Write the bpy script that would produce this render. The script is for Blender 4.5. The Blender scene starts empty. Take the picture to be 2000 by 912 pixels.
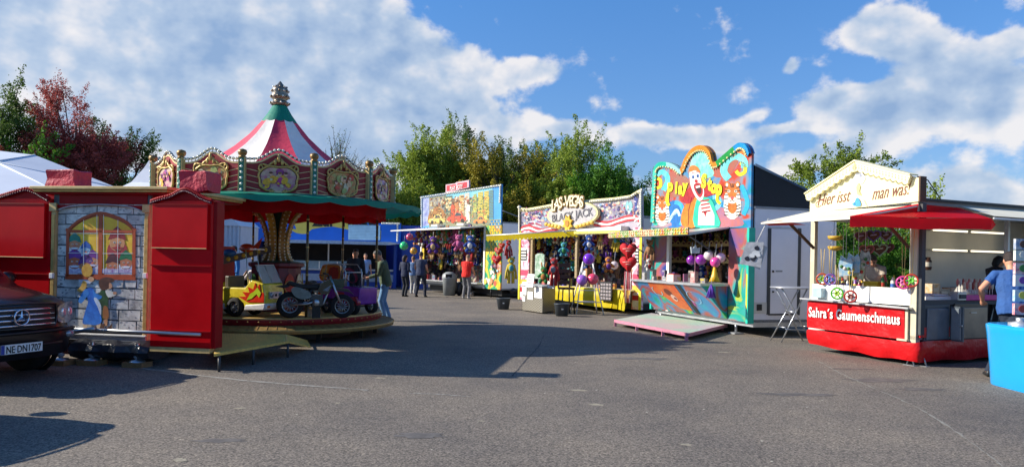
import bpy, math, random
import numpy as np
from mathutils import Vector, Matrix, Euler
R = math.radians
random.seed(7)
rng = np.random.default_rng(7)
sc = bpy.context.scene
col = sc.collection

# ------------------------------------------------------------ camera
ROLL, FOC, EYE = R(1.1), 1444.0, 1.6
cd = bpy.data.cameras.new('camera')
cd.sensor_width = 36; cd.lens = FOC / 2000 * 36
cd.shift_y = 49 / 2000
cd.clip_start = .05; cd.clip_end = 3000
cam = bpy.data.objects.new('camera', cd); col.objects.link(cam)
cam.matrix_world = Matrix.Translation((0, 0, EYE)) @ Matrix.Rotation(-ROLL, 4, 'Y') @ Matrix.Rotation(R(90), 4, 'X')
sc.camera = cam

# ------------------------------------------------------------ light
SUN_EL = R(29)
SD = Vector((0.9995, -0.03, 0)).normalized() * math.cos(SUN_EL) + Vector((0, 0, -math.sin(SUN_EL)))
ld = bpy.data.lights.new('sun', 'SUN'); ld.energy = 4.9; ld.angle = R(.5); ld.color = (1, .92, .79)
sun = bpy.data.objects.new('sun', ld); col.objects.link(sun)
sun.rotation_euler = SD.to_track_quat('-Z', 'Y').to_euler()
sc.view_settings.view_transform = 'Standard'; sc.view_settings.look = 'None'
sc.view_settings.exposure = .68; sc.view_settings.gamma = 1
sc.view_settings.use_curve_mapping = False

W = bpy.data.worlds.new('World'); sc.world = W; W.use_nodes = True
wt = W.node_tree; wt.nodes.clear()
def wn(t, **k):
    n = wt.nodes.new(t)
    for a, b in k.items(): setattr(n, a, b)
    return n
def lk(a, b, t=None): (t or wt).links.new(a, b)
def wm(op, a, b=None, c=None, clamp=False):
    n = wn('ShaderNodeMath', operation=op, use_clamp=clamp)
    for i, v in enumerate((a, b, c)):
        if v is None: continue
        if isinstance(v, (int, float)): n.inputs[i].default_value = v
        else: lk(v, n.inputs[i])
    return n.outputs[0]
sky = wn('ShaderNodeTexSky', sky_type='NISHITA', sun_disc=False)
sky.sun_elevation = SUN_EL; sky.sun_rotation = math.atan2(-SD.x, -SD.y)
sky.air_density = 1.1; sky.dust_density = .5; sky.ozone_density = 2.2
tc = wn('ShaderNodeTexCoord')
sep = wn('ShaderNodeSeparateXYZ'); lk(tc.outputs['Generated'], sep.inputs[0])
az = wm('ARCTAN2', sep.outputs[0], sep.outputs[1])
el = wm('ARCSINE', sep.outputs[2])
comb = wn('ShaderNodeCombineXYZ'); lk(az, comb.inputs[0]); lk(wm('MULTIPLY', el, 1.25), comb.inputs[1])
def fbm(off, scale, det=10, rough=.56, dist=.0):
    mp = wn('ShaderNodeMapping'); mp.inputs['Location'].default_value = off
    lk(comb.outputs[0], mp.inputs[0])
    nz = wn('ShaderNodeTexNoise'); nz.inputs['Scale'].default_value = scale
    nz.inputs['Detail'].default_value = det; nz.inputs['Roughness'].default_value = rough
    nz.inputs['Distortion'].default_value = dist
    lk(mp.outputs[0], nz.inputs['Vector']); return nz.outputs['Fac']
def blob(px, py, rx, ry, rot=0, amp=1.0):
    # cloud bank centred on a sky direction (azimuth, elevation), radii in degrees
    a0 = math.atan((px - 1000) / FOC); e0 = math.atan((500 - py) / FOC * math.cos(a0))
    da = wm('SUBTRACT', az, a0); de = wm('SUBTRACT', el, e0)
    c, s = math.cos(R(rot)), math.sin(R(rot))
    u = wm('DIVIDE', wm('ADD', wm('MULTIPLY', da, c), wm('MULTIPLY', de, s)), R(rx))
    v = wm('DIVIDE', wm('SUBTRACT', wm('MULTIPLY', de, c), wm('MULTIPLY', da, s)), R(ry))
    d2 = wm('ADD', wm('MULTIPLY', u, u), wm('MULTIPLY', v, v))
    return wm('MULTIPLY', wm('EXPONENT', wm('MULTIPLY', d2, -1)), amp)
BL = [(60, 60, 10, 6, 0, 1.0), (330, 40, 13, 5, -4, 1.15), (640, 90, 10, 5, -25, 1.25), (790, 190, 6, 4.2, -28, 1.1), (480, 200, 12, 4, 0, .7), (620, 280, 10, 2.2, 0, .7), (900, 235, 5, 2.2, -30, .8), (40, 130, 4, 3, 30, .6),
      (1045, 132, 3.6, 1.15, 8, 1.0), (1700, 42, 2.2, 1.5, 0, 1.25), (1780, 60, 2.7, 1.3, -10, 1.15), (1650, 185, 2.6, 1.3, 0, 1.1), (1780, 168, 3.6, 1.9, 8, 1.2), (1950, 72, 2.0, .9, 10, 1.1), (1940, 165, 3.8, 1.9, 0, 1.15),
      (1300, 258, 4.0, .9, 2, .9), (1430, 272, 3.5, .8, 0, .7), (1510, 238, 3.2, .5, 4, .8), (1610, 288, 3.6, .9, 14, 1.05), (1870, 350, 2.9, 1.5, 10, 1.2), (1940, 375, 2.0, .8, 0, 1.0), (1080, 245, 3.0, .9, 0, .9), (1240, 245, 2, .6, 0, .8),
      (1535, 115, .8, .6, 20, .9), (1467, 215, 1.5, .5, 15, .75), (-900, 200, 40, 15, 0, .9), (3600, 100, 40, 12, 0, .9)]
acc = None
for b in BL:
    o = blob(*b); acc = o if acc is None else wm('ADD', acc, o)
acc = wm('MINIMUM', acc, 1.35)
n1 = fbm((0, 0, 0), 12, 10, .55); n2 = fbm((.02, -.025, 0), 12, 4, .5); n0 = fbm((0, 0, 0), 12, 4, .5); n3 = fbm((3, 1, 2), 3.2, 3, .5)
def dens(n, k=1.5): return wm('ADD', wm('MULTIPLY', acc, .60), wm('MULTIPLY', wm('SUBTRACT', n, .5), k))
d1 = dens(n1, 1.65)
cover = wn('ShaderNodeMapRange', interpolation_type='SMOOTHSTEP'); lk(d1, cover.inputs[0])
cover.inputs[1].default_value = .28; cover.inputs[2].default_value = .54
# thick parts turn blue grey, faces turned to the sun stay white
lit = wm('ADD', wm('MULTIPLY', wm('SUBTRACT', n0, n2), 2.2), .80)
lit = wm('SUBTRACT', lit, wm('MULTIPLY', wm('SUBTRACT', dens(n0, .8), .42), .85))
lit = wm('ADD', lit, wm('MULTIPLY', wm('SUBTRACT', n3, .5), 1.0))
lit = wm('ADD', lit, wm('MULTIPLY', wm('SUBTRACT', n1, .5), .3), clamp=True)
cr = wn('ShaderNodeValToRGB'); lk(lit, cr.inputs[0])
cr.color_ramp.elements[0].color = (.235, .345, .53, 1); cr.color_ramp.elements[0].position = .08
cr.color_ramp.elements[1].color = (.74, .72, .72, 1); cr.color_ramp.elements[1].position = .95
e = cr.color_ramp.elements.new(.5); e.color = (.40, .49, .62, 1)
gain = wn('ShaderNodeMix', data_type='RGBA', blend_type='MULTIPLY'); gain.inputs[0].default_value = 1
SKY = .13
lk(cr.outputs[0], gain.inputs[6]); gain.inputs[7].default_value = (.78 / SKY,) * 3 + (1,)
sg = wn('ShaderNodeMix', data_type='RGBA', blend_type='MULTIPLY'); sg.inputs[0].default_value = 1
lk(sky.outputs[0], sg.inputs[6]); tr_ = wn('ShaderNodeValToRGB'); lk(el, tr_.inputs[0])
tr_.color_ramp.elements[0].color = (.40, .46, .65, 1); tr_.color_ramp.elements[0].position = 0
tr_.color_ramp.elements[1].color = (.325, .60, .90, 1); tr_.color_ramp.elements[1].position = .38
lk(tr_.outputs[0], sg.inputs[7])
mx = wn('ShaderNodeMix', data_type='RGBA'); lk(wm('MULTIPLY', cover.outputs[0], .92), mx.inputs[0])
lk(sg.outputs[2], mx.inputs[6]); lk(gain.outputs[2], mx.inputs[7])
bg = wn('ShaderNodeBackground'); bg.inputs[1].default_value = SKY; lk(mx.outputs[2], bg.inputs[0])
wo = wn('ShaderNodeOutputWorld'); lk(bg.outputs[0], wo.inputs[0])

# ------------------------------------------------------------ helpers
def ray(px, py):
    cx = (px - 1000) / FOC; cy = (456 - py + 49) / FOC
    return cx * math.cos(ROLL) - cy * math.sin(ROLL), cx * math.sin(ROLL) + cy * math.cos(ROLL)
def G(px, py, z=0.0):
    a, b = ray(px, py); t = (z - EYE) / b; return Vector((a * t, t, z))
def P(px, py, Y):
    a, b = ray(px, py); return Vector((a * Y, Y, EYE + b * Y))
def lin(h):
    h = h.lstrip('#'); o = []
    for i in (0, 2, 4):
        c = int(h[i:i + 2], 16) / 255; o.append(c / 12.92 if c <= .04045 else ((c + .055) / 1.055) ** 2.4)
    return o
_m = {}
def mat(h, rough=.5, metal=0., var=.16, sc_=5., bump=0., emit=0., alpha=1., coat=0., c2=None, dist=0., tr=0.):
    k = (h, rough, metal, var, sc_, bump, emit, alpha, coat, c2, tr)
    if k in _m: return _m[k]
    m = bpy.data.materials.new('paint_' + h.lstrip('#')); m.use_nodes = True; t = m.node_tree
    b = t.nodes['Principled BSDF']; c = lin(h)
    tcn = t.nodes.new('ShaderNodeTexCoord'); nz = t.nodes.new('ShaderNodeTexNoise')
    nz.inputs['Scale'].default_value = sc_; nz.inputs['Detail'].default_value = 5; nz.inputs['Roughness'].default_value = .65
    t.links.new(tcn.outputs['Object'], nz.inputs['Vector'])
    rp = t.nodes.new('ShaderNodeValToRGB'); t.links.new(nz.outputs['Fac'], rp.inputs[0])
    rp.color_ramp.elements[0].position = .3; rp.color_ramp.elements[1].position = .7
    if c2: a, d = lin(c2), c
    else: a, d = [x * (1 - var) for x in c], [min(1, x * (1 + var * .6)) for x in c]
    rp.color_ramp.elements[0].color = (*a, 1); rp.color_ramp.elements[1].color = (*d, 1)
    t.links.new(rp.outputs[0], b.inputs['Base Color'])
    mr = t.nodes.new('ShaderNodeMapRange'); t.links.new(nz.outputs['Fac'], mr.inputs[0])
    mr.inputs[3].default_value = max(.03, rough - .1); mr.inputs[4].default_value = min(1, rough + .12)
    t.links.new(mr.outputs[0], b.inputs['Roughness'])
    b.inputs['Metallic'].default_value = metal; b.inputs['Alpha'].default_value = alpha
    b.inputs['Coat Weight'].default_value = coat; b.inputs['Coat Roughness'].default_value = .08
    if tr: b.inputs['Transmission Weight'].default_value = tr
    if emit:
        b.inputs['Emission Color'].default_value = (*c, 1); b.inputs['Emission Strength'].default_value = emit
    if bump:
        n2_ = t.nodes.new('ShaderNodeTexNoise'); n2_.inputs['Scale'].default_value = sc_ * 4
        t.links.new(tcn.outputs['Object'], n2_.inputs['Vector'])
        bp = t.nodes.new('ShaderNodeBump'); bp.inputs['Strength'].default_value = bump; bp.inputs['Distance'].default_value = .02
        t.links.new(n2_.outputs['Fac'], bp.inputs['Height']); t.links.new(bp.outputs[0], b.inputs['Normal'])
    _m[k] = m; return m

def cloth(m, f=.45):                            # thin fabric that glows when the sun is behind it
    t = m.node_tree; b = t.nodes['Principled BSDF']; tl = t.nodes.new('ShaderNodeBsdfTranslucent'); ms = t.nodes.new('ShaderNodeMixShader'); ms.inputs[0].default_value = f
    src = b.inputs['Base Color'].links[0].from_socket; t.links.new(src, tl.inputs[0]); t.links.new(b.outputs[0], ms.inputs[1]); t.links.new(tl.outputs[0], ms.inputs[2])
    t.links.new(ms.outputs[0], t.nodes['Material Output'].inputs[0]); return m
def spec(m, v): m.node_tree.nodes['Principled BSDF'].inputs['Specular IOR Level'].default_value = v; return m
def tag(o, label=None, cat=None, group=None, kind=None):
    if label: o['label'] = label
    if cat: o['category'] = cat
    if group: o['group'] = group
    if kind: o['kind'] = kind
    return o
def thing(name, label, cat, loc=(0, 0, 0), rz=0., group=None):
    o = bpy.data.objects.new(name, None); col.objects.link(o); o.empty_display_size = .2
    o.location = loc; o.rotation_euler = (0, 0, rz); return tag(o, label, cat, group)
class MB:
    def __init__(s): s.v = []; s.f = []; s.m = []; s.mats = []; s.s = []
    def mi(s, m):
        if m not in s.mats: s.mats.append(m)
        return s.mats.index(m)
    def add(s, vs, fs, m, smooth=False, M=None):
        b = len(s.v); i = s.mi(m)
        s.v += [tuple(M @ Vector(v)) if M else tuple(v) for v in vs]
        for f in fs: s.f.append([b + j for j in f]); s.m.append(i); s.s.append(smooth)
        return s
    def box(s, x0, x1, y0, y1, z0, z1, m, M=None):
        v = [(x, y, z) for z in (z0, z1) for y in (y0, y1) for x in (x0, x1)]
        return s.add(v, [(0, 2, 3, 1), (4, 5, 7, 6), (0, 1, 5, 4), (2, 6, 7, 3), (0, 4, 6, 2), (1, 3, 7, 5)], m, M=M)
    def bar(s, a, b, w, h, m):
        a, b = Vector(a), Vector(b); d = (b - a); L = d.length
        Mx = Matrix.Translation(a) @ d.to_track_quat('X', 'Z').to_matrix().to_4x4()
        return s.box(0, L, -w / 2, w / 2, -h / 2, h / 2, m, Mx)
    def tube(s, pts, r, m, n=8, caps=True, smooth=True):
        pts = [Vector(p) for p in pts]; k = len(pts)
        rs = r if isinstance(r, (list, tuple)) else [r] * k
        vs = []; up = None
        for i, p in enumerate(pts):
            d = (pts[min(i + 1, k - 1)] - pts[max(i - 1, 0)]).normalized()
            if up is None: up = d.orthogonal().normalized()
            up = (up - d * up.dot(d)); up = up.normalized() if up.length > 1e-6 else d.orthogonal().normalized()
            sd = d.cross(up)
            for j in range(n):
                a = 2 * math.pi * j / n; vs.append(p + (up * math.cos(a) + sd * math.sin(a)) * rs[i])
        fs = [(i * n + j, i * n + (j + 1) % n, (i + 1) * n + (j + 1) % n, (i + 1) * n + j) for i in range(k - 1) for j in range(n)]
        if caps: fs += [tuple(range(n))[::-1], tuple((k - 1) * n + j for j in range(n))]
        return s.add(vs, fs, m, smooth)
    def lathe(s, prof, c, m, n=24, a0=0, a1=360, smooth=True, wob=None, M=None):
        full = abs(a1 - a0 - 360) < .01; cnt = n if full else n + 1; vs = []
        for r, z in prof:
            for j in range(cnt):
                a = R(a0 + (a1 - a0) * j / n); q = wob(a, r, z) if wob else (r, z)
                vs.append((c[0] + q[0] * math.cos(a), c[1] + q[0] * math.sin(a), c[2] + q[1]))
        fs = []
        for i in range(len(prof) - 1):
            for j in range(n):
                k = (j + 1) % cnt if full else j + 1
                fs.append((i * cnt + j, i * cnt + k, (i + 1) * cnt + k, (i + 1) * cnt + j))
        return s.add(vs, fs, m, smooth, M)
    def ball(s, c, r, m, n=12, k=8, M=None):
        if isinstance(r, (int, float)): r = (r, r, r)
        vs = []; fs = []
        for i in range(k + 1):
            t = math.pi * i / k
            for j in range(n):
                a = 2 * math.pi * j / n
                vs.append((c[0] + r[0] * math.sin(t) * math.cos(a), c[1] + r[1] * math.sin(t) * math.sin(a), c[2] + r[2] * math.cos(t)))
        for i in range(k):
            for j in range(n): fs.append((i * n + j, (i + 1) * n + j, (i + 1) * n + (j + 1) % n, i * n + (j + 1) % n))
        return s.add(vs, fs, m, True, M)
    def torus(s, c, R_, r, m, ax='y', n=24, k=8, M=None):
        vs = []
        for i in range(n):
            a = 2 * math.pi * i / n
            for j in range(k):
                b = 2 * math.pi * j / k; q = R_ + r * math.cos(b); u, v, w = q * math.cos(a), q * math.sin(a), r * math.sin(b)
                p = (u, w, v) if ax == 'y' else ((u, v, w) if ax == 'z' else (w, u, v))
                vs.append((c[0] + p[0], c[1] + p[1], c[2] + p[2]))
        fs = [(i * k + j, i * k + (j + 1) % k, ((i + 1) % n) * k + (j + 1) % k, ((i + 1) % n) * k + j) for i in range(n) for j in range(k)]
        return s.add(vs, fs, m, True, M)
    def prism(s, pts, y0, y1, m, M=None):      # outline in (x,z), thickness along y
        n = len(pts); vs = [(x, y0, z) for x, z in pts] + [(x, y1, z) for x, z in pts]
        fs = [tuple(range(n)), tuple(range(2 * n - 1, n - 1, -1))] + [(i, n + i, n + (i + 1) % n, (i + 1) % n) for i in range(n)]
        return s.add(vs, fs, m, M=M)
    def slab(s, pts, z0, z1, m, M=None):       # outline in (x,y)
        n = len(pts); vs = [(x, y, z0) for x, y in pts] + [(x, y, z1) for x, y in pts]
        fs = [tuple(range(n))[::-1], tuple(range(n, 2 * n))] + [(i, (i + 1) % n, n + (i + 1) % n, n + i) for i in range(n)]
        return s.add(vs, fs, m, M=M)
    def art(s, pts, y, m):
        if len(pts) > 2: s.add([(p[0], y, p[1]) for p in pts], [tuple(range(len(pts)))], m)
        return s
    def quad(s, a, b, c, d, m): return s.add([a, b, c, d], [(0, 1, 2, 3)], m)
    def build(s, name, parent=None, bevel=0., label=None):
        me = bpy.data.meshes.new(name); me.from_pydata(s.v, [], s.f)
        for m in s.mats: me.materials.append(m)
        me.polygons.foreach_set('material_index', s.m); me.polygons.foreach_set('use_smooth', s.s)
        me.update()
        o = bpy.data.objects.new(name, me); col.objects.link(o)
        if parent: o.parent = parent
        if bevel:
            bv = o.modifiers.new('bevel', 'BEVEL'); bv.width = bevel; bv.segments = 2; bv.limit_method = 'ANGLE'; bv.angle_limit = R(40)
        if label: o['label'] = label
        return o
def circ(cx, cz, rx, rz=None, n=20, a0=0, a1=360, rot=0):
    rz = rz or rx; o = []
    for i in range(n if a1 - a0 == 360 else n + 1):
        a = R(a0 + (a1 - a0) * i / n); x, z = rx * math.cos(a), rz * math.sin(a); c, s_ = math.cos(R(rot)), math.sin(R(rot))
        o.append((cx + x * c - z * s_, cz + x * s_ + z * c))
    return o
def stroke(pts, w):                             # ribbon outline of a polyline in 2D
    pts = [Vector(p) for p in pts]; n = len(pts); a = []; b = []
    for i, p in enumerate(pts):
        d = (pts[min(i + 1, n - 1)] - pts[max(i - 1, 0)]).normalized(); q = Vector((-d.y, d.x))
        ww = w[i] if isinstance(w, (list, tuple)) else w
        a.append(tuple(p + q * ww / 2)); b.append(tuple(p - q * ww / 2))
    return a + b[::-1]
def smooth2(pts, k=4, closed=False):
    out = []; n = len(pts); rngi = range(n if closed else n - 1)
    for i in rngi:
        p = [Vector(pts[j % n]) if closed else Vector(pts[min(max(j, 0), n - 1)]) for j in (i - 1, i, i + 1, i + 2)]
        for q in range(k):
            t = q / k
            out.append(tuple(.5 * ((2 * p[1]) + (p[2] - p[0]) * t + (2 * p[0] - 5 * p[1] + 4 * p[2] - p[3]) * t * t + (3 * p[1] - p[0] - 3 * p[2] + p[3]) * t ** 3)))
    if not closed: out.append(tuple(pts[-1]))
    return out
def text(mb, s, x, z, size, y, m, shear=0., bold=0., sx=1., rot=0., align='LEFT', depth=.004, sp=1.):
    cu = bpy.data.curves.new('lettering', 'FONT'); cu.body = s; cu.size = size; cu.shear = shear; cu.offset = bold
    cu.extrude = depth; cu.align_x = align; cu.space_character = sp; cu.resolution_u = 3
    ob = bpy.data.objects.new('lettering', cu); col.objects.link(ob)
    bpy.context.view_layer.update()
    me = bpy.data.meshes.new_from_object(ob.evaluated_get(bpy.context.evaluated_depsgraph_get()))
    c, n_ = math.cos(rot), math.sin(rot)
    vs = [(x + v.co.x * sx * c - v.co.y * n_, y - v.co.z, z + v.co.x * sx * n_ + v.co.y * c) for v in me.vertices]
    mb.add(vs, [tuple(p.vertices) for p in me.polygons], m)
    bpy.data.objects.remove(ob); bpy.data.meshes.remove(me); bpy.data.curves.remove(cu)
def dup(o, loc=None, rz=None, label=None, group=None, scale=None, parent=None):
    c = o.copy(); col.objects.link(c)
    if parent is not None: c.parent = parent
    if loc is not None: c.location = loc
    if rz is not None: c.rotation_euler = (0, 0, rz)
    if label: c['label'] = label
    if group: c['group'] = group
    if scale: c.scale = (scale,) * 3 if isinstance(scale, (int, float)) else scale
    for ch in [x for x in KIDS.get(o.name, [])]: 
        d = dup(ch, parent=c); KIDS.setdefault(c.name, []).append(d)
    return c
KIDS = {}
def reg(root):                                   # remember a tree of parts so that copies can be made
    for o in list(col.objects):
        if o.parent == root: KIDS.setdefault(root.name, []).append(o); reg(o)
    return root
class Fr:                                        # a stall front: x along it, y into it, z up
    def __init__(s, L, Rt, z=0):
        s.o = Vector((L[0], L[1], z)); d = Vector((Rt[0] - L[0], Rt[1] - L[1], 0)); s.len = d.length; s.u = d.normalized()
        s.w = Vector((0, 0, 1)).cross(s.u); s.rz = math.atan2(s.u.y, s.u.x)
        s.M = Matrix.Translation(s.o) @ Matrix.Rotation(s.rz, 4, 'Z')
    def p(s, px, py, w=0.):                      # where the plane y=w is seen at a photo pixel
        a, b = ray(px, py); d = Vector((a, 1, b)); c = Vector((0, 0, EYE)); q = s.o + s.w * w
        t = (q - c).dot(s.w) / d.dot(s.w); X = c + d * t - s.o
        return (X.dot(s.u), X.z)
    def W(s, x, y, z): return s.M @ Vector((x, y, z))
ORD = 'first second third fourth fifth sixth seventh eighth ninth tenth eleventh twelfth thirteenth fourteenth fifteenth sixteenth seventeenth eighteenth nineteenth twentieth'.split()
def ordn(i): return ORD[i] if i < 20 else 'twenty-' + ORD[i - 20]
# ------------------------------------------------------------ ground
def nodes_mat(name):
    m = bpy.data.materials.new(name); m.use_nodes = True; return m, m.node_tree, m.node_tree.nodes['Principled BSDF']
def tn(t, kind, **inp):
    n = t.nodes.new(kind)
    for k, v in inp.items():
        if k in ('operation', 'blend_type', 'data_type', 'feature', 'interpolation_type', 'distance'): setattr(n, k, v)
        else: n.inputs[k.replace('_', ' ')].default_value = v
    return n
m_as, t, b = nodes_mat('asphalt')
tcn = t.nodes.new('ShaderNodeTexCoord')
fine = tn(t, 'ShaderNodeTexVoronoi', Scale=75.0); fin2 = tn(t, 'ShaderNodeTexNoise', Scale=38.0, Detail=6.0, Roughness=.75)
big = tn(t, 'ShaderNodeTexNoise', Scale=.45, Detail=7.0, Roughness=.62); mid = tn(t, 'ShaderNodeTexNoise', Scale=3.2, Detail=5.0)
spk = tn(t, 'ShaderNodeTexVoronoi', Scale=2.3); pz = tn(t, 'ShaderNodeTexNoise', Scale=1.1, Detail=3.0)
for n in (fine, fin2, big, mid, spk, pz): t.links.new(tcn.outputs['Object'], n.inputs['Vector'])
r1 = t.nodes.new('ShaderNodeValToRGB'); t.links.new(fine.outputs['Color'], r1.inputs[0])
r1.color_ramp.elements[0].color = (.066, .062, .058, 1); r1.color_ramp.elements[1].color = (.275, .255, .232, 1)
r1.color_ramp.elements[0].position = .15; r1.color_ramp.elements[1].position = .95
r2 = t.nodes.new('ShaderNodeValToRGB'); t.links.new(fin2.outputs['Fac'], r2.inputs[0])
r2.color_ramp.elements[0].color = (.48, .47, .47, 1); r2.color_ramp.elements[1].color = (1.5, 1.45, 1.37, 1)
r2.color_ramp.elements[0].position = .33; r2.color_ramp.elements[1].position = .68
r3 = t.nodes.new('ShaderNodeValToRGB'); t.links.new(big.outputs['Fac'], r3.inputs[0])
r3.color_ramp.elements[0].color = (.70, .68, .68, 1); r3.color_ramp.elements[1].color = (1.22, 1.14, 1.02, 1)
r3.color_ramp.elements[0].position = .32; r3.color_ramp.elements[1].position = .66
r4 = t.nodes.new('ShaderNodeValToRGB'); t.links.new(mid.outputs['Fac'], r4.inputs[0])
r4.color_ramp.elements[0].color = (.85, .85, .86, 1); r4.color_ramp.elements[1].color = (1.1, 1.08, 1.04, 1)
cur = r1.outputs[0]
for r_ in (r2, r3, r4):
    x = tn(t, 'ShaderNodeMix', data_type='RGBA', blend_type='MULTIPLY'); x.inputs[0].default_value = 1
    t.links.new(cur, x.inputs[6]); t.links.new(r_.outputs[0], x.inputs[7]); cur = x.outputs[2]
# scattered pale scuffs
sp = tn(t, 'ShaderNodeMath', operation='LESS_THAN'); t.links.new(spk.outputs['Distance'], sp.inputs[0]); sp.inputs[1].default_value = .03
x = tn(t, 'ShaderNodeMix', data_type='RGBA'); t.links.new(sp.outputs[0], x.inputs[0]); t.links.new(cur, x.inputs[6]); x.inputs[7].default_value = (.22, .21, .18, 1)
t.links.new(x.outputs[2], b.inputs['Base Color']); b.inputs['Roughness'].default_value = .85
bp = tn(t, 'ShaderNodeBump', Strength=.55, Distance=.012); t.links.new(fin2.outputs['Fac'], bp.inputs['Height']); t.links.new(bp.outputs[0], b.inputs['Normal'])
m_gr = mat('#55702a', .9, var=.4, sc_=.6, c2='#34491a')
g = MB(); g.quad((-1500, -300, -.004), (1500, -300, -.004), (1500, 2500, -.004), (-1500, 2500, -.004), m_gr)
tag(g.build('ground'), kind='structure')
g = MB()
N = 14
for i in range(N):
    for j in range(N):
        x0, x1 = -55 + 110 * i / N, -55 + 110 * (i + 1) / N; y0, y1 = -12 + 62 * j / N, -12 + 62 * (j + 1) / N
        g.quad((x0, y0, 0), (x1, y0, 0), (x1, y1, 0), (x0, y1, 0), m_as)
tag(g.build('asphalt_lot'), kind='structure')
# seam, worn line and patches lying on the asphalt
m_seam = mat('#8b887f', .95, var=.5, sc_=30); m_line = mat('#8f8c85', .9, var=.5, sc_=14); m_dark = mat('#38373a', .8, var=.3, sc_=9)
def ribbon(name, pts, w, m, jit=.3, z=.004, kind='structure'):
    g = MB(); q = smooth2(pts, 12); ws = [w * (1 + random.uniform(-jit, jit)) for _ in q]
    q = [(a + random.uniform(-jit, jit) * w * .5, b + random.uniform(-jit, jit) * w * .5) for a, b in q]
    o = stroke(q, ws); n = len(q)
    g.add([(x, y, z) for x, y in o], [(i, i + 1, 2 * n - 2 - i, 2 * n - 1 - i) for i in range(n - 1)], m)
    tag(g.build(name), kind=kind)
gp = lambda *a: tuple(G(*a)[:2])
ribbon('asphalt_seam', [gp(1960, 912), gp(1880, 852), gp(1790, 795), gp(1700, 755), gp(1640, 728), gp(1600, 706)], .022, m_seam, .9)
ribbon('worn_line', [gp(268, 718), gp(430, 738), gp(560, 750), gp(720, 762)], .055, m_line, .5)
ribbon('worn_line', [gp(800, 768), gp(860, 770), gp(920, 775)], .03, m_line, .7)
ribbon('tar_joint', [gp(1000, 735), gp(1030, 700), gp(1052, 676), gp(1062, 655)], .02, m_dark, .8)
# stained patches
def patch(name, px, py, rx, ry, m, z=.003):
    c = G(px, py); g = MB(); pts = []
    ph = [random.uniform(0, 6) for _ in range(4)]
    for i in range(40):
        a = 2 * math.pi * i / 40; q = 1 + .18 * math.sin(2 * a + ph[0]) + .16 * math.sin(5 * a + ph[1]) + .12 * math.sin(9 * a + ph[2])
        pts.append((c.x + rx * q * math.cos(a), c.y + ry * q * math.sin(a), z))
    g.add(pts, [tuple(range(40))], m); tag(g.build(name), kind='structure')
m_scuff = mat('#968e7c', .95, var=.3, sc_=20)
for px, py, a, b_ in ((1165, 790, .09, .05), (470, 797, .05, .04), (742, 738, .09, .035), (352, 898, .05, .05), (1130, 762, .12, .05), (660, 787, .03, .03), (1415, 688, .12, .05), (1340, 868, .06, .03), (940, 822, .04, .02)):
    patch('pale_scuff', px, py, a, b_, m_scuff)
m_oil = mat('#4b4744', .7, var=.35, sc_=7, c2='#6e6963')
for px, py, a, b_ in ((1720, 742, .5, .16), (1800, 760, .35, .10), (1560, 770, .4, .12), (1660, 720, .3, .08), (820, 850, .25, .09), (1250, 700, .4, .15), (430, 860, .2, .07)): patch('oil_stain', px, py, a, b_, m_oil, .0022)
m_leaf = mat('#c9c4b4', .8)
g = MB(); rl = random.Random(3)
for i in range(150):
    y = rl.uniform(4.6, 26); x = rl.uniform(-.69, .69) * y; r_ = rl.uniform(.006, .016); g.add([(x - r_, y, .006), (x, y - r_ * .7, .006), (x + r_, y, .008), (x, y + r_ * .8, .007)], [(0, 1, 2, 3)], m_leaf)
tag(g.build('litter'), kind='stuff')
# far field bank
g = MB(); nx = 40
hb = lambda x: 3.5 * math.exp(-((x + 26) / 16) ** 2) + .25
vs = []; 
for i in range(nx + 1):
    x = -70 + 110 * i / nx
    for y, k in ((52, 0), (56, .35), (62, .85), (68, 1), (80, 1), (110, .9)): vs.append((x, y, hb(x) * k - .002))
g.add(vs, [(i * 6 + j, i * 6 + j + 1, (i + 1) * 6 + j + 1, (i + 1) * 6 + j) for i in range(nx) for j in range(5)], m_gr, True)
tag(g.build('grass_bank'), kind='structure')

# ------------------------------------------------------------ trees
def leafmat(h, c2, name):
    m, t, b = nodes_mat(name); tcn = t.nodes.new('ShaderNodeTexCoord')
    n1_ = tn(t, 'ShaderNodeTexNoise', Scale=.55, Detail=3.0); n2_ = tn(t, 'ShaderNodeTexNoise', Scale=9.0, Detail=2.0)
    for n in (n1_, n2_): t.links.new(tcn.outputs['Object'], n.inputs['Vector'])
    ad = tn(t, 'ShaderNodeMath', operation='ADD'); t.links.new(n1_.outputs['Fac'], ad.inputs[0]); t.links.new(n2_.outputs['Fac'], ad.inputs[1])
    r = t.nodes.new('ShaderNodeValToRGB'); mr = tn(t, 'ShaderNodeMapRange'); t.links.new(ad.outputs[0], mr.inputs[0]); mr.inputs[1].default_value = .72; mr.inputs[2].default_value = 1.28
    t.links.new(mr.outputs[0], r.inputs[0])
    r.color_ramp.elements[0].color = (*lin(c2), 1); r.color_ramp.elements[1].color = (*lin(h), 1)
    t.links.new(r.outputs[0], b.inputs['Base Color']); b.inputs['Roughness'].default_value = .6
    b.inputs['Specular IOR Level'].default_value = .25
    tl = t.nodes.new('ShaderNodeBsdfTranslucent'); t.links.new(r.outputs[0], tl.inputs[0])
    ms = t.nodes.new('ShaderNodeMixShader'); ms.inputs[0].default_value = .3
    t.links.new(b.outputs[0], ms.inputs[1]); t.links.new(tl.outputs[0], ms.inputs[2])
    t.links.new(ms.outputs[0], t.nodes['Material Output'].inputs[0]); return m
m_bark = mat('#4d4032', .9, var=.3, sc_=8)
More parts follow.
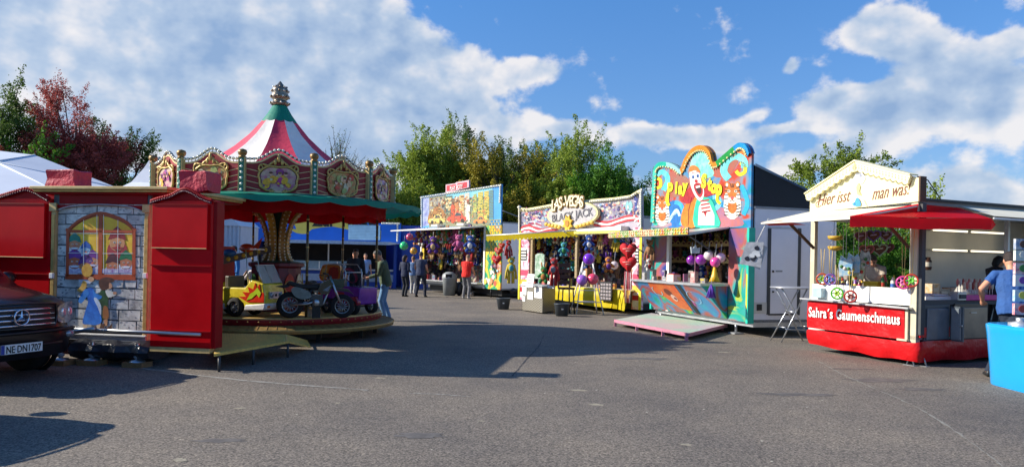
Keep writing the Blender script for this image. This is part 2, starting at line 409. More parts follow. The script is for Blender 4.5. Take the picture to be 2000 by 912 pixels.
def mesh_np(name, V, Fq, m, parent):
    me = bpy.data.meshes.new(name); n = len(V); k = Fq.shape[1]
    me.vertices.add(n); me.vertices.foreach_set('co', V.ravel())
    me.loops.add(Fq.size); me.loops.foreach_set('vertex_index', Fq.ravel())
    me.polygons.add(len(Fq)); me.polygons.foreach_set('loop_start', np.arange(0, Fq.size, k))
    me.polygons.foreach_set('loop_total', np.full(len(Fq), k)); me.materials.append(m); me.update(); me.validate()
    o = bpy.data.objects.new(name, me); col.objects.link(o); o.parent = parent; return o
def tree(name, label, x, y, h, rx, base=.15, n_tw=260, leaves=70, lm=None, up=.6, tw=1.1, ls=.16, spiky=.35, ry=None, group=None, cat='tree', shape=1., seed=0, bare=False, lean=0.):
    g = np.random.default_rng(seed + 11); root = thing(name, label, cat, (x, y, 0), 0, group); ry = ry or rx
    z0 = h * base; cz = (z0 + h) / 2; rz = (h - z0) / 2
    # twig origins in an uneven crown
    d = g.normal(size=(n_tw * 3, 3)); d /= np.linalg.norm(d, axis=1)[:, None]
    rad = g.uniform(.12, 1, len(d)) ** (1 / 2.2)
    lob = 1 + .16 * np.sin(d[:, 0] * 4 + seed) + .14 * np.sin(d[:, 1] * 5 + seed * 2) + .12 * np.sin(d[:, 2] * 6 + d[:, 0] * 5 + seed)
    p = d * (rad * lob)[:, None]
    if shape != 1.: 
        tt = np.clip((p[:, 2] + 1) / 2, 0, 1); p[:, :2] *= (1 - (1 - shape) * tt)[:, None]
    clump = np.sin(p[:, 0] * 7 + seed) + np.sin(p[:, 1] * 6.1 + seed * 3) + np.sin(p[:, 2] * 8 + seed * 2) + g.normal(size=len(p)) * .8
    keep = np.argsort(-clump)[:n_tw]; p = p[keep]
    o = np.stack([p[:, 0] * rx + lean * (p[:, 2] + 1), p[:, 1] * ry, cz + p[:, 2] * rz * .93], 1); o[:, 2] = np.maximum(o[:, 2], .25)
    dirr = p.copy(); dirr[:, 2] = np.abs(dirr[:, 2]) * .4 + up; dirr += g.normal(size=dirr.shape) * .3
    dirr /= np.linalg.norm(dirr, axis=1)[:, None]
    L = tw * g.uniform(.5, 1.2, len(o)); top = p[:, 2] > .35; L[top] *= 1 + spiky * g.uniform(0, 2.2, top.sum())
    # leaves
    k = leaves; t_ = g.uniform(0, 1, (len(o), k)); taper = (1 - t_ * .75)
    off = g.normal(size=(len(o), k, 3)) * (.21 * tw * taper)[:, :, None]
    c = o[:, None, :] + dirr[:, None, :] * (L[:, None] * t_)[:, :, None] + off
    c = c.reshape(-1, 3); n = len(c)
    a = g.normal(size=(n, 3)); a /= np.linalg.norm(a, axis=1)[:, None]; b_ = np.cross(a, g.normal(size=(n, 3))); b_ /= np.linalg.norm(b_, axis=1)[:, None]
    s = ls * g.uniform(.5, 1.25, n)[:, None]; c = c.copy(); c[:, 2] = np.maximum(c[:, 2], .05)
    V = np.stack([c - a * s * .5, c + b_ * s * .3, c + a * s * .5, c - b_ * s * .3], 1).reshape(-1, 3)
    mesh_np('crown', V, np.arange(n * 4).reshape(-1, 4), lm, root)
    # trunk, limbs and twigs
    mb = MB(); mb.tube([(0, 0, -.1), (.05, 0, h * .25), (lean * .6, .05, h * .55), (lean, 0, h * .85)], [h * .028, h * .022, h * .013, h * .004], m_bark, 7)
    for i in range(0, len(o), 1 if bare else 4):
        e = Vector(o[i]); tt = min(.8, max(.12, (e.z / h) * .62)); s0 = Vector((lean * tt, 0, h * tt)); md = s0.lerp(e, .5) + Vector((0, 0, -.06 * h * .3))
        mb.tube([s0, md, e], [h * .006, h * .004, h * .002] if not bare else [.05, .03, .018], m_bark, 4, False)
    st = 1 if bare else 2
    for i in range(0, len(o), st):
        if bare or top[i]:
            e = Vector(o[i]); q = e + Vector(dirr[i]) * float(L[i]) * 1.06; mb.tube([e, q], [.022, .006], m_bark, 3, False)
    mb.build('trunk', root); return root
LM_olive = leafmat('#a9b944', '#61772a', 'leaf_olive'); LM_yel = leafmat('#bba93a', '#737222', 'leaf_yellow')
LM_green = leafmat('#6fa030', '#33601f', 'leaf_green'); LM_dark = leafmat('#6d8438', '#35501f', 'leaf_dark')
LM_red = leafmat('#c4645a', '#864040', 'leaf_maroon'); LM_lite = leafmat('#93a53a', '#566c22', 'leaf_spring')
def at(px, Y): return (px - 1000) / FOC * Y
def ht(py, Y, px=1000): return P(px, py, Y).z
GB = 'trees in the belt behind the stalls'
belt = [(790, 52, 285, 3.0, LM_olive, 'low olive tree at the far left end of the belt beside the canopy tip'), (815, 53, 258, 3.4, LM_olive, 'olive green bushy tree, second from the left end of the belt'),
        (862, 54, 245, 3.2, LM_olive, 'olive tree with twiggy top behind the left edge of the skyline stall'),
        (915, 56, 240, 3.0, LM_dark, 'thin dark branched tree behind the middle of the skyline stall'),
        (965, 52, 250, 3.4, LM_yel, 'yellowish green tree above the right corner of the skyline stall'),
        (1022, 57, 236, 2.8, LM_dark, 'sparse tree with long bare upright twigs between the yellowish tree and the yellow stall sign'),
        (1062, 53, 262, 3.2, LM_olive, 'mid green tree behind the left half of the yellow stall sign'),
        (1112, 56, 238, 3.0, LM_olive, 'tall twiggy grey green tree above the letters of the yellow stall sign'),
        (1180, 52, 268, 3.2, LM_green, 'fresh dark green dense tree closing the right end of the belt'),
        (1222, 54, 318, 2.3, LM_green, 'low dark green tree just left of the clown stall'),
        (1262, 60, 350, 1.9, LM_dark, 'small thin tree peeking out directly beside the left edge of the clown board')]
for i, (px, Y, py, r_, lm, lb) in enumerate(belt):
    tree('belt_tree', lb, at(px, Y), Y, ht(py + (42 if px > 1000 else 34), Y, px), r_ * 1.18, .02, 430, 125, lm, .8, 1.1, .15, .6 if i in (3, 5, 7) else .14, ry=2.8, group=GB, shape=.82, seed=i)
tree('belt_tree', 'short olive bush half hidden behind the right rim of the carousel canopy', at(752, 50), 50, ht(330, 50, 750), 1.6, .02, 130, 80, LM_olive, .9, 1.0, .2, .5, group=GB, seed=31)
tree('bare_tree', 'leafless budding tree right of the striped carousel roof', at(662, 48), 48, ht(290, 48, 662), 1.9, .35, 320, 14, LM_dark, 1.1, .9, .10, .2, seed=21, bare=True)
tree('maroon_tree', 'maroon leaved tree standing behind the white marquee', at(150, 44), 44, ht(190, 44, 150), 3.1, .2, 700, 120, LM_red, .55, .95, .115, .35, ry=2.9, seed=41, shape=.8, lean=-.2)
tree('dark_tree', 'dark green tree to the lower right of the maroon one, above the marquee roof', at(235, 46), 46, ht(262, 46, 235), 2.1, .25, 200, 120, LM_dark, .5, 1.1, .14, .3, seed=42)
tree('dark_tree', 'dark olive tree between the maroon tree and the left picture edge', at(0, 42), 42, ht(160, 42, 20), 1.9, .1, 330, 130, LM_dark, .6, 1.2, .14, .3, seed=43)
tree('round_bush', 'bright green bush peeking over the marquee under the maroon tree', at(62, 40), 40, ht(285, 40, 62), 1.8, .1, 130, 90, LM_green, .6, .9, .17, .2, seed=44, cat='bush')
tree('spring_tree', 'light green tree behind the cream gable of the food stall', at(1622, 42), 42, ht(312, 42, 1622), 2.9, .3, 420, 130, LM_lite, .2, 1.0, .14, .1, seed=51, lean=.2)
tree('spring_tree', 'small light green tree just right of the cream gable tip', at(1712, 44), 44, ht(326, 44, 1712), .75, .5, 40, 60, LM_lite, .2, .9, .17, .1, seed=52)
tree('far_tree', 'low olive treetop between the gable and the dark flat roof', at(1830, 46), 46, ht(378, 46, 1820), 1.7, .1, 90, 70, LM_olive, .6, .9, .19, .3, seed=53)
for i, (px, Y, py, r_, lm, lb) in enumerate([(1632, 27, 440, 1.7, LM_green, 'leafy green bush seen through the left side of the food stall opening'),
        (1700, 28, 425, 1.9, LM_lite, 'light green bush seen above the vendor in the food stall opening'),
        (1772, 27, 430, 1.6, LM_green, 'green bush seen at the right side of the food stall opening')]):
    tree('hedge_bush', lb, at(px, Y), Y, ht(py, Y, px), r_, .0, 260, 150, lm, .4, .6, .075, .1, seed=60 + i, cat='bush', group='bushes behind the food stall')
# ------------------------------------------------------------ palette
RED = mat('#c80512', .34, var=.2, sc_=1.2, coat=.12); DRED = mat('#9a0812', .45, var=.25, sc_=2); CRED = mat('#c2101c', .75, var=.25, sc_=3, bump=.3)
GOLD = mat('#c2a05c', .42, .35, var=.3, sc_=12); PGOLD = mat('#c9ad72', .55, .1, var=.25, sc_=9); CREAM = mat('#efe6c2', .55, var=.1, sc_=3)
WHITE = mat('#e6e4de', .5, var=.08, sc_=2); DIRTW = mat('#cfccc4', .55, var=.14, sc_=1.5); GREY = mat('#8a8d90', .5, var=.12); DGREY = mat('#3c3f42', .55, var=.2)
BLACK = mat('#141416', .5, var=.3); RUB = mat('#1b1b1c', .85, var=.3, sc_=12); STEEL = mat('#b9bcc0', .3, .9, var=.15, sc_=9); ALU = mat('#c4c6c8', .42, .7, var=.12, sc_=5)
GRN = mat('#12927a', .62, var=.16, sc_=4, bump=.2); TEAL = mat('#18b59c', .45, var=.15); YEL = mat('#f2d80e', .55, var=.1, sc_=3, bump=.2); WOOD = mat('#8d6a44', .7, var=.3, sc_=10)
BULB = mat('#e9e4d2', .18, .1, var=.1); DKWOOD = mat('#5c4330', .75, var=.3); PINK = mat('#d8668a', .55); NAVY = mat('#1c2340', .8, var=.25)
for m_ in (RED, DRED): spec(m_, .12)
spec(CRED, .2); cloth(CRED, .4); cloth(GRN, .35); cloth(YEL, .4)
def A(h, **k): return mat(h, k.pop('rough', .5), var=k.pop('var', .22), sc_=k.pop('sc_', 9), **k)

# ------------------------------------------------------------ brick painted ticket wagon
F1 = Fr((-7.55, 10.83), (-4.2, 10.28))
bo = thing('fairground_wagon', 'low red fairground wagon with a painted brick wall and gnome window between two red wings', 'wagon', F1.o, F1.rz)
q = lambda px, py, w=0.: F1.p(px, py, w)
x0, x1 = q(104, 500)[0], q(293, 500)[0]; zt = q(200, 378)[1]; zb = q(200, 648)[1]
g = MB(); g.box(x0, x1, .03, 1.75, zb, zt, DRED); g.box(-2.3, .15, 1.75, 6.3, .3, 1.75, DRED); g.box(-2.3, x0, .6, 1.75, .3, zt + .02, DRED); g.build('body', bo)  # long low rear box is added, hidden from view, to shade the carousel floor
# brick mural: mortar base with blocks in relief, all one part
m_mort = A('#55595d'); m_b = [A('#eeeae2', sc_=5, c2='#8f8d88'), A('#e0dcd4', sc_=6, c2='#85827e'), A('#f6f2ea', sc_=5, c2='#a5a29c')]
m_bd = A('#98989a', sc_=14, var=.5)
g = MB(); g.box(x0, x1, -.005, .03, zb, zt, m_mort)
xs0, xs1 = q(113, 500)[0], q(284, 500)[0]; rows = 12; zz0, zz1 = q(200, 645)[1], q(200, 398)[1]; rh = (zz1 - zz0) / rows
random.seed(3)
for r_ in range(rows):
    x = xs0 + (0 if r_ % 2 else -.16)
    while x < xs1:
        w = random.uniform(.24, .36); a, b_ = max(x, xs0) + .008, min(x + w, xs1) - .008
        if b_ - a > .03:
            z = zz0 + r_ * rh; jj = lambda: random.uniform(-.006, .006)
            g.prism([(a + jj(), z + .01 + jj()), (b_ + jj(), z + .01 + jj()), (b_ + jj(), z + rh - .008 + jj()), (a + jj(), z + rh - .008 + jj())], -.012, -.004, random.choice(m_b))
            for _ in range(7):
                cx, cz = random.uniform(a + .02, b_ - .02), z + random.uniform(.012, rh - .012)
                g.art(circ(cx, cz, random.uniform(.006, .03), random.uniform(.003, .012), 8, rot=random.uniform(-30, 30)), -.0135, m_bd)
        x += w
def Q(pts): return [q(a, b_, 0) for a, b_ in pts]
def L_(pts, layer, m, base=-.014, gg=None): (gg or g).art(Q(pts), base - layer * .0025, m)
m_or = A('#b84a1c'); m_yel = A('#ffdc38', c2='#f0aa20', sc_=6)
arch = smooth2([(137, 449), (150, 437), (168, 426), (199, 417), (232, 426), (252, 437), (263, 449)], 4)
L_([(132, 543), (135, 449)] + arch + [(266, 449), (266, 543)], 1, m_or)
L_([(138, 533), (140, 452)] + [(a, b_ + 5) for a, b_ in arch[2:-2]] + [(261, 452), (260, 533)], 2, m_yel)
def face(cx, cy, r_, hat, beard, skin='#d58b5e', hatdx=0, hh=2.2):
    m1, m2, m3 = A(hat, var=.35, sc_=14), A(beard, var=.12), A(skin, var=.2)
    E = lambda x, y, a, b_, m, l, rot=0: L_([(x + a * math.cos(t) * math.cos(rot) - b_ * math.sin(t) * math.sin(rot), y + b_ * math.sin(t) * math.cos(rot) + a * math.cos(t) * math.sin(rot)) for t in [i * math.pi / 8 for i in range(16)]], l, m)
    E(cx, cy + r_ * 1.1, r_ * 1.35, r_ * 1.5, m2, 3.2); E(cx, cy, r_, r_ * 1.05, m3, 3.5)
    L_([(cx - r_ * 1.2, cy - r_ * .4), (cx - r_ * .8, cy - r_ * 1.5), (cx + hatdx, cy - r_ * hh), (cx + r_ * .9, cy - r_ * 1.4), (cx + r_ * 1.2, cy - r_ * .35), (cx, cy - r_ * .75)], 3.8, m1)
    for s in (-1, 1): E(cx + s * r_ * .36, cy - r_ * .1, r_ * .16, r_ * .10, A('#f2efe6'), 4.0); E(cx + s * r_ * .36, cy - r_ * .08, r_ * .07, r_ * .08, A('#4a3a32'), 4.2)
    E(cx, cy + r_ * .25, r_ * .26, r_ * .22, A('#d4705a'), 4.3)
    L_([(cx - r_ * .8, cy + r_ * .55), (cx, cy + r_ * .42), (cx + r_ * .8, cy + r_ * .55), (cx + r_ * .4, cy + r_ * .8), (cx - r_ * .4, cy + r_ * .8)], 4.1, m2)
    L_([(cx - r_ * .3, cy + r_ * .85), (cx + r_ * .3, cy + r_ * .85), (cx, cy + r_ * 1.1)], 4.3, A('#7a2020'))
for a in [(170, 522, 13, '#6b3a8c', '#c8cede'), (148, 512, 13, '#7a3a94', '#dfe4ee', '#c9683f'), (183, 511, 11, '#7a2e8c', '#d9d2e4'), (148, 478, 11, '#1d8a72', '#e3e6e6'), (170, 490, 9, '#2a62b4', '#b9cfe8', '#8db3cc'),
          (222, 520, 12, '#5b2330', '#e0e3ea', '#c97a52'), (248, 514, 12, '#17794a', '#e6e8ee', '#c97a52'), (231, 475, 15, '#9c1f2c', '#b5333a', '#dd9a66')]: face(*a)
L_([(138, 533), (138, 525), (262, 525), (261, 533)], 4.6, A('#8b5aa0', sc_=20, c2='#dfe3ee'))
L_([(130, 545), (130, 535), (267, 536), (267, 547)], 5, m_or); L_([(195, 418), (203, 418), (202, 536), (194, 536)], 5, m_or)
L_([(137, 449), (263, 450), (263, 455), (137, 454)], 5, m_or); L_([(132, 449), (138, 447), (137, 540), (131, 540)], 5, m_or); L_([(261, 447), (267, 449), (267, 540), (260, 540)], 5, m_or)
for ln in [[(136, 494), (194, 494)], [(203, 495), (262, 495)], [(166, 430), (166, 533)], [(233, 430), (232, 533)], [(140, 456), (194, 456)], [(203, 457), (260, 457)], [(192, 420), (192, 534)], [(205, 420), (205, 534)]]:
    L_(stroke(ln, 1.0), 5.4, WHITE)
fr_arch = [(131, 449)] + [(a, b_ - 1) for a, b_ in arch] + [(268, 449)]
L_(stroke(fr_arch, 5), 5.2, m_or)
# sill blocks
for a in ((126, 152), (155, 178), (215, 243), (246, 268)): L_([(a[0], 547), (a[1], 547), (a[1] - 2, 561), (a[0] + 1, 560)], 1.5, m_b[0])
# painted girl and boy seen from behind
D = '#2f8cf0'
L_([(165, 641), (172, 641), (176, 612), (166, 612)], 5.6, A('#e9c9a4')); L_([(192, 643), (200, 643), (198, 612), (188, 612)], 5.6, A('#e9c9a4'))
L_(smooth2([(170, 566), (183, 562), (190, 576), (190, 590), (198, 608), (201, 628), (190, 634), (176, 633), (164, 630), (170, 605), (175, 588)], 3, True), 6, A(D, c2='#1858b8', sc_=10))
L_(smooth2([(186, 583), (194, 600), (200, 615), (200, 596), (192, 582)], 3, True), 6.5, A('#cfdcea'))
L_(smooth2([(170, 564), (160, 578), (156, 588), (162, 592), (172, 580), (178, 572)], 3, True), 6.4, A('#2f86d8')); L_(smooth2([(184, 566), (192, 574), (202, 578), (198, 584), (188, 582)], 3, True), 6.4, A('#2f86d8'))
L_(smooth2([(165, 548), (160, 560), (153, 566), (160, 570), (170, 563), (172, 552)], 3, True), 6.6, A('#d9a94e'))
L_(circ(173, 528 + 0, 11, 13, 16), 6.8, A('#e5b548', c2='#c98a2c', sc_=20)); L_(circ(181, 545, 6, 5, 10), 6.7, A('#e0a97c'))
L_([(205, 643), (217, 636), (222, 630), (221, 642), (212, 645)], 6, A('#5b3220')); L_([(196, 645), (206, 640), (208, 632), (200, 632)], 6, A('#5b3220'))
L_([(207, 636), (212, 636), (214, 608), (203, 608)], 5.8, A('#c99069'))
L_(smooth2([(198, 570), (210, 562), (214, 580), (213, 600), (212, 620), (202, 622), (203, 600), (196, 590)], 3, True), 6, A('#2b5d34', c2='#1c3d22', sc_=12))
L_(smooth2([(205, 598), (213, 600), (215, 620), (204, 620)], 3, True), 6.3, A('#a5673a'))
L_(smooth2([(209, 566), (225, 570), (229, 576), (214, 580)], 3, True), 6.3, A('#e3ded2')); L_(circ(227, 572, 4, 3, 8), 6.5, A('#d89a74'))
L_(smooth2([(196, 548), (210, 541), (226, 545), (224, 550), (216, 552), (214, 564), (200, 565)], 3, True), 6.8, A('#6b3a2a', c2='#42221a', sc_=20)); L_(circ(217, 558, 5, 6, 10), 6.6, A('#d89a74'))
g.build('brick_mural', bo)
# pale gold posts, arch head, rail, floor beam
for a, b_, c_, d_ in ((104, 113, 397, 606), (285, 295, 400, 650)):
    g = MB(); xa, xb = q(a, 500)[0], q(b_, 500)[0]
    g.box(xa, xb, -.05, .03, q(a, d_ + 35)[1], q(a, c_)[1], PGOLD); g.box(xa - .02, xb + .02, -.075, -.05, q(a, c_ + 16)[1], q(a, c_)[1], PGOLD)
    g.box(xa + .01, xb - .01, -.062, -.05, q(a, d_)[1], q(a, c_ + 22)[1], GOLD); g.box(xa + .015, xb - .005, -.09, -.05, q(a, 543)[1], q(a, 533)[1], WHITE); g.build('post', bo, .005)
zc = q(200, 372)[1]; g = MB(); ar = [q(113, 406), q(113, 400), q(285, 402), q(285, 412)] + [q(a, b_) for a, b_ in smooth2([(270, 408), (240, 404), (200, 402), (160, 403), (130, 407)], 3)]
g.prism(ar, -.045, -.01, DRED); g.tube([(a[0], -.05, a[1]) for a in [q(*z_) for z_ in smooth2([(116, 412), (140, 404), (200, 400), (255, 404), (282, 413)], 3)]], .008, ALU, 6); g.box(x0 + .1, x1 - .05, -.02, .0, q(200, 399)[1], zc - .03, DRED); g.build('arch_head', bo)
g = MB(); xl, xr = q(72, 500)[0], q(338, 500)[0]; zc = q(200, 372)[1]
g.box(xl, xr, -.16, 1.95, zc + .0, zc + .045, PGOLD); g.box(xl + .03, xr - .03, -.12, 1.9, zc - .035, zc, GOLD); g.box(xl + .06, xr - .05, -.08, 1.85, zt - .02, zc - .035, DRED)
g.build('roof', bo, .008)
g = MB(); zr = q(300, 647)[1]
g.tube([(q(120, 640, -.25)[0], -.25, q(120, 641, -.25)[1]), (q(392, 650, -.25)[0], -.25, q(392, 653, -.25)[1])], .022, ALU, 8); g.build('rail', bo)
g = MB(); g.box(x0 + .1, x1, -.06, 1.75, zb - .12, zb - .02, ALU); g.box(x0 + .1, x1, -.075, -.06, zb - .05, zb - .03, GREY); g.build('floor_beam', bo, .006)
# screw jacks on blocks, drawbar with cover, axle
for px, py, w in ((268, 716, .1), (118, 712, .25), (180, 712, .5)):
    c = G(px, py); lc = F1.M.inverted() @ c; g = MB()
    g.box(lc.x - .15, lc.x + .15, lc.y - .12, lc.y + .12, 0, .07, WOOD); g.lathe([(.11, .07), (.1, .09), (.03, .1), (.03, zb - .12)], (lc.x, lc.y, 0), STEEL, 14)
    g.lathe([(.022, .1), (.05, .13), (.05, .15), (.022, .17)], (lc.x, lc.y, 0), GREY, 12); g.build('jack', bo)
g = MB(); m_can = mat('#23252a', .35, var=.3, bump=.4)
base = []
c = F1.M.inverted() @ G(215, 712)
for i in range(11):
    xx = c.x - .55 + i * .12; hgt = .3 + .05 * math.sin(i * 1.7); dd = .28 + .03 * math.cos(i * 2.1)
    base.append([(xx, c.y + .15 + dd * math.cos(t), .2 + hgt * .5 * math.sin(t)) for t in [k * 2 * math.pi / 10 for k in range(10)]])
vs = [v for r_ in base for v in r_]; g.add(vs, [(i * 10 + j, i * 10 + (j + 1) % 10, (i + 1) * 10 + (j + 1) % 10, (i + 1) * 10 + j) for i in range(10) for j in range(10)] + [tuple(range(10)), tuple(range(100, 110))], m_can)
g.tube([(c.x - .75, c.y - .1, .5), (c.x - .45, c.y - .15, .46), (c.x - .1, c.y - .18, .52)], .03, STEEL, 8); g.build('covered_drawbar', bo)
g = MB(); g.box(x0 + .2, x1 - .1, .5, 1.6, .12, zb - .12, BLACK); g.build('chassis', bo)
# the two red wings, hinged forward
def wing(xa, xb, top, flap0, flap1, bot, name, crest, w0=-.2):
    g = MB(); a = [q(xa, top, w0), q(xb, top, w0)]
    X0, X1 = q(xa, 500, w0)[0], q(xb, 500, w0)[0]; ZT, ZB = q(xb, top, w0)[1], q(xb, bot, w0)[1]
    g.box(X0, X1, w0, w0 + .18, ZB, ZT, RED); g.box(X1 - .005, X1 + .05, w0 + .01, w0 + .2, ZB, ZT - .02, DRED) if w0 < -.1 else None
    o = g.build('wing', bo, .006)
    g = MB(); F0, F1_ = q(xb, flap0, w0)[1], q(xb, flap1, w0)[1]
    g.box(X0 + .03, X1 - .06, w0 - .045, w0 - .003, F1_, F0, RED); g.box(X0 + .03, X1 - .06, w0 - .055, w0 - .045, F1_, F1_ + .012, PGOLD); g.box(X0 + .03, X1 - .06, w0 - .055, w0 - .045, F0 - .01, F0, DRED); g.build('flap', o, .004)
    g = MB(); g.box(X0, X1, w0 - .02, w0 - .002, F1_ - .24, F1_ - .225, DRED); g.box(X0, X1, w0 - .02, w0 - .002, ZB + .22, ZB + .235, DRED); g.box(X0 + .01, X1 - .01, w0 - .015, w0 + .1, ZB - .065, ZB - .001, PGOLD); g.build('trim', o)
    g = MB(); cp = [q(*z_, w0) for z_ in smooth2(crest, 5)]
    g.prism(cp + [(X1, ZT - .002), (X0, ZT - .002)], w0, w0 + .03, DRED)
    for i, (cx, cz) in enumerate(cp): g.ball((cx, w0 - .01, cz), .03, DRED, 8, 6); g.ball((cx, w0 - .035, cz - .03), .018, m_pl, 7, 5)
    g.build('crest', o)
m_pl = mat('#5b1a2a', .3, var=.2)
wing(296, 415, 391, 400, 487, 681, 'wing', [(298, 393), (312, 388), (335, 382), (352, 373), (364, 370), (376, 374), (390, 382), (404, 389), (414, 392)])
wing(-45, 97, 388, 398, 504, 640, 'wing', [(-40, 390), (-10, 386), (10, 381), (30, 375), (55, 369), (75, 376), (88, 384), (96, 388)], -.06)
# loose red fabric hoods on the roof
def hood(px0, px1, py0, py1, lab, w):
    xa, za = q(px0, py1, w); xb, zb_ = q(px1, py0, w); g = MB(); n = 6
    wd = xb - xa; pts = []
    rngs = random.Random(px0)
    for k, (z, ins) in enumerate(((za, 0), ((za + zb_) / 2, .01), (zb_ - .02, .015), (zb_, .04))):
        for (a, b_) in ((0, 0), (.5, 0), (1, 0), (1, .5), (1, 1), (.5, 1), (0, 1), (0, .5)):
            pts.append((xa + ins + (wd - 2 * ins) * a + rngs.uniform(-.012, .012), w + .0 + (.36) * b_ + rngs.uniform(-.012, .012), z + (rngs.uniform(0, .05) if k == 0 else rngs.uniform(-.01, .01))))
    fs = [(k * 8 + j, k * 8 + (j + 1) % 8, (k + 1) * 8 + (j + 1) % 8, (k + 1) * 8 + j) for k in range(3) for j in range(8)] + [tuple(range(24, 32))]
    o = thing('lamp_hood', lab, 'cover', F1.o, F1.rz, 'red fabric hoods on the wagon roof')
    g.add(pts, fs, mat('#c4203c', .55, var=.3, sc_=6, bump=.5)); g.build('fabric', o)
    g = MB(); g.box(xa + wd * .2, xb - wd * .2, w + .05, w + .3, zc + .045, za + .1, BLACK); g.box(xa + .1, xa + .22, w + .02, w + .05, za + .01, za + .05, WHITE); g.build('lamp_frame', o)
hood(88, 146, 331, 369, 'crimson fabric hood on the left end of the wagon roof', .0)
hood(348, 404, 333, 378, 'crimson fabric hood over the right red wing of the wagon, in front of the carousel', -.12)

# ------------------------------------------------------------ carousel
CC = P(541, 500, 15.1); CX, CY = CC.x, CC.y
ca = thing('carousel', 'round carousel with striped red and white roof, green scalloped canopy and gold framed paintings', 'carousel', (CX, CY, 0))
PH = math.atan2(-CY, -CX)                       # direction from the axis to the camera
def cz(py, rad): # height at radius rad in front
    return P(541, py, CY - rad).z
g = MB(); m_plank = mat('#b8944c', .6, var=.4, sc_=7); m_step = mat('#8f7440', .6, var=.4, sc_=7); m_redpl = mat('#8e1a22', .4, var=.35, sc_=16)
fl = .47
g.lathe([(0, fl), (2.1, fl), (2.12, fl - .025)], (0, 0, 0), m_plank, 60, smooth=False); g.build('floor', ca)
g = MB(); g.lathe([(2.11, fl - .03), (2.12, .335), (2.10, .33)], (0, 0, 0), m_redpl, 60)
g.lathe([(2.115, fl - .005), (2.13, fl - .02), (2.115, fl - .035)], (0, 0, 0), PGOLD, 60); 
for i in range(72): a = R(i * 5); g.ball((2.135 * math.cos(a), 2.135 * math.sin(a), .4), .014, GOLD, 6, 4)
g.build('fascia', ca)
g = MB(); g.lathe([(2.1, .335), (2.36, .28), (2.38, .26), (2.38, .2), (2.34, .19)], (0, 0, 0), m_step, 60); g.lathe([(2.385, .272), (2.395, .26), (2.385, .248)], (0, 0, 0), GOLD, 60)
for i in range(90):
    a = R(i * 4); g.bar((2.12 * math.cos(a), 2.12 * math.sin(a), .337), (2.35 * math.cos(a), 2.35 * math.sin(a), .287), .012, .006, WOOD)
g.build('step_ring', ca)
g = MB()
for i in range(12): a = R(i * 30 + 10); g.box(2.0 * math.cos(a) - .04, 2.0 * math.cos(a) + .04, 2.0 * math.sin(a) - .04, 2.0 * math.sin(a) + .04, 0, .25, BLACK)
g.lathe([(1.5, 0), (1.5, .33)], (0, 0, 0), BLACK, 24); g.build('undercarriage', ca)
# poles
for k, th in enumerate((15, 75, 135, 195, 255, 315)):
    a = PH + R(th); g = MB(); g.tube([(2.02 * math.cos(a), 2.02 * math.sin(a), fl), (2.02 * math.cos(a), 2.02 * math.sin(a), 2.64)], .024, mat('#6d5a3c', .4, .4, var=.3), 8)
    for z in [fl + .25 * j for j in range(1, 9)]: g.lathe([(.025, z), (.032, z + .015), (.025, z + .03)], (2.02 * math.cos(a), 2.02 * math.sin(a), 0), GOLD, 8)
    g.build('pole', ca)
# boards: 12 panels, each with frame cartouche and painted scene
BR = 2.3; PH0 = PH - R(90)
zb0, zb1 = 2.62, 3.21
m_gw = mat('#d8c08a', .5, .15, var=.25, sc_=14)
rp = random.Random(12)
blobs = ['#c0388c', '#e0a12a', '#d9c9a6', '#7a3f9c', '#c8452c', '#e6b98a', '#3f7d3c', '#9db3c8', '#b07a4a', '#e7d4b0', '#5f2c5c', '#2f58a8', '#d86a3a']
themes = [['#b0307c', '#e0a12a', '#c9b996', '#7c2f8c', '#e8b02a', '#8e3c80'], ['#c8452c', '#d9c9a6', '#a8b060', '#e6b98a', '#b0653a', '#cfd0a0'], ['#b79ac8', '#e7d4b0', '#c98a6a', '#8a5a8c', '#c8b090'],
          ['#2f58a8', '#3f7d3c', '#d9c9a6', '#c8452c', '#d86a3a', '#9db3c8'], ['#e6b98a', '#d8a868', '#caa07a', '#e7d4b0', '#a87a5a']]
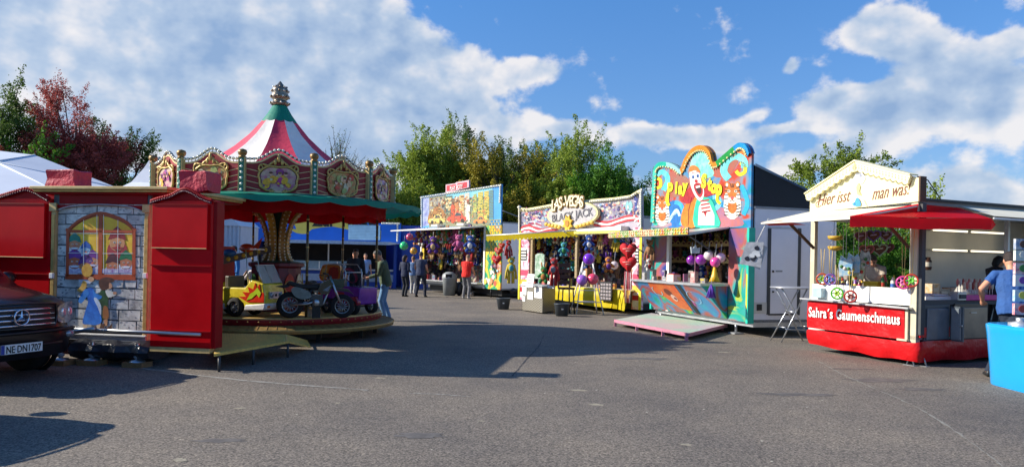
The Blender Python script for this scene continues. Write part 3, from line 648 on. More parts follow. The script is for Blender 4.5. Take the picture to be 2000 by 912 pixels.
for k in range(12):
    a = PH + R(30 * k); half = BR * math.tan(R(15)) * .985; half = BR * math.sin(R(15)); d = BR * math.cos(R(15))
    Mx = Matrix.Rotation(a + R(90), 4, 'Z') @ Matrix.Translation((0, -d, 0))
    def up(g): g.v = [tuple(Mx @ Vector(v)) for v in g.v]
    top = lambda x: 3.17 + .20 * math.exp(-(x / .24) ** 2) + .02 * (abs(x) / half)
    g = MB(); xs = [-half + 2 * half * i / 24 for i in range(25)]
    g.prism([(x, top(x)) for x in xs] + [(half, zb0), (-half, zb0)], 0, .03, mat('#941a20', .5, var=.25, sc_=5))
    for s in (-1, 1):
        for j in range(4):
            z = 2.76 + j * .105; g.art(stroke([(s * (half - .06), z + .0), (s * .3, z - .05)], .012), -.004, m_gw)
    g.art(stroke([(x, top(x) - .015) for x in xs], .03), -.006, m_gw); g.art(stroke([(-half, 2.66), (-.35, 2.68), (-.15, 2.64), (.15, 2.64), (.35, 2.68), (half, 2.66)], .025), -.006, m_gw)
    up(g); bd = g.build('board', ca)
    g = MB(); # cartouche
    oc = smooth2([(0, 3.12), (.14, 3.13), (.26, 3.08), (.33, 2.98), (.31, 2.88), (.30, 2.78), (.2, 2.71), (.08, 2.69), (0, 2.66), (-.08, 2.69), (-.2, 2.71), (-.3, 2.78), (-.31, 2.88), (-.33, 2.98), (-.26, 3.08), (-.14, 3.13)], 3, True)
    g.prism(oc, -.03, 0, A('#4b2018')); n = len(oc)
    g.tube([(x, -.035, z) for x, z in oc + oc[:1]], .02, GOLD, 6, False)
    th_ = themes[k % 5]
    ic = [(x * .9, 2.9 + (z - 2.9) * .9) for x, z in oc]
    g.art(ic, -.032, A(th_[0], sc_=8, c2=th_[2], var=.3))
    for j in range(26):
        cx, czz = rp.uniform(-.2, .2), rp.uniform(2.77, 3.04); w = rp.uniform(.02, .07)
        g.art(circ(cx, czz, w, w * rp.uniform(.6, 1.5), 9, rot=rp.uniform(0, 180)), -.033 - j * .0012, A(rp.choice(th_), sc_=20, var=.4))
    for j in range(3):  # little heads
        cx, czz = -.14 + .14 * j + rp.uniform(-.03, .03), 2.95 + rp.uniform(-.04, .05)
        g.art(circ(cx, czz, .032, .038, 10), -.068, A('#d9a585')); g.art(circ(cx, czz + .022, .034, .02, 10), -.069, A(rp.choice(['#5b3220', '#c49a3a', '#8a5a2a'])))
    up(g); g.build('painting', bd)
    g = MB()    # crown scrolls
    for s in (-1, 1):
        g.tube([(s * x, -.04, z) for x, z in smooth2([(.30, 3.02), (.33, 3.1), (.27, 3.16), (.18, 3.14), (.1, 3.2), (.03, 3.26)], 3)], [.012 + .012 * math.sin(i) ** 2 for i in range(16)], GOLD, 6)
        g.torus((s * .3, -.04, 3.1), .035, .012, GOLD, 'y', 10, 5); g.torus((s * .12, -.04, 2.7), .03, .012, GOLD, 'y', 10, 5)
        g.ball((s * .06, -.05, 3.2), (.03, .02, .05), GOLD, 8, 6)
    g.ball((0, -.06, 3.27), (.028, .02, .075), GOLD, 8, 6); g.tube([(-.33, -.035, 3.04), (-.31, -.035, 2.84), (-.2, -.035, 2.7), (0, -.035, 2.66), (.2, -.035, 2.7), (.31, -.035, 2.84), (.33, -.035, 3.04)], .012, GOLD, 5); g.tube([(-.1, -.04, 3.2), (0, -.05, 3.24), (.1, -.04, 3.2)], .014, GOLD, 5); g.ball((0, -.05, 2.68), (.07, .025, .03), m_gw, 8, 6); up(g); g.build('scroll', bd)
    g = MB(); tt = [(x, top(x) + .085) for x in [-half + .05 + (2 * half - .1) * i / 16 for i in range(17)]]
    g.tube([(x, .01, z - .03) for x, z in tt], .018, mat('#2c5a5c', .5), 6, False)
    for x, z in tt: g.ball((x, -.012, z - .03), .026, BULB, 8, 6); g.tube([(x, .01, z - .12), (x, .01, z - .03)], .006, DGREY, 4)
    up(g); g.build('bulb_arch', bd)
for k in range(12):
    a = PH + R(30 * k + 15); Mx = Matrix.Rotation(a + R(90), 4, 'Z') @ Matrix.Translation((0, -BR - .01, 0)); g = MB()
    g.box(-.06, .06, -.05, .03, 2.6, 3.27, PGOLD); g.box(-.038, .038, -.06, -.05, 2.62, 3.25, mat('#1c6e5c', .5))
    for j in range(6): g.ball((0, -.062, 2.70 + j * .1), (.024, .014, .024), BULB, 8, 6)
    g.lathe([(.05, 3.25), (.07, 3.27), (.045, 3.28), (.068, 3.31), (.078, 3.35), (.062, 3.39), (.0, 3.41)], (0, -.01, 0), mat('#8a6a3c', .4, .5, var=.35, sc_=20), 16, wob=lambda aa, r_, z: (r_ * (1 + .07 * math.cos(8 * aa)), z))
    g.v = [tuple(Mx @ Vector(v)) for v in g.v]; g.build('board_post', ca)
# striped roof, alternating panels, 12 gores
m_sr = mat('#cf3350', .7, var=.2, sc_=3, bump=.3); m_sw = mat('#e9e2d8', .7, var=.12, sc_=3, bump=.3)
prof = [(.15, 4.60), (.24, 4.44), (.345, 4.29), (.60, 3.98), (.88, 3.72), (1.2, 3.48), (1.6, 3.26), (2.0, 3.08), (2.24, 3.0)]
for k in range(12):
    a0 = math.degrees(PH) + 30 * k - 15; g = MB()
    sag = lambda aa, r_, z, a0=a0: (r_ * (1 - .045 * math.sin(math.pi * ((math.degrees(aa) - a0) / 30))), z - .02 * math.sin(math.pi * ((math.degrees(aa) - a0) / 30)) * min(1, r_))
    g.lathe(prof[2:], (0, 0, 0), m_sr if k % 2 == 0 else m_sw, 6, a0, a0 + 30, wob=sag); g.build('roof_gore', ca)
g = MB(); g.lathe([(.13, 4.63)] + prof[:3] + [(.35, 4.26)], (0, 0, 0), GRN, 36, wob=lambda aa, r_, z: (r_ * (1 + .015 * math.cos(12 * aa)), z)); g.build('roof_cap', ca)
g = MB(); m_fin = mat('#8f8270', .32, .75, var=.35, sc_=20)
g.lathe([(.1, 4.6), (.17, 4.63), (.19, 4.67), (.15, 4.71), (.12, 4.73), (.17, 4.77), (.18, 4.83), (.15, 4.88), (.17, 4.92), (.14, 4.99), (.08, 5.04), (.05, 5.07), (.03, 5.10), (0, 5.13)], (0, 0, 0), m_fin, 20)
for z, r_, n_ in ((4.67, .19, 14), (4.8, .185, 12), (4.92, .17, 12), (5.0, .13, 9)):
    for j in range(n_): a = 2 * math.pi * j / n_ + z; g.ball((r_ * math.cos(a), r_ * math.sin(a), z), .022, BULB if j % 2 else m_fin, 6, 5)
g.build('finial', ca)
# green canopy ring with scalloped edge
g = MB(); ns = 26
def sc_edge(aa, r_, z): return (r_, z)
def scal(g, rad, ztop, zbot, m, n, amp, seg=10, tilt=0., wav=0.):
    vs = []; cnt = n * seg
    for i in range(cnt):
        a = 2 * math.pi * i / cnt; s = abs(math.sin(math.pi * i / seg)); r_ = rad + wav * math.sin(a * 17) 
        vs += [(r_ * math.cos(a), r_ * math.sin(a), ztop), ((r_ + tilt) * math.cos(a), (r_ + tilt) * math.sin(a), zbot - amp * s)]
    g.add(vs, [(2 * i, 2 * ((i + 1) % cnt), 2 * ((i + 1) % cnt) + 1, 2 * i + 1) for i in range(cnt)], m, True)
g.lathe([(2.22, 2.67), (2.3, 2.67), (2.9, 2.585)], (0, 0, 0), GRN, 80, wob=lambda aa, r_, z: (r_, z - .015 * math.cos(24 * aa) * (r_ > 2.4))); scal(g, 2.9, 2.585, 2.51, GRN, ns, .045, tilt=.01); g.build('canopy', ca)
g = MB(); scal(g, 2.16, 2.66, 2.37, CRED, 16, .06, 12, wav=.02); g.lathe([(.5, 2.75), (2.12, 2.60)], (0, 0, 0), CRED, 40); g.build('inner_valance', ca)
# gilded centre column with flaring bulb ribs
g = MB(); g.lathe([(.62, fl), (.62, fl + .12), (.5, fl + .14), (.48, 1.32), (.55, 1.36), (.55, 1.42), (.12, 1.44), (.12, 2.7)], (0, 0, 0), mat('#6b1c2c', .4, var=.4, sc_=8), 16, smooth=False); g.build('centre_column', ca)
g = MB(); g.lathe([(.56, 1.43), (.3, 1.47), (.16, 1.5), (.16, 2.6)], (0, 0, 0), mat('#1d4a3c', .5), 12); g.build('plinth', ca)
for k in range(8):
    a = PH + R(22.5 + 45 * k); Mx = Matrix.Rotation(a, 4, 'Z'); g = MB()
    pr = [(.30, 1.45), (.22, 1.6), (.20, 1.8), (.24, 2.05), (.34, 2.3), (.55, 2.52), (.75, 2.62)]; s_ = smooth2(pr, 3)
    for (x, z), (x2, z2) in zip(s_, s_[1:]): g.bar((x, 0, z), (x2, 0, z2), .14, .05, GOLD if k % 2 else mat('#9c7436', .5, .3, var=.35, sc_=16))
    for i, (x, z) in enumerate(s_):
        for s in (-1, 1): g.ball((x + .035, s * .05, z), .019, BULB, 6, 5)
    g.v = [tuple(Mx @ Vector(v)) for v in g.v]; g.build('bulb_rib', ca)
g = MB()
for k in range(12):
    a = PH + R(30 * k); Mx = Matrix.Rotation(a + R(90), 4, 'Z') @ Matrix.Translation((0, -.5, 0)); h = MB()
    h.prism(circ(0, .95, .11, .26, 14), -.012, 0, A(rp.choice(blobs), sc_=12, var=.4)); h.torus((0, -.012, .95), .12, .012, GOLD, 'y', 14, 5, M=Matrix.Translation((0, 0, -.0)))
    h.v = [tuple(Mx @ Vector(v)) for v in h.v]
    for v_, f_, m_ in [(h.v, h.f, h.m)]:
        b0 = len(g.v); g.v += h.v
        for f__, mm, ss in zip(h.f, h.m, h.s): g.f.append([b0 + j for j in f__]); g.m.append(g.mi(h.mats[mm])); g.s.append(ss)
g.build('column_panel', ca)
# entrance ramp
g = MB(); pA = [G(418, 691, .25), G(563, 666, .25), G(560, 653, .3), G(418, 650, .3)]
m_tread = mat('#d6b45c', .55, .1, var=.3, sc_=16)
rp_ = thing('entrance_ramp', 'yellow tread plate entrance platform between red wing and carousel', 'ramp', (pA[0].x, pA[0].y, 0))
pa = [v - Vector((pA[0].x, pA[0].y, 0)) for v in pA]
top = [tuple(v) for v in pa]; bt = [(v.x, v.y, v.z - .035) for v in pa]
g.add(top + bt, [(0, 1, 2, 3), (7, 6, 5, 4), (0, 4, 5, 1), (1, 5, 6, 2), (2, 6, 7, 3), (3, 7, 4, 0)], m_tread)
for i in range(26):
    for j in range(9):
        u, v = (i + .5) / 26, (j + .5) / 9; p = (pa[0].lerp(pa[1], u)).lerp(pa[3].lerp(pa[2], u), v); g.ball((p.x, p.y, p.z + .001), (.016, .016, .008), PGOLD, 6, 4)
g.build('deck_plate', rp_)
e = G(607, 676, .06) - Vector((pA[0].x, pA[0].y, 0)); e2 = G(600, 664, .08) - Vector((pA[0].x, pA[0].y, 0)); g = MB()
g.add([tuple(pa[1]), tuple(e), tuple(e2), tuple(pa[2]), tuple(pa[1] - Vector((0, 0, .03))), tuple(e - Vector((0, 0, .03))), tuple(e2 - Vector((0, 0, .03))), tuple(pa[2] - Vector((0, 0, .03)))], [(0, 1, 2, 3), (7, 6, 5, 4), (0, 4, 5, 1), (1, 5, 6, 2), (2, 6, 7, 3), (3, 7, 4, 0)], m_tread); g.build('sloping_plate', rp_)
for f in (.02, .45, .95):
    p = pa[0].lerp(pa[1], f); g = MB(); g.tube([(p.x + .03, p.y + .05, 0), (p.x + .03, p.y + .05, p.z - .04)], .02, DGREY, 6); g.build('leg', rp_)
def dkn(h, f): return '#' + ''.join('%02x' % int(int(h.lstrip('#')[i:i + 2], 16) * f) for i in (0, 2, 4))
_A0 = A
def A(h, **k):
    if k.get('c2'): k['c2'] = dkn(k['c2'],   .93)
    return _A0(dkn(h,   .93), **k)
# ------------------------------------------------------------ airbrushed panel materials
def airbrush(name, cols, scale=1.2, rough=.3, dist=1.6, det=3):
    m, t, b = nodes_mat(name); tcn = t.nodes.new('ShaderNodeTexCoord')
    n = tn(t, 'ShaderNodeTexNoise', Scale=scale, Detail=det, Distortion=dist); t.links.new(tcn.outputs['Object'], n.inputs['Vector'])
    r = t.nodes.new('ShaderNodeValToRGB'); t.links.new(n.outputs['Fac'], r.inputs[0]); k = len(cols)
    r.color_ramp.elements[0].position = .28; r.color_ramp.elements[1].position = .74
    r.color_ramp.elements[0].color = (*lin(cols[0]), 1); r.color_ramp.elements[1].color = (*lin(cols[-1]), 1)
    for i in range(1, k - 1):
        e = r.color_ramp.elements.new(.28 + .46 * i / (k - 1)); e.color = (*lin(dkn(cols[i], .97)), 1)
    t.links.new(r.outputs[0], b.inputs['Base Color']); b.inputs['Roughness'].default_value = rough; return m
def checks(name, c1, c2, sx, sz):
    m, t, b = nodes_mat(name); tcn = t.nodes.new('ShaderNodeTexCoord'); mp = t.nodes.new('ShaderNodeMapping')
    mp.inputs['Scale'].default_value = (sx, sx, sz); t.links.new(tcn.outputs['Object'], mp.inputs[0])
    c = tn(t, 'ShaderNodeTexBrick', Scale=1.0); c.offset = 0; c.inputs['Mortar Size'].default_value = .12; c.inputs['Brick Width'].default_value = 1; c.inputs['Row Height'].default_value = 1
    return m, t, b, c, mp
def fart(fr, g, pts, layer, m, base=0., w=0.):                  # picture pixels -> paint on the stall front
    g.art([fr.p(a, b_, w) for a, b_ in pts], w + base - layer * .004, m)
def ell(cx, cy, a, b_, n=16, rot=0): return circ(cx, cy, a, b_, n, rot=rot)
def lerp(a, b_, t): return a + (b_ - a) * t
def bulbs_line(g, fr, p0, p1, n, r_=.035, w=0., m=None):
    for i in range(n):
        x, z = fr.p(lerp(p0[0], p1[0], i / max(1, n - 1)), lerp(p0[1], p1[1], i / max(1, n - 1)), w); g.ball((x, w - r_ * .5, z), r_, m or BULB, 6, 5)

def rackmat(name, cols, scale, dark):
    m, t, b = nodes_mat(name); tcn = t.nodes.new('ShaderNodeTexCoord'); v = tn(t, 'ShaderNodeTexVoronoi', Scale=scale); t.links.new(tcn.outputs['Object'], v.inputs['Vector'])
    hs = t.nodes.new('ShaderNodeSeparateColor'); t.links.new(v.outputs['Color'], hs.inputs[0]); r = t.nodes.new('ShaderNodeValToRGB'); r.color_ramp.interpolation = 'CONSTANT'; t.links.new(hs.outputs[0], r.inputs[0])
    k = len(cols); r.color_ramp.elements[0].color = (*lin(cols[0]), 1); r.color_ramp.elements[1].color = (*lin(cols[-1]), 1); r.color_ramp.elements[1].position = (k - 1) / k
    for i in range(1, k - 1): e = r.color_ramp.elements.new(i / k); e.color = (*lin(cols[i]), 1)
    t.links.new(r.outputs[0], b.inputs['Base Color']); b.inputs['Roughness'].default_value = .5; return m
m_rack = rackmat('packed_goods', ['#2a1c1c', '#6a2a2c', '#3a3048', '#8a7a68', '#22201f', '#7a4a2c', '#2c4a5c', '#a89a8c', '#4a1f3c', '#1c1a1a', '#8c5a64', '#3c5a3c'], 9, 0)
# ================================================ CLOWN STALL
FC = Fr((3.83, 20.05), (5.12, 16.2))
st = thing('clown_stall', 'turquoise toy stall trailer with airbrushed laughing clown and two tigers on its high front board', 'fair stall', FC.o, FC.rz)
c = lambda x, y, w=0.: FC.p(x, y, w)
out = smooth2([(1271, 598), (1274, 460), (1276, 400), (1279, 345), (1281, 329), (1290, 318), (1305, 317), (1322, 323), (1332, 331), (1340, 312), (1352, 294), (1366, 285), (1380, 286), (1391, 298), (1397, 318), (1415, 305), (1436, 287), (1449, 279), (1462, 285), (1468, 300)], 3)
out = [(1271, 445)] + [p for p in out if p[1] < 440] + [(1466, 445)]
oc = [c(*p) for p in out]
sky_ab = airbrush('airbrush_clown', ['#1a9a98', '#168a8c', '#2a86b8', '#7d8a98', '#b8452e', '#a83c28', '#16907e'], .9, det=2)
g = MB(); g.prism(oc, .0, .06, sky_ab)
rim = [c(*p) for p in out[1:-1]]
bd0 = g
mB, mO, mC, mGr = A('#1f97d8'), A('#e8902a'), A('#22c2a8'), A('#1f9e4a')
for i in range(len(rim) - 1):
    pass
# art
f = lambda pts, l, m: fart(FC, g, pts, l, m)
f(smooth2([(1348, 330), (1352, 310), (1366, 298), (1382, 302), (1390, 322), (1392, 345), (1350, 350)], 3, True), 1, A('#39d0a8', c2='#a8e8d0', sc_=4))
f(smooth2([(1300, 345), (1320, 335), (1345, 350), (1350, 370), (1320, 385), (1296, 380)], 3, True), .5, A('#b8402a', c2='#8a7a6a', sc_=3)); f(smooth2([(1392, 330), (1420, 315), (1446, 296), (1440, 320), (1420, 345), (1395, 345)], 3, True), .5, A('#c2452c', c2='#8a6858', sc_=3)); f(smooth2([(1395, 441), (1405, 405), (1425, 415), (1446, 425), (1450, 441)], 3, True), .55, A('#c86a54', c2='#8a6a90', sc_=3)); f(smooth2([(1300, 441), (1304, 400), (1322, 392), (1338, 410), (1332, 441)], 3, True), .55, A('#1f78c0', c2='#1a5a98', sc_=3)); f(smooth2([(1278, 441), (1278, 420), (1300, 425), (1312, 441)], 3, True), .6, A('#b89aa0', c2='#8a6a80', sc_=4))
# scroll waves in turquoise and yellow
for pts, w_, m in ([[(1424, 350), (1414, 335), (1420, 315), (1436, 305), (1452, 312), (1455, 328)], 14, A('#20c8b8', c2='#8fe0ea', sc_=4)], [[(1446, 318), (1455, 324), (1455, 336), (1445, 341), (1438, 334)], 7, A('#f0d81c')],
                   [[(1296, 372), (1304, 355), (1302, 342), (1292, 336), (1283, 342)], 10, A('#28c4c0', c2='#7fd8ec', sc_=4)], [[(1282, 348), (1290, 352), (1290, 364), (1282, 368)], 6, A('#e8d420')],
                   [[(1280, 440), (1284, 420), (1280, 400)], 8, A('#1fb59a')], [[(1452, 420), (1460, 400), (1456, 380), (1448, 362)], 9, A('#1aa7c8')], [[(1305, 435), (1314, 420), (1322, 410), (1328, 422)], 5, A('#bfe6f2')],
                   [[(1330, 440), (1336, 420), (1330, 400), (1318, 395)], 8, A('#1f8fe0', c2='#4fc0ee', sc_=5)], [[(1428, 308), (1440, 300), (1452, 298), (1458, 306)], 5, A('#ee7a20')], [[(1392, 385), (1402, 385), (1406, 398), (1396, 408), (1388, 398)], 9, A('#1f9fe6', c2='#8fd0f0')]):
    f(stroke(smooth2(pts, 4), w_), 1.5, m)
# tigers
def tiger(cx, cy, s):
    o, wh, bk = A('#dd7a22', c2='#b9541a', sc_=10), A('#f0e6d6'), A('#1d1a18')
    E = lambda x, y, a, b_, m, l, rot=0: f(ell(cx + x * s, cy + y * s, a * s, b_ * s, 14, rot), l, m)
    E(0, 22, 15, 24, wh, 2.0); E(0, 0, 13, 16, o, 2.5); E(-9, -14, 4, 5, o, 2.4); E(9, -14, 4, 5, o, 2.4); E(-9, -13, 2, 3, wh, 2.7); E(9, -13, 2, 3, wh, 2.7)
    E(-10, 8, 3.6, 7, wh, 2.8); E(10, 8, 3.6, 7, wh, 2.8); E(0, 24, 8, 12, o, 2.2); E(0, 13, 8, 6, wh, 3.0); E(0, 3, 4, 10, o, 3.1); E(0, 9, 3, 2, A('#b8505a'), 3.2); E(-6, -2, 3, 2.2, wh, 3.0); E(6, -2, 3, 2.2, wh, 3.0); E(-5.6, -2, 1.3, 1.3, bk, 3.2); E(5.6, -2, 1.3, 1.3, bk, 3.2)
    for k in range(4):
        for sg in (-1, 1):
            f(stroke([(cx + sg * 13 * s, cy + (-10 + k * 7) * s), (cx + sg * 7 * s, cy + (-8 + k * 6) * s)], 1.5 * s), 3.3, bk)
            f(stroke([(cx + sg * 14 * s, cy + (20 + k * 6) * s), (cx + sg * 6 * s, cy + (24 + k * 5) * s)], 1.4 * s), 3.3, bk)
    for x in (-3, 0, 3): f(stroke([(cx + x * s, cy - 15 * s), (cx + x * .6 * s, cy - 8 * s)], 1.2 * s), 3.3, bk)
    f(stroke([(cx - 4 * s, cy + 15 * s), (cx, cy + 13 * s), (cx + 4 * s, cy + 15 * s)], 1.2 * s), 3.3, bk)
tiger(1431, 376, 1.15); tiger(1294, 398, .95)
# clown
fw, fr_ = A('#f1e6dc'), A('#c4232a', sc_=12, c2='#8c1620')
f(smooth2([(1332, 440), (1334, 410), (1346, 392), (1358, 385), (1364, 400), (1362, 442)], 3, True), 3, A('#e08a1c', c2='#b8621a', sc_=8))
f(smooth2([(1357, 442), (1360, 395), (1370, 385), (1390, 390), (1400, 415), (1406, 442)], 3, True), 3.2, A('#2cbf9c', sc_=6)); f([(1364, 440), (1366, 405), (1372, 392), (1386, 396), (1396, 420), (1396, 440)], 3.4, fw)
f(stroke([(1352, 386), (1346, 410), (1345, 440)], 1.6), 3.6, A('#7a3a10'))
for k in range(4): f([(1368 + k, 392 + k * 7), (1386 + k, 389 + k * 7), (1386 + k, 392 + k * 7), (1369 + k, 395 + k * 7)], 3.7, fr_)
f([(1374, 412), (1382, 412), (1379, 424)], 3.7, fr_)
f(smooth2([(1346, 348), (1352, 362), (1342, 372), (1332, 392), (1346, 398), (1356, 388), (1362, 366), (1358, 346)], 3, True), 3.6, fr_)
f(smooth2([(1368, 346), (1384, 362), (1400, 362), (1408, 376), (1388, 382), (1374, 382)], 3, True), 3.6, fr_)
f(smooth2([(1348, 345), (1350, 330), (1358, 326), (1366, 334), (1370, 352), (1376, 372), (1374, 388), (1366, 392), (1356, 378), (1350, 362)], 3, True), 4, fw)
f(smooth2([(1346, 332), (1351, 324), (1360, 324), (1366, 330), (1368, 338), (1358, 333), (1350, 336)], 3, True), 4.3, A('#d97a2c'))
f(smooth2([(1356, 362), (1364, 357), (1372, 362), (1374, 378), (1368, 386), (1360, 376)], 3, True), 4.4, fr_); f(smooth2([(1360, 364), (1368, 362), (1371, 374), (1367, 380), (1362, 373)], 3, True), 4.7, A('#3a0c14')); f([(1360, 364), (1368, 362), (1369, 366), (1361, 368)], 4.9, fw)
f(ell(1361, 354, 3.2, 3.2), 4.8, fr_)
for x, y in ((1355, 346), (1364, 344)): f(ell(x, y, 2.6, 3.4), 4.6, A('#3a6fb8')); f(ell(x, y + .5, 1.2, 1.6), 4.8, A('#1c1a20')); f(stroke([(x - 3, y - 7), (x, y - 9), (x + 3, y - 7)], 1.2), 4.7, fr_)
mby = A('#f4e020', sc_=5)
for s_, cx, cy, rt, sz in (('P', 1309, 372, .15, 27), ('l', 1322, 364, .2, 20), ('a', 1330, 365, .25, 21), ('y', 1339, 361, .2, 22), ('S', 1376, 352, .1, 23), ('t', 1388, 357, -.05, 22), ('o', 1396, 362, -.1, 22), ('p', 1406, 366, -.2, 26)):
    x, z = c(cx, cy); hgt = sz / FOC * 17.6; text(g, s_, x, z - .17, hgt * 1.55, -.022, mby, bold=.026, rot=-rt * .5, align='CENTER', depth=.004)
f(stroke(smooth2([(1306, 378), (1304, 392), (1308, 402)], 3), 6), 5.2, mby); f(stroke(smooth2([(1404, 372), (1402, 390), (1408, 398)], 3), 6), 5.2, mby)
g.build('clown_board', st)
# coloured rim with bulbs
g = MB(); ins = []
cxm, czm = c(1370, 400)
rr = [Vector(p) for p in rim]
for i, p in enumerate(rr):
    d = (rr[min(i + 1, len(rr) - 1)] - rr[max(0, i - 1)]).normalized(); n_ = Vector((d.y, -d.x)); ins.append(p + n_ * .13)
cols = [mC, mB, A('#e8d8a0'), mO, mO, mGr, mC, mB]
for i in range(len(rr) - 1):
    m = mC if rr[i].x < c(1300, 400)[0] else (A('#9fd8d8') if rr[i].x < c(1330, 400)[0] else (mO if rr[i].x < c(1396, 400)[0] else (mGr if rr[i].x < c(1430, 400)[0] else mB)))
    a, b_, e, d_ = rr[i], rr[i + 1], ins[i + 1], ins[i]
    g.add([(a.x, -.07, a.y), (b_.x, -.07, b_.y), (b_.x, .09, b_.y), (a.x, .09, a.y)], [(0, 1, 2, 3)], m)
    g.add([(a.x, -.07, a.y), (b_.x, -.07, b_.y), (e.x, -.03, e.y), (d_.x, -.03, d_.y)], [(0, 1, 2, 3)], m)
g.build('rim', st)
g = MB(); acc_ = 0
for i in range(len(rr) - 1):
    seg = (ins[i + 1] - ins[i]).length; n_ = max(1, int(seg / .085))
    for k in range(n_): p = Vector(ins[i]).lerp(ins[i + 1], k / n_); g.ball((p.x, -.05, p.y), .028, A('#f0e2a0', rough=.2), 6, 5)
g.build('bulbs', st)
# lower posts, counter, awning, trailer
m_side = airbrush('airbrush_post', ['#27458c', '#8c5a7c', '#a85a50', '#3a9c98', '#189c88', '#b0b828'], .9)
xL, xR = c(1278, 500)[0], c(1466, 500)[0]; z0 = c(1450, 628)[1]
g = MB(); g.box(c(1423, 500)[0], xR, .0, .06, z0, c(1440, 446)[1], m_side); g.box(xR - .045, xR + .03, -.07, .09, z0 - .02, c(1466, 445)[1], TEAL); g.box(xR - .045, xR - .0, -.073, -.07, z0 + .3, z0 + 1.05, A('#f0e228')); g.build('front_post', st, .004)
g = MB(); zl = c(1275, 596)[1]; g.box(0, c(1304, 500)[0], .0, .06, z0, c(1280, 446)[1], m_side); g.box(-.03, .05, -.07, .09, z0, c(1280, 446)[1], TEAL); g.box(c(1303, 500)[0], c(1308, 500)[0], -.02, .06, z0, c(1300, 450)[1], WHITE); g.build('front_post', st, .004)
zc_ = c(1400, 553)[1]; xa, xb = .15, c(1424, 500)[0]
m_ctr = airbrush('airbrush_counter', ['#17988a', '#1f9fc0', '#3a86c0', '#b84a34', '#1c94b0', '#2ab060', '#98b824'], .8, det=2)
g = MB(); W1 = -.75   # counter leans out towards the viewer
g.box(xa, xb + .02, W1, .0, zc_ - .05, zc_, ALU); 
g.add([(xa, W1 + .04, zc_ - .05), (xb, W1 + .04, zc_ - .05), (xb, -.02, z0 + .02), (xa, -.02, z0 + .02), (xb, -.02, zc_ - .05), (xa, -.02, zc_ - .05)], [(0, 1, 2, 3), (1, 4, 2), (0, 3, 5), (3, 2, 4, 5)], m_ctr)
cf = g.build('counter', st)
g = MB()
def cpt(u, v, off=.004): # on the leaning front
    x = lerp(xa, xb, u); y = lerp(W1 + .04, -.02, v); z = lerp(zc_ - .05, z0 + .02, v); n_ = Vector((0, -(zc_ - z0), -(0 - W1))).normalized(); return (x, y + n_.y * off, z + n_.z * off)
def cart(pts, l, m): g.add([cpt(u, v, .003 * l) for u, v in pts], [tuple(range(len(pts)))], m)
cart([(.25, .02), (.64, .02), (.62, .9), (.45, .85), (.35, .5), (.22, .3)], 1, A('#e4452a', c2='#ee8a3a', sc_=3))
cart(smooth2([(.38, .25), (.5, .15), (.56, .4), (.6, .75), (.5, .8), (.42, .5)], 3, True), 2, A('#e8703a')); cart(circ(.46, .3, .05, .12, 12), 3, A('#7a3420')); cart(circ(.49, .48, .035, .12, 12), 3.5, A('#f0c8b8')); cart(circ(.5, .5, .018, .05, 10), 4, A('#8a2a38'))
cart(stroke(circ(.78, .4, .07, .2, 14, 0, 300), .012), 3, A('#9fd0ee')); cart(stroke(circ(.3, .3, .06, .15, 12, 0, 250), .01), 3, A('#bfe0f0')); cart(circ(.68, .6, .05, .12, 10), 2, A('#c060a0'))
cart([(.64, .0), (.72, .0), (.69, .98), (.61, .92)], 4, A('#23252c')); 
for i in range(9): cart([(.645 + .004 * i, .02), (.648 + .004 * i, .02), (.62 + .004 * i, .93), (.617 + .004 * i, .93)], 4.5 + i * .1, A('#3f8fd0' if i % 2 else '#1a1c20'))
g.build('counter_painting', cf)
# interior: back wall, shelves with scalloped fronts
zA = c(1440, 440)[1]
g = MB(); TW = 2.25
g.box(0, xR, TW - .03, TW, z0, zA + .35, DIRTW)   # rear wall
g.box(xR - .04, xR, .10, TW, z0, zA + .35, mat('#e2e0e6', .5, var=.08, sc_=1.3)); g.box(0, .04, .10, TW, z0, zA + .35, DIRTW)
g.box(0, xR, .10, TW, z0, z0 + .06, GREY)
g.build('body', st)
# end wall details: door outline, frame rails, lock, hatch
def endwall(name, px0, px1, py0, py1, m, off): 
    # plane x = xR + off ; find y,z from pixels
    def e(px, py):
        a, b_ = ray(px, py); d = Vector((a, 1, b_)); q0 = FC.o + FC.u * (xR + off); t = (q0 - Vector((0, 0, EYE))).dot(FC.u) / d.dot(FC.u); X = Vector((0, 0, EYE)) + d * t - FC.o; return X.dot(FC.w), X.z
    return e(px0, py0), e(px1, py1)
def ebox(g, px0, py0, px1, py1, off, th, m):
    (ya, za), (yb, zb_) = endwall('', px0, px1, py0, py1, m, off); g.box(xR + off, xR + off + th, min(ya, yb), max(ya, yb), min(za, zb_), max(za, zb_), m)
g = MB(); ebox(g, 1503, 447, 1558, 612, .002, .012, mat('#e6e4ea', .45, var=.06, sc_=1.5)); dr = g.build('door', st, .004)
for a in ((1500, 446, 1502.5, 614), (1558.5, 446, 1561, 614), (1500, 444, 1561, 446.5), (1500, 612.5, 1561, 615)):
    g = MB(); ebox(g, a[0], a[1], a[2], a[3], .002, .02, DGREY); g.build('frame', dr)
g = MB(); ebox(g, 1508, 528, 1511, 532, .015, .02, BLACK); g.build('handle', dr); g = MB(); ebox(g, 1508, 568, 1511, 571, .015, .02, BLACK); g.build('handle', dr)
g = MB(); ebox(g, 1515, 528, 1528, 531, .015, .003, GREY); g.build('plate', dr)
g = MB(); ebox(g, 1466, 590, 1500, 612, .002, .01, DIRTW); hat_ = g.build('hatch', st); g = MB(); ebox(g, 1478, 594, 1487, 606, .012, .02, BLACK); g.build('catch', hat_)
g = MB(); (ya, za), (yb, zb_) = endwall('', 1470, 1610, 618, 628, 0, 0); g.box(.0, xR + .012, .10, TW + .01, z0 - .1, z0, ALU); g.build('sill_beam', st)
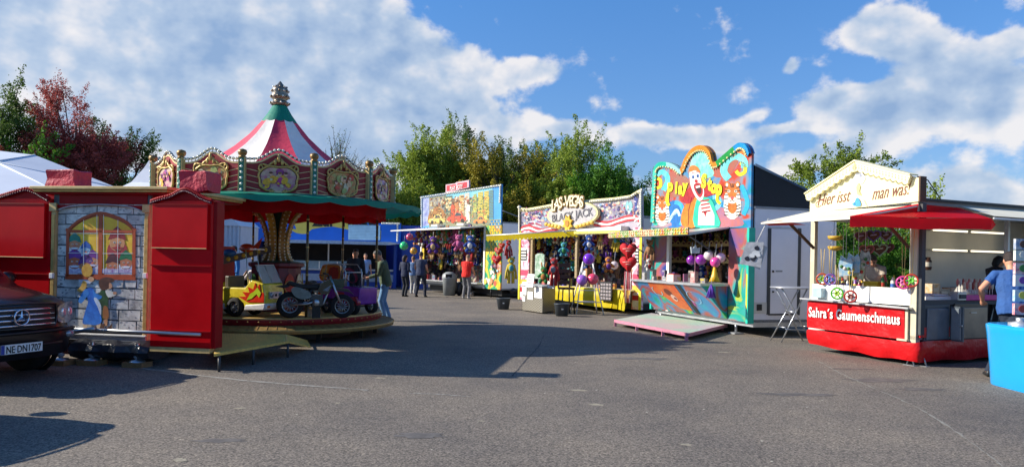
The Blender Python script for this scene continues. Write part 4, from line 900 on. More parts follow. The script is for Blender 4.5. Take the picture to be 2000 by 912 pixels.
g = MB(); g.box(xR - .02, xR + .02, TW - .03, TW + .02, z0, zA + .35, ALU); g.build('corner_rail', st)
g = MB(); g.box(0, xR + .015, .08, TW + .015, zA + .35, zA + .40, GREY); g.build('top_rail', st)
# raised black tarpaulin roof: ridge behind the board slopes to the rear wall
g = MB(); zr_ = c(1466, 322)[1]; m_tarp = mat('#1d2026', .7, var=.3, sc_=3, bump=.2); m_trim = mat('#3d5878', .6)
g.add([(0.0, .07, zr_), (xR, .07, zr_), (xR, TW + .25, zA + .42), (0, TW + .25, zA + .42), (0, .07, zA + .4), (xR, .07, zA + .4)], [(0, 1, 2, 3), (1, 5, 2), (0, 3, 4), (4, 3, 2, 5)], m_tarp)
g.tube([(xR + .01, .07, zr_), (xR + .01, TW + .27, zA + .43)], .03, m_trim, 6); g.build('tarpaulin_roof', st)
# awning flap, board front is a flat hinged canopy
zf = c(1420, 445)[1]
g = MB(); aw = [(c(1208, 464, -1.45)), (c(1420, 450, -1.45))]
xa0, xa1 = -.55, xb - .15
m_aw = airbrush('airbrush_awning', ['#d9d2b0', '#c0392b', '#e0b93a', '#5f9a4a', '#d9d2b0', '#d9632c', '#e8dca0'], 5, .4, .5, 4)
za_ = c(1330, 458, -.0)[1]
g.add([(0, -.02, zf + .02), (xb, -.02, zf + .02), (xa1 + .15, -1.05, zf - .14), (xa0, -1.05, zf - .14), (0, -.02, zf - .02), (xb, -.02, zf - .02), (xa1 + .15, -1.05, zf - .20), (xa0, -1.05, zf - .20)], [(0, 1, 2, 3), (7, 6, 5, 4), (0, 4, 5, 1), (1, 5, 6, 2), (2, 6, 7, 3), (3, 7, 4, 0)], ALU)
g.build('awning', st)
g = MB(); g.box(xa0, xa1 + .15, -1.09, -1.05, zf - .18, zf - .02, m_aw)
for i in range(34):
    x = lerp(xa0 + .04, xa1 + .1, i / 33)
    for k in range(2): g.ball((x, -1.10, zf - .06 - k * .07), .021, A('#f2e6b8', rough=.2), 6, 5)
g.build('awning_fascia', st)
for x in (.1, xb - .1): g = MB(); g.tube([(x, -1.0, zf - .2), (x, -.02, zf - .75)], .018, DGREY, 6); g.build('gas_strut', st)
for r_, zs in enumerate((zc_ + .95, zc_ + .52)):
    g = MB(); yb = 1.0 ; x_0, x_1 = .3, xb - .15
    g.box(x_0, x_1, yb, yb + .35, zs - .02, zs, PGOLD)
    n_ = 14; pts = [(x_0, zs - .06)]
    for i in range(n_):
        for k in range(6): t_ = (i + k / 6) / n_; pts.append((lerp(x_0, x_1, t_), zs + .02 + .08 * abs(math.sin(math.pi * k / 6))))
    pts += [(x_1, zs + .02), (x_1, zs - .06)]; g.prism(pts, yb - .02, yb - .003, PGOLD)
    for i in range(n_): x = lerp(x_0, x_1, (i + .5) / n_); g.art(circ(x, zs + .035, .045, .03, 8), yb - .024, m_pl)
    g.build('shelf', st)
for zs in (zc_ + .95, zc_ + .52):
    g = MB(); pts = [(.12, zs - .06)]; n_ = 7
    for i in range(n_):
        for k in range(6): pts.append((lerp(.12, 1.3, (i + k / 6) / n_), zs + .02 + .08 * abs(math.sin(math.pi * k / 6))))
    pts += [(1.3, zs + .02), (1.3, zs - .06)]; g.box(.045, .34, .12, 1.3, zs - .02, zs, PGOLD)
    g.add([(.36, y, z) for y, z in pts] + [(.342, y, z) for y, z in pts], [tuple(range(len(pts))), tuple(range(2 * len(pts) - 1, len(pts) - 1, -1))] + [(i, (i + 1) % len(pts), len(pts) + (i + 1) % len(pts), len(pts) + i) for i in range(len(pts))], PGOLD)
    for i in range(n_): y = lerp(.12, 1.3, (i + .5) / n_); g.add([(.364, a, b_) for a, b_ in circ(y, zs + .035, .04, .03, 8)], [tuple(range(8))], m_pl)
    g.build('shelf', st)
g = MB(); g.box(.042, .05, .1, 1.36, z0, zA + .3, m_rack); g.build('side_panel', st)
g = MB(); g.box(.05, xb, 1.36, 1.39, z0, zA + .3, mat('#5f5548', .7, var=.4, sc_=4)); g.build('back_panel', st)
g = MB(); g.box(.02, xb, -.0, 1.36, zc_ - .06, zc_ - .02, GREY); g.build('inner_counter', st)
# wheels and jacks
for x in (1.6, 2.4):
    g = MB(); M_ = Matrix.Translation((x, .55, .32)) @ Matrix.Rotation(R(90), 4, 'X'); g.lathe([(0, -.09), (.2, -.09), (.31, -.08), (.32, 0), (.31, .08), (.2, .09), (0, .09)], (0, 0, 0), RUB, 20, M=M_); g.build('wheel', st)
for x in (.2, xb + .1): 
    g = MB(); g.tube([(x, .15, .03), (x, .15, z0 - .05)], .03, STEEL, 8); g.box(x - .12, x + .12, .03, .27, 0, .03, GREY); g.build('jack', st)
# pastel tread deck in front
dk = thing('step_deck', 'pale pink and mint tread plate deck on short legs before the clown stall counter', 'deck', G(1344, 655, 0))
cr_ = [G(1200, 624, .16), G(1345, 651, .16), G(1420, 633, .16), G(1272, 611, .16)]; o_ = dk.location
m_deck = airbrush('deck_paint', ['#c9a9b0', '#c4b8b4', '#a9c9b0', '#8fbf9e'], .5, .45, .2, 2)
g = MB(); pa = [v - o_ for v in cr_]; g.add([tuple(v) for v in pa] + [(v.x, v.y, v.z - .05) for v in pa], [(0, 1, 2, 3), (7, 6, 5, 4), (0, 4, 5, 1), (1, 5, 6, 2), (2, 6, 7, 3), (3, 7, 4, 0)], m_deck)
for i in range(46):
    for j in range(14):
        p = pa[0].lerp(pa[1], (i + .5) / 46).lerp(pa[3].lerp(pa[2], (i + .5) / 46), (j + .5) / 14); g.add([(p.x - .03, p.y - .02, p.z + .004), (p.x + .03, p.y + .02, p.z + .004), (p.x + .026, p.y + .028, p.z + .004)], [(0, 1, 2)], WHITE)
g.build('plate', dk)
g = MB(); 
for a, b_ in ((0, 1), (1, 2)): g.bar(pa[a] + Vector((0, -.01, -.03)), pa[b_] + Vector((0, -.01, -.03)), .02, .07, mat('#c47f93', .5))
g.build('edge_rail', dk)
for a, b_, t_ in ((0, 1, .02), (0, 1, .35), (0, 1, .7), (0, 1, .98), (2, 3, .05), (2, 3, .95)):
    p = pa[a].lerp(pa[b_], t_); g = MB(); g.box(p.x - .03, p.x + .03, p.y, p.y + .05, 0, p.z - .05, mat('#c47f93', .5)); g.build('leg', dk)

# ================================================ YELLOW STALL
FL = Fr((.30, 27.1), (3.92, 22.45))
sl = thing('yellow_stall', 'yellow and white toy stall trailer with wavy flag painted sign board and yellow counter cloth', 'fair stall', FL.o, FL.rz)
c = lambda x, y, w=0.: FL.p(x, y, w)
LW = FL.len
ol = [(1013, 459), (1013, 401), (1018, 406), (1030, 407), (1060, 402), (1085, 397), (1150, 390), (1200, 386), (1232, 381), (1243, 374), (1254, 368), (1255, 447), (1140, 456)]
g = MB(); g.prism([c(*p) for p in ol], 0, .06, A('#cfc4c8', c2='#8f86a0', sc_=2))
f = lambda pts, l, m: fart(FL, g, pts, l, m)
rr_ = random.Random(5)
pal = ['#2b2c52', '#7d4fa0', '#d9d2e0', '#e6b9a8', '#e7d8b0', '#7fa6c8', '#c96a5a', '#9fb8c4', '#4a3d78', '#b0568c', '#e8e2d6', '#39506c']
f([(1018, 412), (1080, 404), (1082, 440), (1060, 452), (1016, 452)], .6, A('#5a5070', c2='#b0a4b4', sc_=4)); f([(1165, 398), (1250, 380), (1250, 420), (1165, 440)], .6, A('#6a6480', c2='#b8aeb4', sc_=4))
for i in range(260):
    x = rr_.choice([rr_.uniform(1020, 1085), rr_.uniform(1165, 1248)]); y = rr_.uniform(409, 438) - (x - 1013) * .07
    f(ell(x, y, rr_.uniform(.8, 3.6), rr_.uniform(.8, 3.6), 7, rr_.uniform(0, 180)), 1 + i * .012, A(rr_.choice(pal), sc_=14, var=.4))
# dealer figures, mask and flag stripes (generic)
f(smooth2([(1036, 420), (1046, 414), (1056, 418), (1056, 428), (1038, 430)], 2, True), 3, A('#2b2458')); f(ell(1045, 426, 6, 6), 3.2, A('#e0b08a'))
for k in range(5): f(stroke([(1032, 434 + k * 4), (1045, 432 + k * 4), (1058, 437 + k * 3.6)], 1.8), 3.4, A('#c23040' if k % 2 else '#ece6e6'))
for k in range(4): f(stroke([(1046, 420 + k * 4), (1056, 423 + k * 4)], 1.6), 3.5, A('#5a3f96' if k % 2 else '#ece6e6'))
f([(1238, 384), (1248, 380), (1244, 402), (1247, 416), (1239, 419), (1240, 400)], 3, A('#29388c')); f(ell(1245, 384, 3, 3.4), 3.2, A('#20203a'))
for x in (1226, 1232): f(smooth2([(x, 392), (x + 4, 402), (x, 416), (x - 4, 402)], 2, True), 3, A('#8fc8cc'))
# red and white waves at the bottom
for k, (m_, dy) in enumerate(((A('#c8222e'), 0), (WHITE, 4.5), (A('#c8222e'), 9))):
    f(stroke(smooth2([(1014, 454 + dy * .2), (1022, 443 + dy), (1036, 441 + dy), (1052, 449 + dy * .6), (1072, 446 + dy * .4), (1090, 440 + dy)], 4), 3.8), 4 + k * .4, m_)
    f(stroke(smooth2([(1160, 430 + dy), (1186, 434 + dy), (1206, 429 + dy * .8), (1226, 422 + dy), (1244, 424 + dy * .6), (1252, 434 + dy * .2)], 4), 3.8), 4 + k * .4, m_)
f(stroke([(1240, 432), (1252, 424), (1253, 432), (1246, 440)], 3), 5, WHITE)
# border bulbs in cream
crm = A('#f0e6a8', rough=.35)
for a, b_ in zip(ol[1:10], ol[2:11]): f([a, b_, (b_[0], b_[1] + 7), (a[0], a[1] + 7)], 4.5, crm)
f([(1013, 401), (1017, 405), (1017, 459), (1013, 459)], 4.6, crm); f([(1250, 371), (1254, 368), (1255, 447), (1251, 447)], 4.6, crm)
sb = g.build('sign_board', sl)
g = MB()
for a, b_ in zip(ol[1:10], ol[2:11]): bulbs_line(g, FL, (a[0], a[1] + 4), (b_[0], b_[1] + 4), max(2, int(math.dist(a, b_) / 3.2)), .04, -.03)
bulbs_line(g, FL, (1252.5, 372), (1252.5, 445), 18, .04, -.03); bulbs_line(g, FL, (1015, 405), (1015, 455), 14, .04, -.03); g.build('bulbs', sb)
# centre oval
g = MB(); oc = circ(1125, 419, 50, 25, 40, rot=-5)
oc = [c(a, b_) for a, b_ in oc]; g.prism(oc, -.16, -.05, crm)
g.art([( (x - sum(p[0] for p in oc) / 40) * .93 + sum(p[0] for p in oc) / 40, (z - sum(p[1] for p in oc) / 40) * .86 + sum(p[1] for p in oc) / 40) for x, z in oc], -.165, A('#d8d2cc', sc_=7, c2='#aaa4ac'))
xx0, zz0_ = c(1085, 429); xx1, zz1_ = c(1166, 415)
ang = math.atan2(zz1_ - zz0_, xx1 - xx0)
text(g, 'BLACK JACK', (xx0 + xx1) / 2, (zz0_ + zz1_) / 2 - .1, .36, -.18, A('#3a3844', c2='#8a8890', sc_=8), bold=.004, rot=ang, align='CENTER')
ltr = [('L', 1090, 400), ('A', 1097, 397), ('S', 1104, 394), ('-', 1111, 394), ('V', 1117, 392), ('E', 1125, 391), ('G', 1132, 391), ('A', 1139, 391.5), ('S', 1145, 393)]
for s_, a, b_ in ltr:
    x, z = c(a, b_ + 8); text(g, s_, x, z - .08, .52, -.19, A('#a8803a'), bold=.035, align='CENTER', sx=.8, depth=.02); text(g, s_, x, z - .08, .52, -.225, A('#f6eecb'), bold=.006, align='CENTER', sx=.8)
g.build('name_oval', sb)
g = MB(); x, z = c(1118, 437); g.prism([(x + .26 * math.cos(t) * (1 if k % 2 else .6), z + .3 * math.sin(t) * (1 if k % 2 else .6)) for k, t in enumerate([i * math.pi / 8 for i in range(16)])], -.24, -.18, A('#e8b92a')); g.prism(circ(x, z, .1, .11, 12), -.26, -.24, A('#c8861c'))
for s in (-1, 1):
    for k in range(5): g.ball((x + s * (.45 + .17 * k), -.19, z - .12 + .03 * k), (.1, .05, .07), A('#e0b640'), 7, 5)
g.build('gold_ornament', sb)
# white fold up awning box under the board
zq = c(1140, 452)[1]
g = MB(); a, b_ = c(1030, 458), c(1228, 442)
g.add([(a[0], y, a[1] + dz) for y in (-.35, -.0) for dz in (0, -.18)] + [(b_[0], y, b_[1] + dz) for y in (-.35, -.0) for dz in (0, -.18)], [(0, 1, 5, 4), (2, 3, 7, 6), (0, 2, 6, 4), (1, 3, 7, 5), (0, 1, 3, 2), (4, 5, 7, 6)], WHITE)
g.box(a[0], b_[0], -.4, -.36, min(a[1], b_[1]) - .04, min(a[1], b_[1]) + .05, A('#eedf6a')); g.build('awning_box', sl)
# bright yellow scalloped awning hanging out on the left side
ya = thing('yellow_awning', 'bright yellow scalloped awning hanging out over the left half of the yellow stall', 'awning', P(1040, 466, 24.6))
pA_, pB_ = P(950, 462, 25.2), P(1130, 452, 24.2); o_ = ya.location; g = MB(); n_ = 24; top_, bot_ = [], []
for i in range(n_ * 4 + 1):
    t_ = i / (n_ * 4); p = pA_.lerp(pB_, t_) - o_; top_.append((p.x, p.y, p.z + .02)); bot_.append((p.x, p.y, p.z - .12 - .06 * abs(math.sin(math.pi * i / 4))))
k = len(top_); g.add(top_ + bot_, [(i, i + 1, k + i + 1, k + i) for i in range(k - 1)], YEL)
back = [(x + .9, y + .7, z + .05) for x, y, z in top_]; g.add(top_ + back, [(i, i + 1, k + i + 1, k + i) for i in range(k - 1)], YEL); g.build('cloth', ya)
g = MB(); p0, p1 = pA_ - o_, pB_ - o_; g.tube([p0 + Vector((0, .02, .03)), p1 + Vector((0, .02, .03))], .025, ALU, 6); g.tube([(p1.x - .5, p1.y + .02, p1.z), (p1.x + .2, p1.y + .8, p1.z - .35)], .02, ALU, 6); g.build('frame', ya)
# body, posts, counter, cloth
zc_ = c(1180, 562)[1]; zfl = .35
g = MB(); TWl = 2.3; m_dw = mat('#6a5a4c', .8, var=.4, sc_=3)
g.box(0, LW, TWl - .03, TWl, zfl, 2.95, DIRTW); g.box(0, .04, .07, TWl, zfl, 2.95, DIRTW); g.box(LW - .04, LW, .07, TWl, zfl, 2.95, DIRTW); g.box(0, LW, .07, TWl, 2.9, 2.98, GREY); g.box(0, LW, .07, TWl, zfl - .05, zfl, GREY); g.build('body', sl)
g = MB(); g.box(.042, .05, .1, 1.5, zfl, 2.88, m_rack); g.build('side_panel', sl); g = MB(); g.box(.05, LW - .05, 1.5, 1.53, zfl, 2.88, m_rack); g.build('back_panel', sl)
m_pp = airbrush('post_paint', ['#3b2a6c', '#d0405c', '#e9a6bc', '#f2e7ea', '#c23446', '#ece2c4'], 2.2, .4, 2., 4)
for a, b_ in ((1015, 1034), (1236, 1255)):
    g = MB(); xa, xb = c(a, 500)[0], c(b_, 500)[0]; g.box(xa, xb, -.02, .06, .12, 2.62, m_pp)
    e_ = xa if a < 1100 else xb - .09
    g.box(e_, e_ + .09, -.05, -.02, .12, 2.62, A('#efe02a'))
    for k, (zz, cc) in enumerate(((1.9, '#f2efe8'), (1.6, '#f2efe8'), (1.1, '#e0446a'), (.45, '#d02636'), (.3, '#f0ecec'), (.75, '#e8c23a'))):
        g.box(xa + (.1 if a < 1100 else .04), xb - (.04 if a < 1100 else .1), -.026 - k * .0015, -.02, zz - .1, zz + .1, A(cc))
    g.box(xa + .12, xb - .12, -.04, -.035, 1.55, 1.95, A('#25222e')); 
    for zz in (1.6, 1.7, 1.8, 1.9): g.box(xa + .14, xb - .14, -.044, -.04, zz, zz + .05, WHITE)
    g.build('front_post', sl)
for px in (1040, 1127):
    x = c(px, 500, -.25)[0]; g = MB(); g.box(x - .05, x + .05, -.3, -.2, 0.0 if px < 1100 else 1, 2.55, A('#c9b58c', sc_=20, c2='#7a6040')); g.build('support_post', sl)
g = MB(); xa, xb = c(1108, 600)[0], c(1226, 590)[0] ; g.box(c(1040, 590)[0], xb + .3, -.55, .1, zc_ - .05, zc_, WHITE); g.box(c(1040, 590)[0], xb + .2, -.35, 1.5, zfl, zc_ - .05, m_dw); ct = g.build('counter', sl)
g = MB(); n_ = 40; vs = []
xa2, xb2 = c(1078, 590, -.6)[0], c(1232, 590, -.6)[0]
for i in range(n_ + 1):
    t_ = i / n_; x = lerp(xa2, xb2, t_); w_ = .02 * math.sin(t_ * 23) + .012 * math.sin(t_ * 51)
    xb_ = x - .25 * t_ * t_ * (1 if t_ > .8 else .3); zb_ = .26 - .17 * t_ ** 1.2 + .02 * math.sin(t_ * 9)
    vs += [(x, -.5, zc_ + .005), (x, -.6, zc_ - .01), (x + (xb_ - x) * .5, -.62 + w_, (zc_ + zb_) / 2), (xb_, -.6 + w_ * 1.6, zb_)]
g.add(vs, [(i * 4 + j, (i + 1) * 4 + j, (i + 1) * 4 + j + 1, i * 4 + j + 1) for i in range(n_) for j in range(3)], YEL, True); tag(g.build('counter_cloth', sl))
g = MB(); g.box(0.1, LW - .1, .1, 2.2, .1, zfl - .05, BLACK); g.build('chassis', sl)

# ================================================ SKYLINE STALL
FS = Fr((-4.28, 34.6), (-.44, 29.5))
sk = thing('skyline_stall', 'white toy stall trailer whose tall front board shows painted skyscrapers and old cars', 'fair stall', FS.o, FS.rz)
c = lambda x, y, w=0.: FS.p(x, y, w); SW = FS.len
g = MB(); ol = [(822, 446), (822, 384), (980, 360), (978, 440), (947, 440)]
g.prism([c(*p) for p in ol], 0, .06, A('#2f86d8', c2='#58b4e8', sc_=.6)); f = lambda pts, l, m: fart(FS, g, pts, l, m)
f([(825, 388), (838, 386), (838, 440), (825, 443)], 1, A('#5a62a8', c2='#b9c4dc', sc_=4)); f([(838, 386), (960, 368), (956, 440), (838, 444)], .8, A('#a08a54', c2='#6f8a78', sc_=1.6)); f([(872, 378), (962, 364), (962, 382), (872, 392)], .9, A('#8fc8c8', c2='#5fb0d8', sc_=1.2))
f([(838, 390), (866, 384), (868, 410), (838, 415)], 1.2, A('#6f7078', c2='#a8a088', sc_=3)); f(smooth2([(838, 418), (852, 404), (866, 410), (870, 430), (838, 438)], 3, True), 1.4, A('#b8823a', c2='#7a5030', sc_=5))
f([(868, 384), (884, 382), (884, 414), (868, 416)], 1.5, A('#50625a', sc_=8)); 
for k in range(3): f([(870, 388 + 8 * k), (882, 386 + 8 * k), (882, 390 + 8 * k), (870, 392 + 8 * k)], 1.7, A('#d8d0a0'))
for (x, w_, y0, y1, cc, l) in ((888, 8, 386, 418, '#d88a4a', 2), (897, 9, 382, 415, '#e6c27a', 2.1), (908, 9, 378, 430, '#e4e2d2', 2.2), (925, 6, 380, 414, '#b8c46a', 2.3), (934, 10, 376, 430, '#d8c85a', 2.4), (946, 9, 374, 428, '#e0c858', 2.4), (956, 8, 372, 430, '#4f8f9c', 2.5)):
    f([(x, y0), (x + w_, y0 - 1.5), (x + w_, y1), (x, y1 + 1.5)], l, A(cc, sc_=6))
    for k in range(int((y1 - y0) / 3.2)): f([(x, y0 + 3 * k + 1), (x + w_, y0 + 3 * k - .3), (x + w_, y0 + 3 * k + .7), (x, y0 + 3 * k + 2)], l + .05, A('#6a6238' if x > 920 else '#8a6a4a'))
for (x, y, s, cc) in ((853, 428, 1.0, '#d9c46a'), (893, 424, 1.2, '#d0503a'), (938, 430, .8, '#e08a4a')):
    f(smooth2([(x - 14 * s, y + 7 * s), (x - 14 * s, y), (x - 6 * s, y - 2 * s), (x - 3 * s, y - 8 * s), (x + 6 * s, y - 9 * s), (x + 10 * s, y - 2 * s), (x + 15 * s, y), (x + 15 * s, y + 6 * s)], 3, True), 4, A(cc, sc_=10)); f([(x - 1 * s, y - 7 * s), (x + 5 * s, y - 7.5 * s), (x + 8 * s, y - 2 * s), (x - 4 * s, y - 1.5 * s)], 4.3, A('#38454c'))
    for dx in (-8, 9): f(ell(x + dx * s, y + 6 * s, 3 * s, 3.4 * s, 10), 4.5, A('#26241f'))
for (x, cc) in ((885, '#c8502c'), (915, '#e8e0c8')):
    f(smooth2([(x - 3, 418), (x - 4, 404), (x, 399), (x + 4, 404), (x + 3, 418), (x + 3, 434), (x - 3, 435)], 2, True), 5, A(cc, sc_=14)); f(ell(x, 396, 2.6, 3.4, 10), 5.2, A('#7a5038'))
for i in range(330):
    x = rr_.uniform(840, 955); y = rr_.uniform(388, 438) - (x - 838) * .06; k_ = 0 if x < 880 else (1 if x < 920 else 2)
    f(ell(x, y, rr_.uniform(.6, 3.2), rr_.uniform(.5, 2.2), 6, rr_.uniform(0, 180)), 1.8 + i * .012, A(rr_.choice([['#8a6a3a', '#c8a060', '#4a3c30', '#a86a44', '#d8c490'], ['#b0442c', '#d8a070', '#5a4438', '#d8ccb0', '#7a5a40'], ['#9aa050', '#c8b84c', '#4a6a5c', '#d88a4c', '#6a7c58']][k_]), sc_=14))
sb = g.build('skyline_board', sk)
g = MB(); bulbs_line(g, FS, (823, 386), (979, 362), 48, .045, -.02); bulbs_line(g, FS, (824, 388), (824, 442), 14, .045, -.02); bulbs_line(g, FS, (978, 364), (977, 395), 9, .045, -.02); g.build('bulbs', sb)
g = MB(); sp_ = [(872, 378), (872, 361), (890, 358.5), (893, 356), (917, 352), (917, 366)]; g.prism([c(*p) for p in sp_], -.04, .04, A('#e2b8c0')); fart(FS, g, [(874, 374), (874, 363), (892, 360), (892, 371)], 11, A('#cf2a3c', sc_=20)); fart(FS, g, [(895, 370), (895, 359), (914, 355.5), (914, 366)], 11, A('#cf2a3c', sc_=20))
xa, za = c(875, 372.5); xb, zb_ = c(913, 365.5); text(g, 'PLAY - CITY', (xa + xb) / 2, (za + zb_) / 2 - .02, .24, -.07, WHITE, bold=.004, rot=math.atan2(zb_ - za, xb - xa), align='CENTER', sx=.8); g.build('top_sign', sk)
# right column with painted windows
m_bl = airbrush('column_paint', ['#0f5a6c', '#16907c', '#2aa86a', '#f0d030', '#e88a4a', '#b8dce6'], 1.2, .4, 1.5, 4)
g = MB(); x0_, x1_ = c(948, 500)[0], c(978, 500)[0]; g.box(x0_, x1_, 0, .06, .35, c(965, 440)[1], m_bl)
for i in range(7):
    for j in range(14): x = x0_ + .35 + i * .09 if False else lerp(x0_ + .3, x1_ - .05, i / 6); z = 1.55 + j * .115; g.box(x - .015, x + .015, -.012, 0, z, z + .09, A('#e8d23a' if (i + j) % 2 else '#1c7c7c'))
for j in range(15): g.box(x0_ + .28, x1_, -.016, -.012, 1.53 + j * .115, 1.545 + j * .115, A('#d8b830'))
for k in range(24): z = rr_.uniform(.42, 1.35); x = rr_.uniform(x0_ + .05, x1_ - .12); g.art(circ(x, z, rr_.uniform(.04, .12), rr_.uniform(.04, .14), 8), -.006 - k * .0012, A(rr_.choice(['#f0a070', '#9fd8e8', '#f2e060', '#e86a50', '#f0e8dc', '#60b890']), sc_=9))
g.build('painted_column', sk)
g = MB(); g.box(x0_ - .11, x0_ - .003, -.03, .06, .35, 2.92, WHITE); g.build('front_post', sk); g = MB(); g.box(0.02, .12, -.03, .06, .35, 2.92, WHITE); g.box(.115, .3, .0, .06, 1.3, 2.0, A('#e8c83a')); g.build('front_post', sk)
zc_ = c(880, 548)[1]; 
g = MB(); g.box(0, x0_ - .11, -.32, .0, zc_ - .045, zc_, ALU); g.box(.0, x0_ - .11, -.02, .05, .42, zc_ - .045, DIRTW); g.box(0, x0_, -.03, -.02, .42, .5, ALU); g.build('counter', sk)
g = MB(); g.box(0, SW, 2.2, 2.23, .4, 3.0, DIRTW); g.box(SW - .04, SW, .07, 2.2, .4, 3.0, mat('#dadade', .5, var=.1, sc_=1)); g.box(0, .04, .07, 2.2, .4, 3, DIRTW); g.box(0, SW, .07, 2.23, 3.0, 3.06, GREY); g.box(0, SW, .07, 2.2, .34, .4, GREY); g.build('body', sk)
g = MB(); g.box(.042, .05, .1, 1.3, .4, 2.98, m_rack); g.build('side_panel', sk); g = MB(); g.box(.05, x0_, 1.3, 1.33, .4, 2.98, m_rack); g.build('back_panel', sk)
g = MB(); za_ = c(900, 444)[1]
g.add([(-.1, -.02, za_ + .03), (x0_ + .0, -.02, za_ + .03), (x0_ + .0, -1.25, za_ - .1), (-.65, -1.25, za_ - .1), (-.1, -.02, za_ - .03), (x0_ + .0, -.02, za_ - .03), (x0_ + .0, -1.25, za_ - .15), (-.65, -1.25, za_ - .15)], [(0, 1, 2, 3), (7, 6, 5, 4), (0, 4, 5, 1), (1, 5, 6, 2), (2, 6, 7, 3), (3, 7, 4, 0)], DIRTW); g.build('awning', sk)
for x in (1.6, 3.7): g = MB(); g.box(x, x + .5, -.4, -.02, za_ + .06, za_ + .14, WHITE); g.tube([(x + .25, -.2, za_ + .1), (x + .25, -.02, za_ + .3)], .02, DGREY, 5); g.build('floodlight', sk)
for x in (.3, 4.0, 5.6): g = MB(); g.tube([(x, .1, 0), (x, .1, .4)], .03, BLACK, 6); g.build('jack', sk)
g = MB(); g.box(.4, SW - .3, .3, 1.9, .08, .34, BLACK); g.build('chassis', sk)
g = MB(); pts = [G(918, 578), G(930, 574), G(950, 571), G(985, 579), G(1005, 583)]; ii = FS.M.inverted()
g.tube([ii @ (p + Vector((0, 0, .3))) for p in pts], .11, m_can, 8); g.tube([ii @ (p + Vector((0, -.3, .08))) for p in pts[:3]], .06, DIRTW, 8); g.build('covered_drawbar', sk)
# thin dark stay from the board to the roof
g = MB(); g.tube([(SW, .05, 3.5), (SW - .1, 1.9, 3.05)], .02, GREY, 5); g.build('stay', sk)

# ================================================ BLUE STALL far behind
bl = thing('blue_stall', 'long blue snack stall with yellow painted ribbon seen through the carousel', 'fair stall', (P(615, 500, 37).x, 37, 0))
X = lambda px: (px - 1000) / FOC * 37 - bl.location.x
Z = lambda py, px=620: P(px, py, 37).z
mb_ = mat('#1263c8', .45, var=.18, sc_=.8); mb2 = mat('#153f9c', .5, var=.15, sc_=.8)
g = MB(); g.box(X(489), X(744), 0, .1, Z(473), Z(434), mb_)
g.art([(X(a), Z(b_)) for a, b_ in smooth2([(572, 437), (578, 448), (566, 448), (578, 456), (600, 457), (608, 448), (650, 442), (682, 448), (682, 430), (575, 430)], 2, True)], -.006, A('#e3c856', sc_=2, var=.15))
g.art([(X(a), Z(b_)) for a, b_ in [(742, 448), (754, 449), (750, 456), (757, 466), (742, 465)]], -.006, A('#e3c856')); g.box(X(680), X(742), -.08, -.0, Z(467), Z(438), A('#bfe0ee', sc_=3)); 
for k in range(9): g.box(X(683), X(739), -.085, -.08, Z(464 - 3 * k), Z(463.6 - 3 * k), A('#6fa8c8'))
text(g, 'Zur Theke', X(610), Z(441), .72, -.012, A('#1c1c14'), bold=.03); g.build('sign_board', bl)
g = MB(); g.box(X(744), X(782), -.1, .1, Z(473), Z(433), mb_); g.box(X(784), X(826), .1, .3, 0, Z(437), mb2)
for k in range(12): g.ball((X(746 + 3 * k), -.12, Z(434)), .05, BULB, 6, 5); 
for k in range(10): g.ball((X(776), -.12, Z(436 + 3.5 * k)), .05, BULB, 6, 5)
g.build('side_board', bl)
g = MB(); g.add([(X(540), -.05, Z(473)), (X(783), -.05, Z(473)), (X(770), -1.6, Z(477)), (X(540), -1.6, Z(476)), (X(540), -1.6, Z(470)), (X(770), -1.6, Z(471))], [(0, 1, 2, 3), (3, 2, 5, 4), (0, 3, 4), (1, 5, 2), (0, 4, 5, 1)], A('#c4d4e4')); g.build('awning', bl)
g = MB(); g.box(X(489), X(826), 2.4, 2.5, 0, Z(440), mb2); g.box(X(489), X(494), 0, 2.4, 0, Z(440), mb2); g.box(X(822), X(826), .3, 2.4, 0, Z(440), mb2); g.box(X(489), X(744), .12, 2.4, Z(440), Z(437), GREY); g.box(X(489), X(744), 1.5, 1.55, 0, Z(474), mat('#2a231e', .8, var=.4)); g.build('body', bl)
g = MB(); g.box(X(489), X(770), -.1, .3, 0, Z(528), mb2); g.box(X(489), X(770), -.14, -.1, Z(548), Z(534), A('#9fb2cc')); g.box(X(489), X(770), -.3, .3, Z(527), Z(524), ALU); g.build('counter', bl)
g = MB(); 
for a in (560, 600, 625, 660, 693): g.box(X(a), X(a) + .05, -.22, -.17, Z(524), Z(510), WHITE)
g.box(X(556), X(700), -.2, -.19, Z(524), Z(509), mat('#a8c4d4', .1, alpha=.45)); g.build('glass_screen', bl)
g = MB(); g.box(X(641), X(643), -.1, 0, Z(524), Z(474), WHITE); g.box(X(770), X(775), -.2, .1, 0, Z(474), mb2); g.build('front_post', bl)
# ================================================ marquee and pagoda tents
mq = thing('marquee', 'large white marquee roof rising behind the left half of the red wagon', 'tent', (P(60, 500, 24).x, 24, 0))
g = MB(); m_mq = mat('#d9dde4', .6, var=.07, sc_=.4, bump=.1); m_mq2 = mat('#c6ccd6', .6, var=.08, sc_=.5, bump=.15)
o_ = mq.location; V = lambda px, py, Y: tuple(P(px, py, Y) - o_)
rdg0, rdg1 = V(-300, 285, 27.5), V(66, 303, 27.5)
e0, e1 = V(-500, 396, 21), V(-250, 402, 21.2); 
A_ = V(0, 295, 30); Bv = V(68, 303, 29); Cv = V(232, 368, 27); Dv = V(150, 392, 22); Ev = V(-120, 392, 19.5); Fv = V(-260, 300, 26); Gv = V(-10, 316, 25)
g.add([A_, Bv, Cv, Dv, Ev, Fv, Gv], [(0, 1, 6), (1, 2, 6), (0, 6, 5)], m_mq2); g.add([Cv, Dv, Ev, Fv, Gv], [(0, 1, 4), (1, 2, 4), (2, 3, 4)], m_mq)
